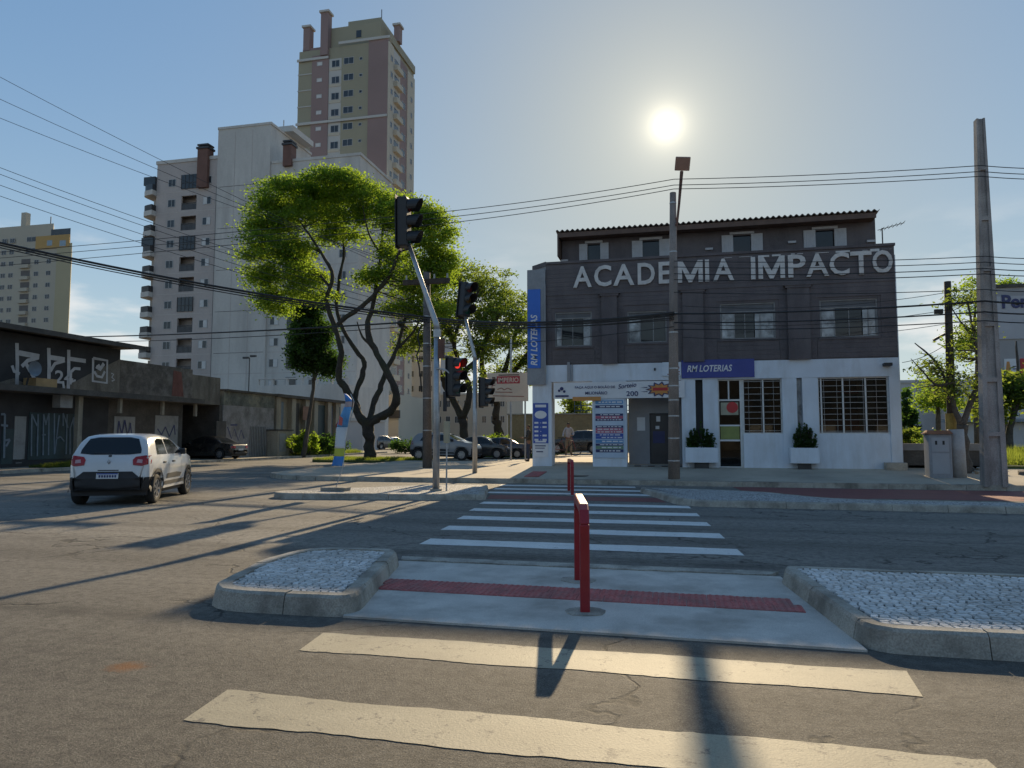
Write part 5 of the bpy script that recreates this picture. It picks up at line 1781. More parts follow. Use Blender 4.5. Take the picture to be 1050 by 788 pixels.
rb(MB().box(p1.x + .08, p1.x + .8, 44.95, 44.999, p0.z - .1, p1.z), 'small_sign', REDP, per)

lw = empty('low_wall', (8.2, 27.3, .4), 0, 'low dark boundary wall between the gym and the meter cabinet', 'wall')
a, b = at(921, 460, 27.0), at(958, 460, 27.0)
rb(MB().box(a.x, b.x + 1.4, 27.0, 27.25, .3, at(935, 462, 27).z), 'wall', SHD, lw)
rb(MB().box(a.x, b.x + 1.4, 26.96, 27.3, at(935, 462, 27).z, at(935, 455, 27).z), 'coping', mat('wall_top_pale', (.25, .24, .23), .9, .2, 3), lw)

# ================================================================ unseen dark blocks behind the camera, added for the shop window reflections
for u0, u1, h, m_, lab in ((-34, -13, 7.5, SHB, 'plain dark two storey building across the avenue'), (-11.5, 2, 6.0, SHB, 'plain low dark building across the avenue'), (4, 22, 9.0, SHB, 'plain tall dark building across the avenue')):
    root = empty('reflection_block', ((u0 + u1) / 2, -24, 0), 0, lab, 'building')
    rb(MB().box(u0, u1, -36, -24, -.02, h), 'wall', m_, root)
    rb(MB().box(u0 - .2, u1 + .2, -36.2, -23.8, h, h + .3), 'parapet', SHD, root)
    n_ = int((u1 - u0) / 3)
    for i in range(n_):
        xx = u0 + (u1 - u0) * (i + .5) / n_
        rb(MB().box(xx - 1.1, xx + 1.1, -23.999, -23.93, .1, 2.7), 'roller_shutter', SHT if i % 2 else SHD, root)
        if h > 6.5: rb(MB().box(xx - .8, xx + .8, -23.999, -23.93, 4.3, 5.7), 'window', GLZ, root)

# ================================================================ traffic signals
LENS = {c: mat('lens_' + c, v, .25, .1, 8) for c, v in (('red', (.10, .012, .01)), ('amber', (.10, .05, .008)), ('green', (.01, .06, .04)))}
_k = NT('lens_red_lit')
_k.base((.5, .02, .02))
_k.p.inputs['Emission Color'].default_value = (1, .06, .04, 1)
_k.p.inputs['Emission Strength'].default_value = 0.4
LENS['lit'] = _k.m


def signal_head(parent, loc, rz, s=1.0, tilt=0.0, lit=False):
    """a part of its pole: the housing carries backplate, visors and lenses"""
    root = MB().box(-.16, .16, -.11, .11, 0, 1.02).build('signal_head', A['blackpl'], parent, bevel=.03, loc=Vector(loc) - parent.location)
    root.rotation_euler = (0, tilt, rz)
    root.scale = (s, s, s)
    MB().box(-.2, .2, .111, .125, -.04, 1.06).build('backplate', A['blackpl'], root)
    for i, c in enumerate(('green', 'amber', 'red')):
        z = .18 + i * .33
        n = 14
        vs, fs = [], []
        for q in range(n + 1):
            a = -math.pi * .18 + (math.pi * 1.36) * q / n
            for r, y0, y1 in ((.15, -.111, -.40), (.14, -.111, -.395)):
                dd = .06 * (1 - math.sin(a)) if math.sin(a) < .9 else 0
                vs += [(r * math.cos(a), y0, z + r * math.sin(a)), (r * math.cos(a), y1 + dd * 1.2, z + r * math.sin(a))]
        for q in range(n):
            b, e = q * 4, q * 4 + 4
            fs += [(b, b + 1, e + 1, e), (b + 2, e + 2, e + 3, b + 3), (b + 1, b + 3, e + 3, e + 1)]
        MB().add(vs, fs).build('visor', A['blackpl'], root)
        MB().cyl((0, -.125, z), (0, -.111, z), .115, n=18).build('lens', LENS['lit'] if (lit and c == 'red') else LENS[c], root)
    return root


b1 = Vector((-5.94, 17.2, .14))
tp1 = empty('signal_pole', b1, 0, 'galvanised signal pole with slanted arm on the separator island, low lamp lit red', 'traffic light', 'galvanised signal poles')
MB().cyl((0, 0, -.02), (0, 0, 4.08), .088, .082, n=14).build('post', A['galv'], tp1, smooth=True)
MB().cyl((0, 0, 0), (0, 0, .05), .15, n=14).build('base_collar', A['kerb'], tp1)
top1 = Vector((-6.72, 17.15, 6.50)) - b1
MB().tube([(0, 0, 4.08), (-.03, 0, 4.25), (top1.x * .5, -.02, 5.25 - .0), tuple(top1)], [.082, .075, .062, .055], 12).build('arm', A['galv'], tp1, smooth=True)
MB().cyl((0, 0, 3.9), (0, 0, 4.1), .098, n=14).build('clamp', A['galv'], tp1)
MB().box(.05, .2, -.08, .02, 3.35, 3.85).build('round_sign_edge', A['rust'], tp1)
signal_head(tp1, Vector((-6.84, 17.12, 6.42)), R(92), 1.27, -.05)
MB().tube([(.0, -.08, 3.1), (.25, -.03, 3.05), (.42, 0, 2.9)], .025, 6).build('bracket', A['galv'], tp1)
signal_head(tp1, b1 + Vector((.42, .1, 2.38)), R(66), .98, 0, True)
MB().box(.19, .26, -.06, .04, 2.0, 2.5).build('button_frame', A['blackpl'], tp1)
ctl = empty('control_box', b1 + Vector((.26, .05, 0)), 0, 'cream control box on a thin post beside the signal pole', 'box')
MB().cyl((0, 0, -.02), (0, 0, 1.3), .022, n=8).build('post', A['galv'], ctl)
MB().box(-.07, .07, -.06, .06, 1.2, 1.75).build('cabinet', mat('cream_box', (.42, .36, .24), .6, .1, 4), ctl, bevel=.01)

b2 = Vector((-7.02, 24.52, .15))
tp2 = empty('signal_pole', b2, 0, 'galvanised signal pole with slanted arm on the tan pavement before the painted board', 'traffic light', 'galvanised signal poles')
MB().cyl((0, 0, -.02), (0, 0, 4.1), .088, .082, n=14).build('post', A['galv'], tp2, smooth=True)
top2 = Vector((-7.42, 24.5, 5.95)) - b2
MB().tube([(0, 0, 4.1), (-.02, 0, 4.25), (top2.x * .55, 0, 5.0), tuple(top2)], [.082, .07, .06, .055], 12).build('arm', A['galv'], tp2, smooth=True)
MB().tube([(0, -.05, 3.1), (.2, -.05, 3.05), (.3, -.05, 2.95)], .025, 6).build('bracket', A['galv'], tp2)
signal_head(tp2, Vector((-7.46, 24.5, 5.84)), R(62), 1.25, .12)
signal_head(tp2, b2 + Vector((.34, -.02, 2.42)), R(80), 1.0)

# ================================================================ utility poles
up = Vector((-10.56, 29.4, .15))
upo = empty('utility_pole', up, 0, 'dark banded utility pole with a wooden crossarm behind the signal pole', 'pole')
MB().cyl((0, 0, -.05), (-.1, 0, 8.6), .205, .15, n=14).build('shaft', mat('pole_brown_concrete', (.165, .14, .125), .9, .2, 2, .3, 20, .004), upo, smooth=True)
MB().box(-1.15, 1.0, -.22, -.06, 8.05, 8.27).build('crossarm', A['polewood'], upo)
for z in (1.6, 3.0, 4.4, 5.4, 6.6):
    MB().cyl((-.01 * z, 0, z), (-.01 * z, 0, z + .045), .216 - .0064 * z, n=14).build('strap', A['galv'], upo)
for x in (-1.0, -.35, .3, .9):
    MB().cyl((x, -.14, 8.27), (x, -.14, 8.48), .05, .035, n=8).build('insulator', mat('porcelain', (.35, .33, .3), .3, .1, 5), upo)
MB().tube([(-.32, -.12, 6.2), (-.45, -.15, 5.7), (-.33, -.15, 5.3), (-.48, -.15, 4.9), (-.36, -.15, 4.4), (-.3, -.12, 3.9), (-.26, -.1, 3.3)], .035, 6).build('cable_loop', A['wire'], upo)

lp = Vector((-.1, 23.0, walk_z(-.1, 23)))
lpo = empty('lamp_pole', lp, 0, 'tall concrete lamp pole with a square floodlight in front of the gym', 'pole')
ltop = at(690, 198, 23.0) - lp
MB().cyl((0, 0, -.05), (ltop.x, 0, ltop.z), .185, .10, n=16).build('shaft', A['poleflare'], lpo, smooth=True)
for z in (.55, 1.25, 1.95, 2.45, 2.9, 3.45, 4.6, 5.2, 7.2, 8.8):
    r = .185 - .085 * z / ltop.z + .006
    MB().cyl((ltop.x * z / ltop.z, 0, z), (ltop.x * z / ltop.z, 0, z + .04), r, n=16).build('strap', A['galv'], lpo)
l1 = at(699, 176, 22.9) - lp
a0 = at(694, 232, 22.9) - lp
MB().tube([tuple(a0), (a0.x + .08, a0.y, a0.z + .7), tuple(l1)], [.035, .04, .055], 8).build('bracket_arm', A['rust'], lpo)
MB().bar((ltop.x, 0, a0.z + .25), tuple(a0 + Vector((.03, 0, .25))), .04).bar((ltop.x, 0, a0.z + .05), tuple(a0 + Vector((0, 0, .05))), .04).build('arm_clamp', A['rust'], lpo)
lh = at(700, 167, 22.9) - lp
k = MB().box(-.235, .235, -.18, .25, -.045, .045)
k.xf(Matrix.Translation(lh) @ Matrix.Rotation(R(-58), 4, 'X') @ Matrix.Rotation(R(6), 4, 'Z'))
k.build('floodlight', mat('floodlight_flare_tint', (.34, .2, .15), .6, .1, 4), lpo, bevel=.02)  # warm brown carries the glow of the sun's flare on the lamp

cp = Vector((8.63, 22.55, .15))
cpo = empty('concrete_pole', cp, 0, 'tall tapering rectangular concrete pole at the kerb beside the vacant lot', 'pole')
ctop = at(1004, 123, 22.55) - cp
nseg = 22
k = MB()


def cpw(t): return .295 - .185 * t


rows = []
for i in range(nseg + 1):
    t = i / nseg
    w, dpt = cpw(t), .16 - .05 * t
    rows.append((ctop.x * t, ctop.z * t - (.05 if i == 0 else 0), w, dpt))
vs = []
for x, z, w, dpt in rows:
    g_, h_ = w * .52, dpt * .45
    vs += [(x - w, -dpt, z), (x - g_, -dpt, z), (x - g_, -dpt + h_, z), (x + g_, -dpt + h_, z), (x + g_, -dpt, z), (x + w, -dpt, z), (x + w, dpt, z), (x - w, dpt, z)]
fs = [(i * 8 + j, i * 8 + (j + 1) % 8, (i + 1) * 8 + (j + 1) % 8, (i + 1) * 8 + j) for i in range(nseg) for j in range(8)]
fs += [tuple(range(7, -1, -1)), tuple(range(nseg * 8, nseg * 8 + 8))]
k.add(vs, fs).build('shaft', A['polecon'], cpo)
for t in (.135, .28, .43, .58, .72, .86):
    x, z, w = ctop.x * t, ctop.z * t, cpw(t)
    MB().box(x - w * .53, x + w * .53, -.16 + .05 * t - .004, -.02, z - .06, z + .06).build('web_step', A['polecon'], cpo)

wp0, wp1 = at(977, 470, 26.0), at(971.5, 289, 26.0)
wpo = empty('wooden_pole', (wp0.x, 26.0, .36), 0, 'dark wooden telephone pole rising behind the meter cabinet', 'pole')
MB().cyl((0, 0, -.05), (wp1.x - wp0.x, 0, wp1.z - .36), .15, .105, n=12).build('shaft', A['polewood'], wpo, smooth=True)
zz = at(977, 320, 26).z - .36
MB().box(-.35, -.1, -.05, .05, zz - .05, zz + .1).build('splice_box', A['blackpl'], wpo)
MB().bar((-.45, -.1, zz - .95), (-.1, -.1, zz - .75), .08).build('bracket', A['blackpl'], wpo)
MB().cyl((0, 0, 1.1), (0, 0, 1.9), .165, n=12).build('painted_band', mat('old_yellow_paint', (.26, .19, .05), .8, .3, 5), wpo)

# ---- cables: one object each
def wire(pts, r, label, sag=.3, n=14, group='overhead cables'):
    P = []
    for a, b in zip(pts, pts[1:]):
        a, b = Vector(a), Vector(b)
        for i in range(n + (1 if b == Vector(pts[-1]) else 0)):
            t = i / n
            p = a.lerp(b, t)
            p.z -= sag * 4 * t * (1 - t)
            P.append(p)
    o = Vector(pts[0])
    return MB().tube([p - o for p in P], r, 5).build('overhead_cable', A['wire'], loc=o, label=label, cat='cable', group=group)


cx_ = lambda x: up + Vector((x, -.14, 8.48))
far_l = Vector((-27.5, 21.5, 0))
for (yy, xe, od) in ((75, -1.0, 'highest'), (102, -.35, 'middle'), (125, .3, 'lowest')):
    s = at(-60, yy - 28, 21.0)
    wire([s, cx_(xe)], .010, od + ' of the three thin cables rising from the wooden crossarm past the apartment block', .25)
for i, yy in enumerate((169, 176, 188, 200)):
    s = at(-60, yy - 20, 21.0)
    wire([s, up + Vector((-.1, -.2, 7.0 - .22 * i))], .011, ('topmost', 'second', 'third', 'bottom')[i] + ' of the four cables from the utility pole shaft over the black shop', .3)
lpz = lambda z: Vector((-.05, 22.85, z))
cpz = lambda z: Vector((8.62, 22.35, z))
for i, (yl, ym, yr) in enumerate(((262, 184, 170), (268, 190, 176), (276, 194, 181))):
    a = at(-40, yl, 24.0); b = at(691, ym, 22.8); c = at(1006, yr, 22.3); d = at(1120, yr + 2, 21.5)
    wire([a, at(468, 216 + 6 * i, 23.2), b, c, d], .012, ('top', 'middle', 'bottom')[i] + ' one of three power lines passing the floodlight to the concrete pole top', .06, group='power lines along the avenue')
# thick telephone bundle and its companions
bund = [(at(-40, 240, 20.5), up + Vector((0, -.25, 6.55))), (up + Vector((0, -.25, 6.55)), at(691, 321, 22.8)), (at(691, 321, 22.8), at(1012, 309, 22.3)), (at(1012, 309, 22.3), at(1120, 309, 21.5))]
for j, (dy, r) in enumerate(((0, .058), (2.5, .038), (5, .025))):
    wire([at(-40, 240 + dy, 20.5), up + Vector((0, -.27, 6.55 - .1 * j)), at(691, 321 + dy, 22.8)], r * .8, ('thickest', 'medium', 'thinnest')[j] + ' cable of the black telephone bundle sagging over the street to the lamp pole', .28, group='telephone cable bundle')
wire([at(20, 346, 44), up + Vector((-.1, -.28, 6.38))], .04, 'thick black cable coming from behind the black shop roof to the utility pole', .2)
wire([at(20, 350, 44), up + Vector((-.1, -.28, 6.2))], .02, 'thinner cable below the thick one from behind the black shop roof', .3)
for q_, (yl, yr, r) in enumerate(((268, 263, .012), (274, 269, .012), (281, 275.5, .014), (287, 281, .014), (300, 297, .012), (322, 309, .028), (331, 320, .022), (338, 329, .016))):
    wire([at(691, yl, 22.8), at(1010, yr, 22.3), at(1130, yr - 2, 21.5)], r, ('highest', 'second highest', 'third highest', 'fourth highest', 'fifth highest', 'thick sixth', 'thick seventh', 'lowest')[q_] + ' cable between lamp pole and concrete pole across the gym wall', .09, group='cables across the gym front')
for yl, r in ((328, .014), (335, .012)):
    wire([up + Vector((0, -.2, 6.1 - .012 * (yl - 328) * 10)), at(691, yl, 22.8)], r, ('upper' if yl < 330 else 'lower') + ' thin cable from utility pole to lamp pole past the blue vertical sign', .15)
for yy in (300, 318, 332):
    wire([at(972, yy, 25.9), at(700, yy + 14, 23.0)], .01, {300: 'upper', 318: 'middle', 332: 'lower'}[yy] + ' slack service cable from the wooden pole to the lamp pole', .25, group='service cables')
wire([at(975, 350, 25.9), at(925, 372, 26.6)], .01, 'short service drop from the wooden pole to the gym corner', .12)

# ================================================================ painted board, flag, meter cabinet, small signs
BOARD = mat('board_cream', (.66, .55, .43), .75, .1, 1.5, .1, 20)
sb0 = at(524, 440, 40)
sbd = empty('painted_board', (at(520, 412, 40).x, 40, .15), 0, 'cream painted advertising board with red heading beside the gym corner', 'sign')
a, b = at(499.5, 412, 40), at(541.5, 382, 40)
ox = sbd.location.x
MB().box(a.x - ox, b.x - ox, 0, .06, a.z - .15, b.z - .15).build('board', BOARD, sbd)
MB().cyl((.2, .12, 0), (.2, .12, at(524, 350, 40).z), .06, n=8).build('post', A['galv'], sbd)
MB().cyl((b.x - ox - .2, .12, 0), (b.x - ox - .2, .12, b.z - .2), .05, n=8).build('post', A['galv'], sbd)
W_, H_ = b.x - a.x, b.z - a.z
bx, bzz = a.x - ox, a.z - .15
MB().box(bx + W_ * .24, bx + W_ * .8, -.008, -.001, bzz + H_ * .62, bzz + H_ * .88).build('heading_block', mat('heading_red', (.42, .05, .06), .7, .15, 3), sbd)
place(text_mesh('IMPERIO', 'lettering', BOARD, W_ * .5, H_ * .17, .004, .02), 'lettering', sbd, (bx + W_ * .27, -.012, bzz + H_ * .66), (math.pi / 2, 0, 0))
BRN = mat('print_brown', (.16, .10, .07), .7, .2, 3)
k = MB()
for (x0, x1, z0, z1) in ((.28, .78, .9, .94), (.12, .2, .62, .86), (.2, .24, .7, .8)): k.box(bx + W_ * x0, bx + W_ * x1, -.006, -.001, bzz + H_ * z0, bzz + H_ * z1)
k.build('print', BRN, sbd)
k = MB()
for (x0, z0, x1, z1) in ((.25, .42, .35, .47), (.35, .47, .42, .40), (.42, .40, .5, .46), (.5, .46, .6, .4), (.2, .33, .62, .31), (.14, .2, .9, .16), (.12, .25, .12, .55), (.12, .55, .2, .58)):
    k.bar((bx + W_ * x0, -.004, bzz + H_ * z0), (bx + W_ * x1, -.004, bzz + H_ * z1), .05, .004, up=(0, 1, 0))
k.build('brush_line', mat('print_faded_red', (.28, .12, .09), .7, .2, 3), sbd)

fl = empty('feather_flag', (-8.41, 16.63, .14), 0, 'wavy blue and white feather flag on a base block on the separator island', 'flag')
MB().box(-.33, .33, -.18, .18, 0, .09).build('base_block', A['kerb'], fl, bevel=.01)
fpx = [(343, 501), (347, 478), (348.5, 460), (352, 440), (356, 424), (358, 412), (354.5, 404)]
fpw = [at(x, y, 16.63) - Vector((-8.41, 16.63, .14)) for x, y in fpx]
MB().tube([(0, 0, .05)] + [tuple(p + Vector((.12, .03, 0))) for p in fpw[1:]], [.012] * 7, 6).build('mast', A['galv'], fl)
cols = [(0, .12, mat('flag_blue', (.04, .20, .55), .6, .1, 4)), (.12, .2, mat('flag_yellow_green', (.45, .5, .06), .6, .1, 4)), (.2, .42, mat('flag_white', (.55, .6, .64), .6, .05, 3)), (.42, .70, mat('flag_sky_blue', (.12, .34, .62), .6, .15, 4)), (.70, .80, mat('flag_pale_pink', (.45, .36, .36), .6, .1, 4)), (.80, 1, MATS['flag_blue'])]


_fs = smooth_path(fpw[1:], 6)


def fpath(t):
    q = _fs
    s = t * (len(q) - 1)
    i = min(int(s), len(q) - 2)
    return q[i].lerp(q[i + 1], s - i)


for c0_, c1_, m_ in cols:
    def ff(a_, b_):
        t = c0_ + (c1_ - c0_) * b_
        p = fpath(t)
        w = (.32 - .13 * t) * (1 - .8 * max(0, t - .85) / .15)
        return (p.x - w * .6 + w * a_ + .015 * math.sin(t * 11), .05 * math.sin(a_ * 5 + t * 9), p.z)
    o = MB().grid(ff, 8, 8).build('cloth_band', m_, fl, smooth=True)
    sd = o.modifiers.new('thick', 'SOLIDIFY'); sd.thickness = .006
rp = fpath(.5)
MB().wallprism([(rp.x - .15, rp.z - .1), (rp.x - .05, rp.z - .13), (rp.x - .03, rp.z + .06), (rp.x - .12, rp.z + .12)], -.085, -.075).build('print', mat('flag_red', (.5, .1, .08), .6, .1, 4), fl)

mt = empty('meter_cabinet', (7.95, 24.4, walk_z(8, 24.5)), R(-4), 'grey electricity meter cabinet with terracotta cap and round column at the pavement edge', 'cabinet')
GM = mat('meter_grey', (.32, .33, .35), .75, .08, 3, .1, 30, stain=(.22, .21, .2), sfac=.5, sscale=3)
MB().box(-.42, .2, -.3, .3, -.05, 1.3).build('cabinet', GM, mt, bevel=.015)
MB().prism([(-.48, -.36), (.24, -.36), (.24, .36), (-.48, .36)], 1.3, 1.42, [(-.40, -.1), (.22, -.1), (.22, .1), (-.40, .1)]).build('cap', mat('terracotta', (.30, .12, .06), .85, .2, 4), mt)
for x in (-.22, -.02): MB().box(x - .03, x + .03, -.312, -.301, .98, 1.1).build('vent_slot', A['blackpl'], mt)
MB().box(-.34, .12, -.311, -.301, .1, .72).box(-.34, .12, -.309, -.301, .77, 1.2).build('door', mat('meter_door', (.36, .37, .39), .6, .05, 3), mt)
MB().cyl((.43, .02, -.05), (.40, .02, 1.45), .225, n=18).build('column', mat('column_pale', (.40, .39, .38), .85, .1, 3, .1, 20, stain=(.25, .2, .16), sfac=.6, sscale=2), mt, smooth=True)

ns = empty('round_road_sign', (-26.75, 53.5, .12), 0, 'round red rimmed road sign on a thin post by the pillared building', 'sign')
MB().cyl((0, 0, -.02), (0, 0, 2.2), .03, n=8).build('post', A['galv'], ns)
MB().cyl((0, -.06, 2.25), (0, -.04, 2.25), .36, n=24).build('plate', REDP, ns)
MB().cyl((0, -.075, 2.25), (0, -.061, 2.25), .26, n=24).build('face', SIGNW, ns)
sl_ = empty('street_lamp', (at(255, 400, 66).x, 66, .1), 0, 'thin double headed street lamp behind the graffiti wall', 'lamp')
zt_ = at(255, 368, 66).z
MB().cyl((0, 0, 0), (0, 0, zt_), .07, .05, n=8).build('post', A['darkmetal'], sl_)
MB().box(-.75, -.1, -.12, .12, zt_ - .1, zt_ + .1).box(.1, .75, -.12, .12, zt_ + .05, zt_ + .25).build('lamp_head', A['darkmetal'], sl_)
bar_ = empty('traffic_barrel', (-27.2, 23.45, .12), 0, 'red and white plastic barrel on the pavement by the black shop', 'barrel')
MB().tube([(0, 0, 0), (0, 0, .08), (0, 0, .35), (0, 0, .8), (0, 0, .9)], [.3, .27, .26, .2, .12], 16).build('body', mat('barrel_orange', (.5, .08, .03), .6, .1, 4), bar_, smooth=True)
MB().cyl((0, 0, .45), (0, 0, .62), .262, .235, n=16).build('band', SIGNW, bar_)

# rubble at the edge of the vacant lot
for i in range(16):
    rr = random.Random(i)
    x, y = rr.uniform(8.9, 10.6), rr.uniform(25.2, 26.8)
    s = rr.uniform(.08, .22)
    m = MB().box(-s, s, -s * .7, s * .7, -s * .4, s * .4)
    m.v = [(p[0] * rr.uniform(.6, 1.2), p[1] * rr.uniform(.6, 1.2), p[2] * rr.uniform(.6, 1.2)) for p in m.v]
    m.build('rubble_block', A['kerb'] if i % 3 else SHC, loc=(x, y, walk_z(x, y) + s * .25), rot=(rr.uniform(-.4, .4), rr.uniform(-.4, .4), rr.uniform(0, 3)), label='broken concrete block in the rubble between meter cabinet and concrete pole', cat='rubble', group='rubble by the vacant lot')

# ================================================================ cars
def interp(tab, x):
    if x <= tab[0][0]: return tab[0][1]
    for (a, p), (b, q) in zip(tab, tab[1:]):
        if x <= b: return p + (q - p) * (x - a) / (b - a)
    return tab[-1][1]


GLCAR = mat('car_glass', (.012, .014, .016), .06, .1, 1)
TYRE = mat('tyre_rubber', (.02, .02, .02), .85, .15, 10)
RIM = mat('wheel_rim', (.34, .34, .35), .35, .1, 8, metal=.7)
TRIM = mat('car_black_trim', (.024, .024, .026), .6, .1, 6)
TAIL = mat('tail_lamp_red', (.32, .012, .014), .15, .25, 6)
TAILW = mat('tail_lamp_clear', (.5, .3, .3), .15, .1, 6)
HEADL = mat('head_lamp', (.5, .52, .54), .1, .1, 6)
PLATE = mat('plate_white', (.6, .6, .6), .5, .05, 5)


def paint(name, c, rough=.25):
    if name in MATS: return MATS[name]
    k = NT(name)
    k.base(k.mix(k.rng(k.noise(3, 4), .4, .7, 0, .12), c, (.3, .26, .2)))
    k.p.inputs['Roughness'].default_value = rough
    k.p.inputs['Coat Weight'].default_value = .6
    k.p.inputs['Coat Roughness'].default_value = .06
    return k.m


SPEC = {
    'hatch': dict(L=3.68, W=1.60, axles=(.56, 2.98), r=.31, belt=1.0,
                  top=[(0, .52), (.02, .70), (.06, .90), (.13, 1.04), (.22, 1.20), (.33, 1.37), (.44, 1.435), (.7, 1.465), (1.3, 1.475), (1.8, 1.44), (2.1, 1.36), (2.45, 1.18), (2.72, 1.04), (2.9, .99), (3.3, .92), (3.55, .80), (3.66, .62), (3.68, .5)],
                  plan=[(0, .80), (.04, .88), (.12, .945), (.3, .985), (.7, 1.0), (2.9, 1.0), (3.3, .96), (3.55, .86), (3.66, .72), (3.68, .62)]),
    'sedan': dict(L=4.45, W=1.74, axles=(.95, 3.55), r=.32, belt=.95,
                  top=[(0, .55), (.03, .80), (.10, .93), (.5, .99), (.85, 1.02), (1.2, 1.22), (1.55, 1.38), (1.9, 1.44), (2.4, 1.45), (2.75, 1.38), (3.1, 1.18), (3.4, 1.0), (3.8, .92), (4.2, .80), (4.4, .62), (4.45, .5)],
                  plan=[(0, .78), (.06, .88), (.2, .95), (.6, 1), (3.6, 1), (4.1, .94), (4.35, .80), (4.45, .6)]),
    'suv': dict(L=4.3, W=1.80, axles=(.85, 3.45), r=.36, belt=1.08,
                top=[(0, .55), (.03, .85), (.08, 1.05), (.2, 1.3), (.38, 1.55), (.6, 1.62), (1.4, 1.66), (2.1, 1.62), (2.4, 1.5), (2.8, 1.2), (3.0, 1.08), (3.6, 1.0), (4.1, .88), (4.25, .68), (4.3, .5)],
                plan=[(0, .82), (.06, .9), (.2, .97), (.6, 1), (3.5, 1), (4.0, .94), (4.2, .82), (4.3, .65)]),
}


def car(name, kind, loc, heading, pm, label, detail=True, scale=1.0, group='cars in the side street'):
    s = SPEC[kind]
    L, Wd, r = s['L'], s['W'], s['r']
    mid = sum(s['axles']) / 2
    root = empty(name, loc, heading, label, 'car', group)
    root.scale = (scale,) * 3
    xs = sorted({round(L * i / 70, 4) for i in range(71)} | {.02, .05, .08, .12, .17} | {L - .02, L - .05, L - .1} | {round(a + d * .05, 4) for a in s['axles'] for d in range(-9, 10)})
    ar = r + .065
    rings = []
    for x in xs:
        w = Wd / 2 * interp(s['plan'], x)
        zt = interp(s['top'], x)
        zb = .24 + .08 * max(0, 1 - x / .3) + .05 * max(0, 1 - (L - x) / .3)
        belt = min(s['belt'], zt - .012)
        for a in s['axles']:
            if abs(x - a) < ar: zb = max(zb, r + math.sqrt(ar * ar - (x - a) ** 2) - .02)
        hgt = max(0.0, zt - belt)
        wb = w * .955
        wr = wb * (1 - .24 * min(1, hgt / .5))
        zlo = lambda z: max(z, zb + .0)
        ring = [(w * .90, zb), (w * .985, zlo(zb + .05)), (w * 1.0, zlo(.58)), (w * .995, zlo(belt - .22)), (w * .978, zlo(belt - .07)), (wb, max(belt, zb)),
                (wb + (wr - wb) * .5, belt + hgt * .48), (wr + .012, belt + hgt * .86), (wr * .93, belt + hgt * .955), (wr * .74, zt + .004), (wr * .4, zt + .014), (0, zt + .018)]
        rings.append([(x - mid, y, z) for y, z in ring])
    n = len(rings[0])
    k = MB()
    vs = []
    for rg in rings:
        vs += [(x, -y, z) for x, y, z in rg] + [(x, y, z) for x, y, z in reversed(rg[:-1])]
    m = 2 * n - 1
    fs = [(i * m + j, i * m + j + 1, (i + 1) * m + j + 1, (i + 1) * m + j) for i in range(len(rings) - 1) for j in range(m - 1)]
    fs += [tuple(range(m)), tuple(range(len(vs) - 1, len(vs) - m - 1, -1))]
    k.add(vs, fs)
    low = MB()
    low.v = list(k.v)
    keep = []
    for f in k.f:
        c_ = sum((Vector(k.v[i]) for i in f), Vector()) / len(f)
        dark = (len(f) > 4 and kind != 'sedan' and c_.x + mid < .2) or len(f) == 4 and ((kind != 'sedan' and c_.z < .56 and c_.x + mid < .42) or (kind != 'sedan' and c_.z < .335))
        (low.f if dark else keep).append(f)
    hull = MB(); hull.v = list(k.v); hull.f = keep
    body = hull.build('body', pm, root, smooth=True)
    if low.f: low.build('lower_bumper', TRIM, root, smooth=True)
    bvh = BVHTree.FromPolygons([Vector(p) for p in k.v], k.f)
    MB().box(.14 - mid, L - .14 - mid, -Wd * .44, Wd * .44, .2, .62).build('underbody', TRIM, root)

    def panel(pts, axis, m_, nm, off=.008, parent=None, rings_=5, flip=1):
        """a convex outline projected on to the body; axis 'r' rear, 'f' front, 's' side (flip = side), 't' top"""
        pts2 = []
        for i, p in enumerate(pts):
            q = pts[(i + 1) % len(pts)]
            for t in range(4): pts2.append((p[0] + (q[0] - p[0]) * t / 4, p[1] + (q[1] - p[1]) * t / 4))
        c = (sum(p[0] for p in pts2) / len(pts2), sum(p[1] for p in pts2) / len(pts2))
        P = [c]
        for rr_ in range(1, rings_ + 1):
            P += [(c[0] + (p[0] - c[0]) * rr_ / rings_, c[1] + (p[1] - c[1]) * rr_ / rings_) for p in pts2]
        out = []
        for a, b in P:
            if axis == 'r': o, d = Vector((-9, a, b)), Vector((1, 0, 0))
            elif axis == 'f': o, d = Vector((9, a, b)), Vector((-1, 0, 0))
            else: o, d = Vector((a, flip * 9, b)), Vector((0, -flip, 0))
            hit = bvh.ray_cast(o, d)
            h = hit[0] if hit[0] is not None else (o + d * 8.3)
            out.append(h - d * off)
        nn = len(pts2)
        F_ = [(0, 1 + i, 1 + (i + 1) % nn) for i in range(nn)]
        for q in range(rings_ - 1):
            for i in range(nn):
                F_.append((1 + q * nn + i, 1 + (q + 1) * nn + i, 1 + (q + 1) * nn + (i + 1) % nn, 1 + q * nn + (i + 1) % nn))
        kk = MB().add(out, F_)
        return kk.build(nm, m_, parent or root, smooth=True)

    # wheels
    for a in s['axles']:
        for sd in (-1, 1):
            y = sd * (Wd / 2 - .095)
            pos = Vector((a - mid, y, r))
            w_ = place(_tyre(r), 'wheel', root, pos)
            place(_rim(r, sd), 'rim', w_)
    b = s['belt']
    top = s['top']
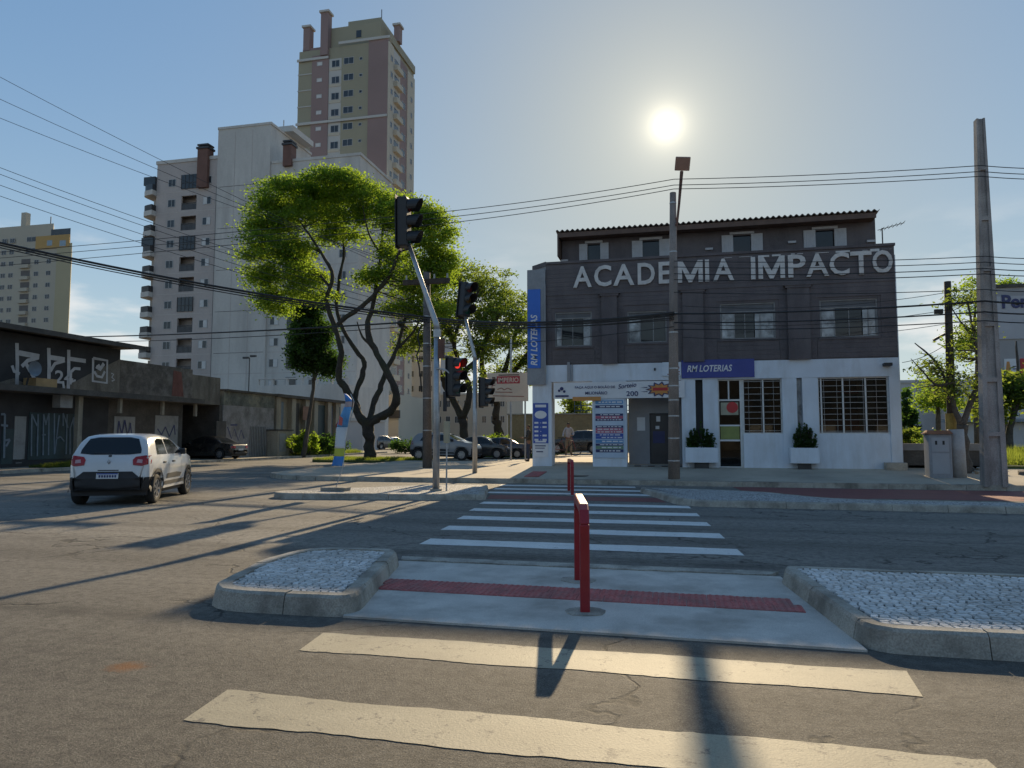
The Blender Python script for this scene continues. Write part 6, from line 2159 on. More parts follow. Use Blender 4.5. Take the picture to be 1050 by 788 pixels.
    if kind in ('hatch', 'suv'):
        zt = max(t[1] for t in top)
        yw = Wd * .37
        panel([(-yw * .98, b + .07), (-yw * .6, b + .045), (yw * .6, b + .045), (yw * .98, b + .07), (yw * .97, b + .15), (yw * .80, zt - .105), (yw * .5, zt - .075), (-yw * .5, zt - .075), (-yw * .80, zt - .105), (-yw * .97, b + .15)], 'r', GLCAR, 'rear_window')
        for sd in (-1, 1):
            panel([(sd * Wd * .29, b - .17), (sd * Wd * .40, b - .19), (sd * Wd * .478, b - .15), (sd * Wd * .478, b + .015), (sd * Wd * .43, b + .03), (sd * Wd * .31, b - .0), (sd * Wd * .28, b - .06)], 'r', TAIL, 'tail_light', .012)
            panel([(sd * Wd * .33, b - .12), (sd * Wd * .40, b - .13), (sd * Wd * .40, b - .06), (sd * Wd * .34, b - .05)], 'r', TAILW, 'tail_lens', .018)
        panel([(-Wd * .465, .355), (Wd * .465, .355), (Wd * .475, .53), (Wd * .40, .55), (Wd * .34, .63), (Wd * .29, .70), (-Wd * .29, .70), (-Wd * .34, .63), (-Wd * .40, .55), (-Wd * .475, .53)], 'r', TRIM, 'rear_bumper', .014)
        panel([(-.21, .555), (.21, .555), (.21, .665), (-.21, .665)], 'r', PLATE, 'number_plate', .028)
        if detail:
            o = panel([(-.2, .645), (.2, .645), (.2, .664), (-.2, .664)], 'r', BLUE, 'plate_band', .031)
            k = MB()
            for i in range(7): k.box(-.0, .004, -.17 + i * .05, -.14 + i * .05, .58, .63)
            hx = bvh.ray_cast(Vector((-9, 0, .6)), Vector((1, 0, 0)))[0].x - .034
            k.xf(Matrix.Translation((hx, 0, 0))).build('plate_characters', NAVY, root)
            hx = bvh.ray_cast(Vector((-9, 0, b - .12)), Vector((1, 0, 0)))[0].x - .014
            em = [(0, .058), (.034, 0), (0, -.058), (-.034, 0)]
            ei = [(0, .03), (.016, 0), (0, -.03), (-.016, 0)]
            k = MB()
            k.add([(hx, y, b - .1 + z) for y, z in em] + [(hx - .004, y, b - .1 + z) for y, z in ei], [(i, (i + 1) % 4, 4 + (i + 1) % 4, 4 + i) for i in range(4)])
            k.build('emblem', RIM, root)
            panel([(-.03, b + .035), (-.03, b + .0), (.03, b + .0), (.03, b + .035)], 'r', TRIM, 'latch', .01)
            panel([(-.02, b + .055), (.34, b + .075), (.34, b + .09), (-.02, b + .08)], 'r', TRIM, 'wiper', .016, rings_=2)
            panel([(-.2, .715), (.2, .715), (.2, .735), (-.2, .735)], 'r', TRIM, 'plate_recess', .006, rings_=2)
            panel([(-Wd * .36, 1.405), (Wd * .36, 1.405), (Wd * .35, 1.425), (-Wd * .35, 1.425)], 'r', pm, 'spoiler_lip', .03, rings_=2)
            MB().tube([(.9 - mid, -.05, 1.47), (.8 - mid, -.05, 1.62)], [.008, .004], 5).build('aerial', TRIM, root)
            # tailgate and door joints
    else:
        panel([(-.60, b + .08), (.60, b + .08), (.52, 1.36), (-.52, 1.36)], 'r', GLCAR, 'rear_window')
        for sd in (-1, 1): panel([(sd * .50, .68), (sd * .80, .70), (sd * .80, .84), (sd * .50, .84)], 'r', TAIL, 'tail_light', .012)
        panel([(-.24, .55), (.24, .55), (.24, .66), (-.24, .66)], 'r', PLATE, 'number_plate', .012)
        panel([(-.75, .32), (.75, .32), (.75, .45), (-.75, .45)], 'r', TRIM, 'rear_bumper', .01)
    # front
    zt = max(t[1] for t in top)
    panel([(-Wd * .38, b + .08), (Wd * .38, b + .08), (Wd * .30, zt - .1), (-Wd * .30, zt - .1)], 'f', GLCAR, 'windscreen')
    for sd in (-1, 1): panel([(sd * Wd * .24, .66), (sd * Wd * .42, .68), (sd * Wd * .43, .78), (sd * Wd * .26, .75)], 'f', HEADL, 'head_light', .01)
    panel([(-.4, .4), (.4, .4), (.45, .6), (-.45, .6)], 'f', TRIM, 'grille', .01)
    # sides
    if kind == 'hatch':
        sw_ = [[(.62, 1.035), (1.30, 1.03), (1.32, 1.36), (.98, 1.375), (.80, 1.33)], [(1.38, 1.03), (2.42, 1.03), (2.30, 1.13), (2.02, 1.30), (1.86, 1.355), (1.40, 1.365)]]
        cl = [[(1.02, .36), (2.55, .36), (2.55, .44), (1.02, .44)], [(1.15, .50), (2.2, .49), (2.3, .58), (1.9, .61), (1.2, .60)]]
        gaps = [1.34, 2.32]
        doors = [(.95, .86), (1.62, .86)]
    elif kind == 'suv':
        sw_ = [[(.55, 1.12), (1.5, 1.12), (1.5, 1.53), (.85, 1.5)], [(1.58, 1.12), (2.75, 1.12), (2.35, 1.45), (1.58, 1.54)]]
        cl = [[(1.2, .36), (3.05, .36), (3.05, .46), (1.2, .46)]]
        gaps = [1.54, 2.7]; doors = [(1.2, .95), (1.8, .95)]
    else:
        sw_ = [[(1.2, .985), (2.1, .985), (2.1, 1.34), (1.7, 1.32)], [(2.18, .985), (3.2, .985), (2.8, 1.27), (2.5, 1.34), (2.18, 1.35)]]
        cl = []
        gaps = [2.14, 3.1]; doors = [(1.6, .86), (2.4, .86)]
    for sd in (-1, 1):
        for p in sw_: panel([(x - mid, z) for x, z in p], 's', GLCAR, 'side_window', .007, flip=sd)
        for p in cl: panel([(x - mid, z) for x, z in p], 's', TRIM, 'side_cladding', .012, flip=sd)
        for g in gaps: panel([(g - mid, .5), (g + .008 - mid, .5), (g + .008 - mid, b - .02), (g - mid, b - .02)], 's', TRIM, 'panel_gap', .003, flip=sd, rings_=2)
        for x, z in doors:
            h = bvh.ray_cast(Vector((x - mid, sd * 9, z)), Vector((0, -sd, 0)))[0]
            MB().box(x - mid, x - mid + .17, h.y - .02, h.y + .02, z - .018, z + .018).build('door_handle', TRIM if detail else pm, root, bevel=.006)
        if kind == 'hatch':
            for a in s['axles']:
                arc = MB()
                vs = []
                for i in range(15):
                    an_ = math.pi * (i / 14) * 1.04 - .06
                    for rr_ in (ar - .005, ar + .055):
                        x, z = a - mid + rr_ * math.cos(an_), max(.22, r - .01 + rr_ * math.sin(an_))
                        h = bvh.ray_cast(Vector((x, sd * 9, max(z, ar + .0 if False else z))), Vector((0, -sd, 0)))
                        y = h[0].y if h[0] is not None else sd * Wd / 2 * .98
                        vs.append((x, y + sd * .012, z))
                arc.add(vs, [(2 * i, 2 * i + 1, 2 * i + 3, 2 * i + 2) for i in range(14)])
                arc.build('arch_trim', TRIM, root, smooth=True)
        mx_ = {'hatch': 2.42, 'suv': 2.75, 'sedan': 3.15}[kind] - mid
        MB().box(mx_ - .05, mx_ + .08, sd * (Wd / 2 - .04) - .1, sd * (Wd / 2 - .04) + .1, b + .0, b + .14).build('mirror', TRIM if kind == 'hatch' else pm, root, bevel=.03)
    return root


_wc = {}


def _tyre(r):
    if ('t', r) not in _wc:
        k = MB()
        prof = [(-.085, r * .62), (-.09, r * .8), (-.085, r * .94), (-.06, r), (.06, r), (.085, r * .94), (.09, r * .8), (.085, r * .62), (.03, r * .55), (-.03, r * .55)]
        n = 28
        vs = [(q * math.cos(2 * math.pi * i / n), y, q * math.sin(2 * math.pi * i / n)) for i in range(n) for y, q in prof]
        m = len(prof)
        k.add(vs, [(i * m + j, ((i + 1) % n) * m + j, ((i + 1) % n) * m + (j + 1) % m, i * m + (j + 1) % m) for i in range(n) for j in range(m)])
        _wc['t', r] = k.mesh('wheel', TYRE, True)
    return _wc['t', r]


def _rim(r, sd):
    if ('r', r, sd) not in _wc:
        k = MB()
        k.cyl((0, sd * .02, 0), (0, sd * .03, 0), r * .6, n=24)
        k.torus((0, sd * .075, 0), (0, 1, 0), r * .6, .014, 28, 6)
        k.cyl((0, sd * .03, 0), (0, sd * .085, 0), .06, n=12)
        for i in range(7):
            a = 2 * math.pi * i / 7
            k.bar((.04 * math.cos(a), sd * .07, .04 * math.sin(a)), (r * .58 * math.cos(a), sd * .07, r * .58 * math.sin(a)), .05, .03, up=(0, 1, 0))
        _wc['r', r, sd] = k.mesh('rim', RIM)
    return _wc['r', r, sd]


hw = R(90 + 23)
car('white_hatchback', 'hatch', (-12.79, 14.9, 0), hw, paint('car_white', (.62, .62, .62)), 'white small hatchback seen from behind driving across the junction', True, 1.06)
car('parked_car', 'sedan', (-28.5, 39.4, .12), R(178), paint('car_black', (.012, .012, .014)), 'black sedan parked nose first at the carport', False, .97)
car('parked_car', 'hatch', (-13.1, 39.5, .15), R(-3), paint('car_silver', (.23, .235, .245), .3), 'silver hatchback standing behind the utility pole', False, 1.08)
car('parked_car', 'sedan', (-11.9, 42.6, .15), R(4), paint('car_dark_grey', (.035, .035, .038)), 'dark grey sedan hidden behind the silver hatchback', False, .95)
car('parked_car', 'sedan', (at(528, 460, 43.5).x - 1.0, 43.5, .15), R(188), paint('car_navy', (.015, .02, .045)), 'dark blue car behind the man at the corner pillar', False, .9)
car('parked_car', 'suv', (at(592, 455, 41.5).x, 41.5, .515), R(176), paint('car_black', (.012, .012, .014)), 'black car in the parking lot behind the cyclist', False, .82)
p_ = at(392, 459, 78)
car('parked_car', 'suv', (p_.x, 78, 0), R(75), paint('car_dark_grey', (.035, .035, .038)), 'far dark van standing in the side street', False, 1.0)
p_ = at(403, 459, 82)
car('parked_car', 'hatch', (p_.x, 82, 0), R(80), paint('car_white', (.62, .62, .62)), 'far white car standing in the side street', False, 1.0)

# ================================================================ people and bicycle
SKIN = mat('skin', (.22, .12, .075), .6, .1, 5)
HAIR = mat('hair_dark', (.015, .011, .009), .7, .2, 10)


def skinned(name, pts, edges, rad, m, parent, sub=2):
    me = bpy.data.meshes.new(name)
    me.from_pydata(pts, edges, [])
    o = bpy.data.objects.new(name, me)
    COL.objects.link(o)
    md = o.modifiers.new('skin', 'SKIN'); md.use_smooth_shade = True
    sb_ = o.modifiers.new('sub', 'SUBSURF'); sb_.levels = sub; sb_.render_levels = sub
    for i, r in enumerate(rad):
        r = r if isinstance(r, tuple) else (r, r)
        me.skin_vertices[0].data[i].radius = r
    me.skin_vertices[0].data[0].use_root = True
    dg = bpy.context.evaluated_depsgraph_get()
    m2 = bpy.data.meshes.new_from_object(o.evaluated_get(dg))
    bpy.data.objects.remove(o)
    m2.materials.clear(); m2.materials.append(m)
    for p in m2.polygons: p.use_smooth = True
    return place(m2, name, parent)


def person(loc, rz, label, h, top, leg, arms, legs, topm, legm, shoem, cat='person'):
    """arms/legs: lists of joint offsets for left then right, metres for a 1.72 m figure"""
    root = empty('person', loc, rz, label, cat)
    root.scale = (h / 1.72,) * 3
    J = [(0, 0, .92), (0, 0, 1.1), (0, .01, 1.3), (0, .0, 1.46), (0, -.01, 1.55), (0, -.03, 1.64), (0, -.02, 1.71)]
    rad = [(.15, .11), (.14, .105), (.165, .115), (.09, .075), .055, .085, .07]
    E_ = [(0, 1), (1, 2), (2, 3), (3, 4), (4, 5), (5, 6)]
    parts_a, parts_l = [], []
    for sd, (el, wr, hd) in zip((-1, 1), arms):
        n = len(J)
        J += [(sd * .17, 0, 1.42), el, wr, hd]
        rad += [.058, .043, .032, .036]
        E_ += [(3, n), (n, n + 1), (n + 1, n + 2), (n + 2, n + 3)]
        parts_a.append([(sd * .17, 0, 1.42), el, wr])
        h_ = Vector(hd); w_ = Vector(wr)
        d = (h_ - w_).normalized()
        q = d.orthogonal().normalized()
        for f in range(4):
            n2 = len(J)
            b_ = h_ + q * (.012 * (f - 1.5) * 1.3)
            J += [tuple(b_ + d * .04), tuple(b_ + d * (.075 + .008 * (f in (1, 2))))]
            rad += [.011, .008]
            E_ += [(n + 3, n2), (n2, n2 + 1)]
        n2 = len(J)
        J += [tuple(h_ + d.cross(q) * .03 + d * .01), tuple(h_ + d.cross(q) * .045 + d * .035)]
        rad += [.012, .009]
        E_ += [(n + 3, n2), (n2, n2 + 1)]
    for sd, (kn, an_, toe) in zip((-1, 1), legs):
        n = len(J)
        J += [(sd * .09, 0, .86), kn, an_, toe]
        rad += [.09, .062, .042, .034]
        E_ += [(0, n), (n, n + 1), (n + 1, n + 2), (n + 2, n + 3)]
        parts_l.append([(sd * .09, 0, .86), kn, an_, toe])
    skinned('body', J, E_, rad, SKIN, root)
    # clothes
    pj = [(0, 0, .90), (0, 0, 1.1), (0, .01, 1.3), (0, 0, 1.47)]
    pr = [(.178, .14), (.165, .13), (.19, .14), (.105, .09)]
    pe = [(0, 1), (1, 2), (2, 3)]
    for a in parts_a:
        n = len(pj)
        pj += a; pr += [.075, .06, .047]; pe += [(3, n), (n, n + 1), (n + 1, n + 2)]
    skinned('jacket', pj, pe, pr, topm, root)
    pj = [(0, 0, .97), (0, 0, .87)]; pr = [(.17, .13), (.165, .13)]; pe = [(0, 1)]
    for a in parts_l:
        n = len(pj)
        pj += a[:3]; pr += [.105, .08, .062]; pe += [(1, n), (n, n + 1), (n + 1, n + 2)]
    skinned('trousers', pj, pe, pr, legm, root)
    for a in parts_l:
        an_, toe = Vector(a[2]), Vector(a[3])
        skinned('shoe', [tuple(an_ + Vector((0, .03, -.03))), tuple(an_ + (toe - an_) * .6 + Vector((0, 0, -.0))), tuple(toe)], [(0, 1), (1, 2)], [.05, .048, .038], shoem, root, 1)
    skinned('hair', [(0, .03, 1.62), (0, .0, 1.69), (0, -.05, 1.735)], [(0, 1), (1, 2)], [(.085, .07), (.092, .08), (.06, .05)], HAIR, root, 2)
    k = MB()
    k.add([(-.012, -.118, 1.62), (.012, -.118, 1.62), (0, -.148, 1.625), (0, -.118, 1.67)], [(0, 1, 2), (0, 2, 3), (1, 3, 2)]).build('nose', SKIN, root)
    for sd in (-1, 1): MB().cyl((sd * .032, -.118, 1.66), (sd * .032, -.112, 1.66), .011, n=8).build('eye', HAIR, root)
    MB().box(-.025, .025, -.118, -.11, 1.588, 1.596).build('mouth', mat('lips', (.16, .06, .05), .6, .1, 4), root)
    for sd in (-1, 1): MB().box(sd * .09 - .01, sd * .09 + .01, -.03, .0, 1.62, 1.68).build('ear', SKIN, root, bevel=.006)
    return root


JKT = mat('jacket_dark', (.05, .045, .04), .85, .15, 8)
JEANS = mat('jeans_blue', (.03, .045, .085), .85, .2, 8)
SHOE = mat('shoe_dark', (.02, .02, .02), .6, .1, 8)
SHIRT = mat('shirt_pale', (.42, .42, .45), .85, .1, 8)
CHINO = mat('trousers_khaki', (.24, .21, .16), .85, .1, 8)
pu = at(542, 476, 30.5)
person((pu.x, 30.5, walk_z(pu.x, 30.5)), R(-70), 'person in dark jacket and jeans standing with bent arms by the corner pillar', 1.57, None, None,
       [((-.25, -.05, 1.16), (-.17, -.26, 1.12), (-.12, -.33, 1.14)), ((.25, -.05, 1.16), (.17, -.26, 1.12), (.12, -.33, 1.14))],
       [((-.11, -.02, .48), (-.12, .02, .08), (-.13, -.16, .035)), ((.11, -.04, .48), (.13, .0, .08), (.15, -.18, .035))], JKT, JEANS, SHOE)
pb_ = at(583, 468, 37.0)
cy = Vector((pb_.x, 37.0, .515))
person(cy, R(12), 'person in pale shirt and khaki trousers standing over a bicycle in the bay', 1.68, None, None,
       [((-.26, .0, 1.17), (-.30, -.2, 1.0), (-.31, -.28, .96)), ((.27, -.03, 1.17), (.2, -.22, 1.08), (.12, -.3, 1.06))],
       [((-.12, -.05, .48), (-.13, .0, .08), (-.15, -.18, .035)), ((.12, -.05, .48), (.14, .02, .08), (.17, -.16, .035))], SHIRT, CHINO, SHOE)
bk = empty('bicycle', cy + Vector((-.1, -.42, 0)), R(10), 'dark bicycle held by the person in the pale shirt', 'bicycle')
for x in (-.52, .52):
    w_ = MB().torus((0, 0, 0), (0, 1, 0), .32, .02, 28, 6).build('wheel', TYRE, bk, loc=(x, 0, .34))
    k = MB()
    for i in range(12): k.bar((0, 0, 0), (.31 * math.cos(i * .5236), 0, .31 * math.sin(i * .5236)), .004)
    k.build('spokes', RIM, w_)
FRM = mat('bike_red', (.2, .03, .03), .4, .1, 5)
MB().tube([(-.52, 0, .34), (-.05, 0, .3), (.36, 0, .78), (-.2, 0, .8), (-.05, 0, .3)], .018, 6).tube([(-.52, 0, .34), (-.2, 0, .78)], .012, 6).tube([(.52, 0, .34), (.38, 0, .82), (.34, 0, .95)], .016, 6).build('frame', FRM, bk)
MB().tube([(.26, -.28, .98), (.36, -.1, 1.0), (.36, .1, 1.0), (.26, .28, .98)], .013, 6).build('handlebar', A['darkmetal'], bk)
MB().tube([(-.2, 0, .78), (-.22, 0, .9)], .014, 6).box(-.36, -.1, -.06, .06, .9, .95).build('saddle', TRIM, bk)
MB().cyl((-.05, -.03, .3), (-.05, .03, .3), .08, n=14).bar((-.05, .05, .3), (.05, .05, .16), .02).bar((-.05, -.05, .3), (-.15, -.05, .44), .02).build('crank', A['darkmetal'], bk)

# ================================================================ trees
BARK = mat('bark_dark', (.055, .045, .036), .95, .3, 2.5, .4, 14, .02, stain=(.05, .06, .02), sfac=.4, sscale=1.5)
BARKG = mat('bark_grey', (.10, .088, .075), .95, .25, 3, .35, 16, .015)


def tree(name, base, trunk, limbs, lobes, label, leafm, barkm, seed, leaf=.16, per=130, clump=.75, flat=.5, twig=True, group='street trees', up=.3, hole=.0):
    """trunk/limbs: lists of ((x,y,z,r)...) world; lobes: (centre, (rx,ry,rz), number of clumps)"""
    rr = np.random.RandomState(seed)
    root = empty(name, base, 0, label, 'tree', group)
    o = Vector(base)
    k = MB()
    nodes = []
    def add(path):
        P = smooth_path([p[:3] for p in path])
        n = len(P)
        rs = [interp([(i / (len(path) - 1), path[i][3]) for i in range(len(path))], j / (n - 1)) for j in range(n)]
        rs = [r * .88 * rr.uniform(.86, 1.16) for r in rs]
        wob = [Vector((rr.normal(), rr.normal(), rr.normal() * .5)) * r * .16 for r in rs]
        P = [p + w for p, w in zip(P, wob)]
        k.tube([p - o for p in P], rs, 10)
        return list(zip(P, rs))
    add(trunk)
    kt = k
    k.build('trunk', barkm, root, smooth=True)
    k = MB()
    for lm in limbs:
        nodes += add(lm)[3:]
    if not nodes: nodes = [(Vector(trunk[-1][:3]), trunk[-1][3])]
    NP = np.array([tuple(n[0]) for n in nodes])
    NR = np.array([n[1] for n in nodes])
    C = []
    tw = MB()
    for c, rad, cnt in lobes:
        c = np.array(c)
        for i in range(cnt):
            d = rr.normal(size=3); d /= np.linalg.norm(d)
            q = c + d * np.array(rad) * rr.uniform(.35, 1.0) ** .6
            # a twig from the nearest lower limb node
            if twig:
                dist = np.linalg.norm(NP - q, axis=1) + np.maximum(0, NP[:, 2] - q[2]) * 1.5
                j = int(dist.argmin())
                a, b = Vector(NP[j]), Vector(q)
                m_ = a.lerp(b, .5) + Vector((rr.normal() * .25, rr.normal() * .25, -.12 * (b - a).length + rr.normal() * .15))
                r0 = min(NR[j] * .55, .02 + .012 * (b - a).length)
                tw.tube([p - o for p in smooth_path([a, m_, b], 3)], [r0, r0 * .8, r0 * .7, r0 * .55, r0 * .4, r0 * .3, .006], 4, False)
                if (b - a).length > 1.2 and rr.rand() < .35:
                    NP = np.vstack([NP, q]); NR = np.append(NR, r0 * .5)
            cs = clump * rr.uniform(.6, 1.3)
            n = int(per * rr.uniform(.55, 1.3) * (cs / clump) ** 2)
            pts = rr.normal(size=(n, 3)) * np.array([.5, .5, .5 * flat]) * cs
            pts[:, 2] -= .12 * (pts[:, 0] ** 2 + pts[:, 1] ** 2) / cs
            C.append(q + pts)
    k.f += [tuple(i + len(k.v) for i in f) for f in tw.f]
    k.v += tw.v
    if k.v: k.build('limbs', barkm, root, smooth=True)
    C = np.concatenate(C) - np.array(base)
    place(leaf_mesh('crown', C, leaf, leafm, rr, up=up), 'crown', root)
    return root


def pt(x, y, v, r=None):
    p = at(x, y, v)
    return (p.x, p.y, p.z) if r is None else (p.x, p.y, p.z, r)


def lobe(x, y, v, rx, ry, n, dv=None):
    p = at(x, y, v)
    s = (v * math.cos(YAW) - p.x * math.sin(YAW)) / 729
    return ((p.x, p.y, p.z), (rx * s, (dv if dv else rx * s), ry * s), n)


# big street tree on the verge
v = 39.8
bb = at(379, 472, v)
tree('street_tree', (bb.x, v, .12), [(bb.x, v, .0, .50), pt(379, 462, v, .38), pt(378, 445, v, .35), pt(376, 430, v, .42)],
     [[pt(376, 437, v, .3), pt(366, 422, v, .27), pt(356, 402, v, .24), pt(347, 385, v - .2, .21), pt(350, 362, v - .4, .2), pt(344, 338, v - .5, .18), pt(335, 308, v - .6, .15), pt(341, 284, v - .8, .12), pt(329, 259, v - 1, .09), pt(308, 228, v - 1.3, .05)],
      [pt(368, 426, v, .22), pt(364, 405, v + .5, .2), pt(371, 388, v + .9, .18), pt(373, 372, v + 1.1, .16), pt(361, 354, v + 1, .15), pt(346, 322, v + .8, .13), pt(348, 284, v + .8, .11), pt(353, 259, v + 1, .09), pt(349, 228, v + 1.2, .05), pt(338, 200, v + 1.4, .025)],
      [pt(378, 437, v, .32), pt(389, 428, v, .29), pt(402, 420, v - .3, .27), pt(406, 404, v - .5, .25), pt(397, 381, v - .6, .22), pt(384, 358, v - .6, .21), pt(377, 335, v - .4, .19), pt(382, 315, v, .17), pt(387, 285, v, .13), pt(391, 255, v, .10), pt(393, 222, v, .05)],
      [pt(378, 438, v, .25), pt(383, 415, v + .7, .2), pt(391, 395, v + 1.3, .17), pt(398, 376, v + 1.6, .15), pt(407, 358, v + 2, .13), pt(412, 338, v + 2.2, .11), pt(421, 310, v + 2, .09), pt(432, 280, v + 2, .05)],
      [pt(344, 336, v - .5, .16), pt(355, 325, v - .5, .16), pt(367, 318, v - .7, .15), pt(383, 303, v - 1, .14), pt(399, 284, v - 1.2, .12), pt(410, 258, v - 1.4, .09), pt(428, 232, v - 1.6, .04)],
      [pt(339, 296, v - .7, .11), pt(322, 276, v - 1.2, .085), pt(300, 264, v - 1.8, .055), pt(270, 255, v - 2, .025)],
      [pt(329, 259, v - 1, .08), pt(312, 250, v - .4, .06), pt(288, 232, v + .2, .03)],
      [pt(352, 255, v + 1, .09), pt(366, 232, v + 1.6, .06), pt(380, 200, v + 2, .025)],
      [pt(391, 262, v, .09), pt(378, 240, v - .8, .06), pt(372, 212, v - 1.2, .025)],
      [pt(410, 258, v - 1.4, .07), pt(430, 252, v - 1.2, .05), pt(452, 240, v - 1, .025)],
      [pt(421, 310, v + 2, .07), pt(438, 300, v + 1.6, .045), pt(456, 285, v + 1.2, .02)],
      [pt(407, 358, v + 2, .1), pt(424, 340, v + 2.4, .08), pt(436, 318, v + 2.6, .05), pt(452, 300, v + 2.8, .02)],
      [pt(384, 358, v - .6, .12), pt(372, 346, v - 1.2, .07), pt(366, 330, v - 1.4, .03)]],
     [lobe(300, 203, v, 40, 17, 66), lobe(350, 192, v, 40, 14, 66), lobe(382, 208, v, 24, 18, 30), lobe(275, 225, v - .5, 24, 20, 36), lobe(315, 228, v, 40, 16, 44), lobe(285, 256, v - 1, 40, 14, 52), lobe(300, 280, v - 1, 32, 12, 32), lobe(270, 283, v - 1, 14, 12, 14), lobe(275, 305, v - 1, 10, 9, 8),
      lobe(318, 300, v - .5, 26, 9, 16), lobe(290, 312, v - .8, 20, 8, 10), lobe(425, 218, v - 1, 28, 20, 38), lobe(444, 240, v - 1, 22, 24, 34), lobe(430, 282, v, 28, 24, 46), lobe(450, 272, v, 15, 22, 22), lobe(407, 252, v, 18, 24, 16), lobe(385, 284, v - .5, 20, 7, 14), lobe(352, 232, v, 26, 18, 18), lobe(398, 218, v, 16, 18, 14), lobe(412, 312, v + 1, 20, 12, 14), lobe(440, 318, v + 2, 22, 10, 12)],
     'huge twisted street tree with bright yellow green crown on the verge', LEAF['big'], BARK, 11, .095, 195, .80, .44)

# two trees behind, left of the gym
v = 50
for sd, (tx0, ty0, lims, lbs, lab, seed, lf) in enumerate((
        (474, 458, [[(474, 430), (462, 405), (452, 385), (446, 350), (430, 320), (418, 305)], [(474, 430), (482, 400), (470, 372), (466, 345), (478, 320), (490, 300)], [(462, 405), (470, 385), (486, 372), (500, 345), (512, 322)], [(466, 350), (455, 330), (450, 305)], [(446, 352), (425, 345), (408, 330)]],
         [(455, 300, 26, 22, 22), (490, 290, 34, 20, 34), (478, 325, 36, 18, 24), (430, 330, 26, 22, 16), (510, 325, 28, 24, 26), (460, 350, 34, 16, 14), (500, 355, 26, 14, 12), (415, 350, 18, 16, 8), (482, 385, 26, 12, 6)], 'twisted dark trunked tree behind the silver hatchback', 21, 'mid'),
        (508, 452, [[(508, 430), (512, 400), (520, 372), (528, 345), (535, 325)], [(510, 415), (500, 395), (494, 372), (500, 345), (512, 310)], [(514, 392), (530, 378), (545, 360)]],
         [(520, 310, 22, 18, 18), (540, 345, 20, 26, 20), (515, 345, 26, 20, 18), (530, 380, 24, 16, 12), (552, 375, 14, 20, 10), (505, 382, 20, 16, 8)], 'leafy tree rising behind the cream painted board', 22, 'mid'))):
    vv = v + sd * 4
    b = at(tx0, ty0, vv)
    limbs = []
    for lm in lims:
        limbs.append([pt(x, y, vv + (i * .35 * (1 if (i + len(limbs)) % 2 else -1)), max(.05, .3 - i * .045)) for i, (x, y) in enumerate(lm)])
    tree('street_tree', (b.x, vv, .2), [(b.x, vv, .0, .5), pt(tx0 + 2, ty0 - 14, vv, .4), pt(lims[0][0][0], lims[0][0][1], vv, .34)], limbs, [lobe(x, y, vv, rx, ry, n) for x, y, rx, ry, n in lbs], lab, LEAF[lf], BARK, seed, .12, 150, .92, .45)

# dense round tree by the pillared building
v = 46.7
b = at(311, 468, v)
tree('round_tree', (b.x, v, .12), [(b.x, v, 0, .2), pt(315, 445, v, .16), pt(319, 415, v, .15), pt(322, 388, v, .15)], [[pt(322, 390, v, .14), pt(320, 360, v, .1), pt(321, 325, v, .05)], [pt(322, 390, v, .1), pt(330, 370, v - .5, .08), pt(336, 350, v - .7, .04)]],
     [lobe(320, 365, v, 23, 16, 60), lobe(319, 340, v, 22, 18, 60), lobe(318, 318, v, 16, 14, 34), lobe(336, 372, v, 12, 12, 20), lobe(312, 352, v, 14, 20, 22)], 'dense dark green round crowned tree with a thin leaning trunk', LEAF['dark'], BARKG, 31, .12, 170, .62, .7, False)

# sparse trees in the vacant lot
v = 25.6
b = at(990, 484, v)
tree('lot_tree', (b.x, v, walk_z(b.x, v)), [(b.x, v, .2, .26), pt(989, 460, v, .2), pt(986, 436, v, .17)],
     [[pt(986, 438, v, .12), pt(980, 420, v, .09), pt(972, 395, v, .06), pt(958, 370, v, .04), pt(938, 352, v, .02)], [pt(986, 438, v, .13), pt(996, 410, v, .1), pt(1004, 385, v, .07), pt(1000, 350, v, .05), pt(992, 310, v, .03)], [pt(972, 395, v, .06), pt(960, 395, v - .4, .04), pt(945, 380, v - .5, .02), pt(934, 368, v - .5, .012)], [pt(1000, 350, v, .04), pt(985, 330, v + .5, .03), pt(975, 315, v + .6, .015)]],
     [lobe(985, 305, v, 18, 10, 16), lobe(1000, 330, v, 12, 16, 10), lobe(990, 355, v, 16, 14, 16), lobe(965, 385, v, 22, 12, 20), lobe(948, 372, v, 14, 12, 12), lobe(985, 390, v, 18, 14, 18), lobe(962, 402, v, 16, 8, 10), lobe(1006, 400, v, 12, 16, 12)],
     'sparse tree with bare twigs and a stubby grey trunk behind the meter cabinet', LEAF['mid'], BARKG, 41, .055, 30, .42, .40)
v = 40
b = at(1032, 462, v)
tree('lot_tree', (b.x, v, .5), [(b.x, v, .45, .22), pt(1036, 440, v, .18), pt(1042, 415, v, .16)], [[pt(1042, 415, v, .14), pt(1030, 390, v, .1), pt(1015, 360, v, .06)], [pt(1042, 415, v, .14), pt(1060, 390, v, .1), pt(1075, 360, v, .05)], [pt(1042, 415, v, .1), pt(1044, 385, v, .08), pt(1042, 350, v, .04)]],
     [lobe(1030, 400, v, 22, 14, 20), lobe(1052, 400, v, 22, 14, 20), lobe(1015, 420, v, 14, 12, 10)], 'low leafy tree in the shade under the grey sign wall', LEAF['mid'], BARKG, 42, .13, 110, .7, .6)
v = 56
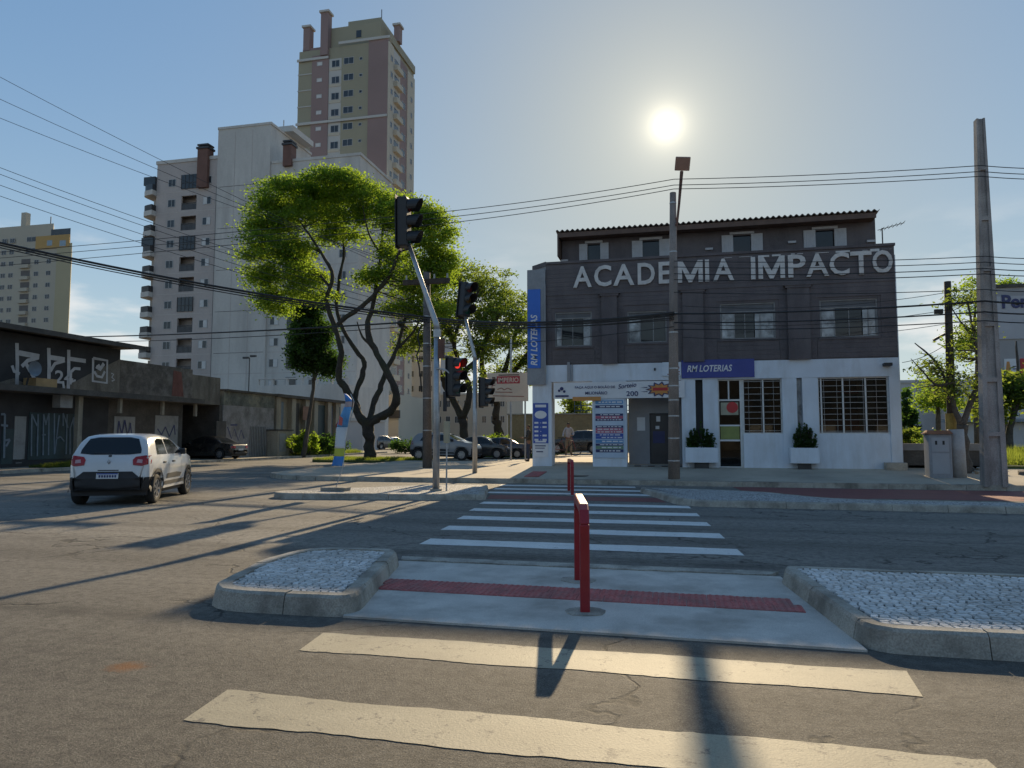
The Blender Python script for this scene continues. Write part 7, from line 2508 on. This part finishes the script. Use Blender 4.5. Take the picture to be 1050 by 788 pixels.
for i, (x, y0, rx, ry, lab) in enumerate(((1002, 330, 22, 46, 'tall backlit tree beyond the vacant lot'), (962, 400, 20, 24, 'small backlit tree beside the warehouse wall'), (1030, 300, 16, 14, 'tree top showing over the grey sign wall'))):
    b = at(x, 455, v + 4 * i)
    vv = v + 4 * i
    tree('backlit_tree', (b.x, vv, .5), [(b.x, vv, .4, .25), pt(x, y0 + ry * .9, vv, .18)], [[pt(x, y0 + ry * .9, vv, .15), pt(x - 3, y0, vv, .1), pt(x, y0 - ry * .6, vv, .05)], [pt(x, y0 + ry * .6, vv, .1), pt(x + rx * .5, y0, vv, .06)], [pt(x, y0 + ry * .7, vv, .1), pt(x - rx * .5, y0 + 5, vv, .06)]],
         [lobe(x, y0, vv, rx, ry, 46), lobe(x - rx * .5, y0 + ry * .5, vv, rx * .7, ry * .4, 14), lobe(x + rx * .5, y0 + ry * .5, vv, rx * .7, ry * .4, 14)], lab, LEAF['big'], BARKG, 50 + i, .13, 48, .9, .42, group='trees beyond the vacant lot')


def bush(x, y, v, z0, rx, rz, n, label, m, seed, leaf=.08):
    rr = np.random.RandomState(seed)
    p = at(x, y, v)
    root = empty('bush', (p.x, v, z0), 0, label, 'bush', 'bushes')
    C = []
    k = MB()
    for i in range(n):
        a, q = rr.uniform(0, 2 * math.pi), rr.uniform(.2, 1) ** .6
        c = np.array([math.cos(a) * rx * q, math.sin(a) * rx * q, rz * (.25 + .75 * rr.rand()) * (1.15 - .5 * q)])
        k.tube([(0, 0, -.05), tuple(c * np.array([.5, .5, .6])), tuple(c)], [.02, .014, .006], 4)
        C.append(c + rr.normal(size=(90, 3)) * rx * .16)
    k.build('stems', BARKG, root)
    place(leaf_mesh('foliage', np.concatenate(C), leaf, m, rr), 'foliage', root)


bush(302, 466, 47.4, .12, .9, 1.6, 24, 'bright bush left of the leaning tree trunk', LEAF['big'], 61, .11)
bush(316, 466, 47.9, .12, .7, 1.8, 20, 'bright bush right of the leaning tree trunk', LEAF['big'], 62, .11)
bush(328, 466, 51, .12, 1.3, 1.5, 26, 'dark hedge bush before the teal bays', LEAF['dark'], 63, .12)
bush(340, 466, 53.5, .12, 1.3, 1.6, 26, 'dark hedge bush beyond the round road sign', LEAF['dark'], 64, .12)
bush(514, 462, 46.5, .3, 1.1, 1.3, 26, 'leafy bush on the grass under the painted board', LEAF['big'], 65, .12)
bush(933, 450, 30, .52, .55, 1.5, 16, 'leafy bush growing against the gym side wall', LEAF['mid'], 66)
bush(962, 455, 29.5, .52, .6, 1.3, 20, 'small leafy bush behind the low wall', LEAF['big'], 67)
bush(938, 460, 33, .52, 1.0, .8, 18, 'broad bush in the shade of the gym', LEAF['dark'], 68)
bush(924, 412, 44, .52, .8, 3.9, 26, 'tall dark shrub at the gym rear corner', LEAF['dark'], 69, .13)
bush(600, 430, 52, 2.4, 1.6, 2.6, 30, 'green shrub overtopping the ochre wall', LEAF['mid'], 70, .13)
bush(416, 462, 60, .1, 1.2, 1.2, 20, 'low bush by the far parked cars', LEAF['dark'], 71, .12)
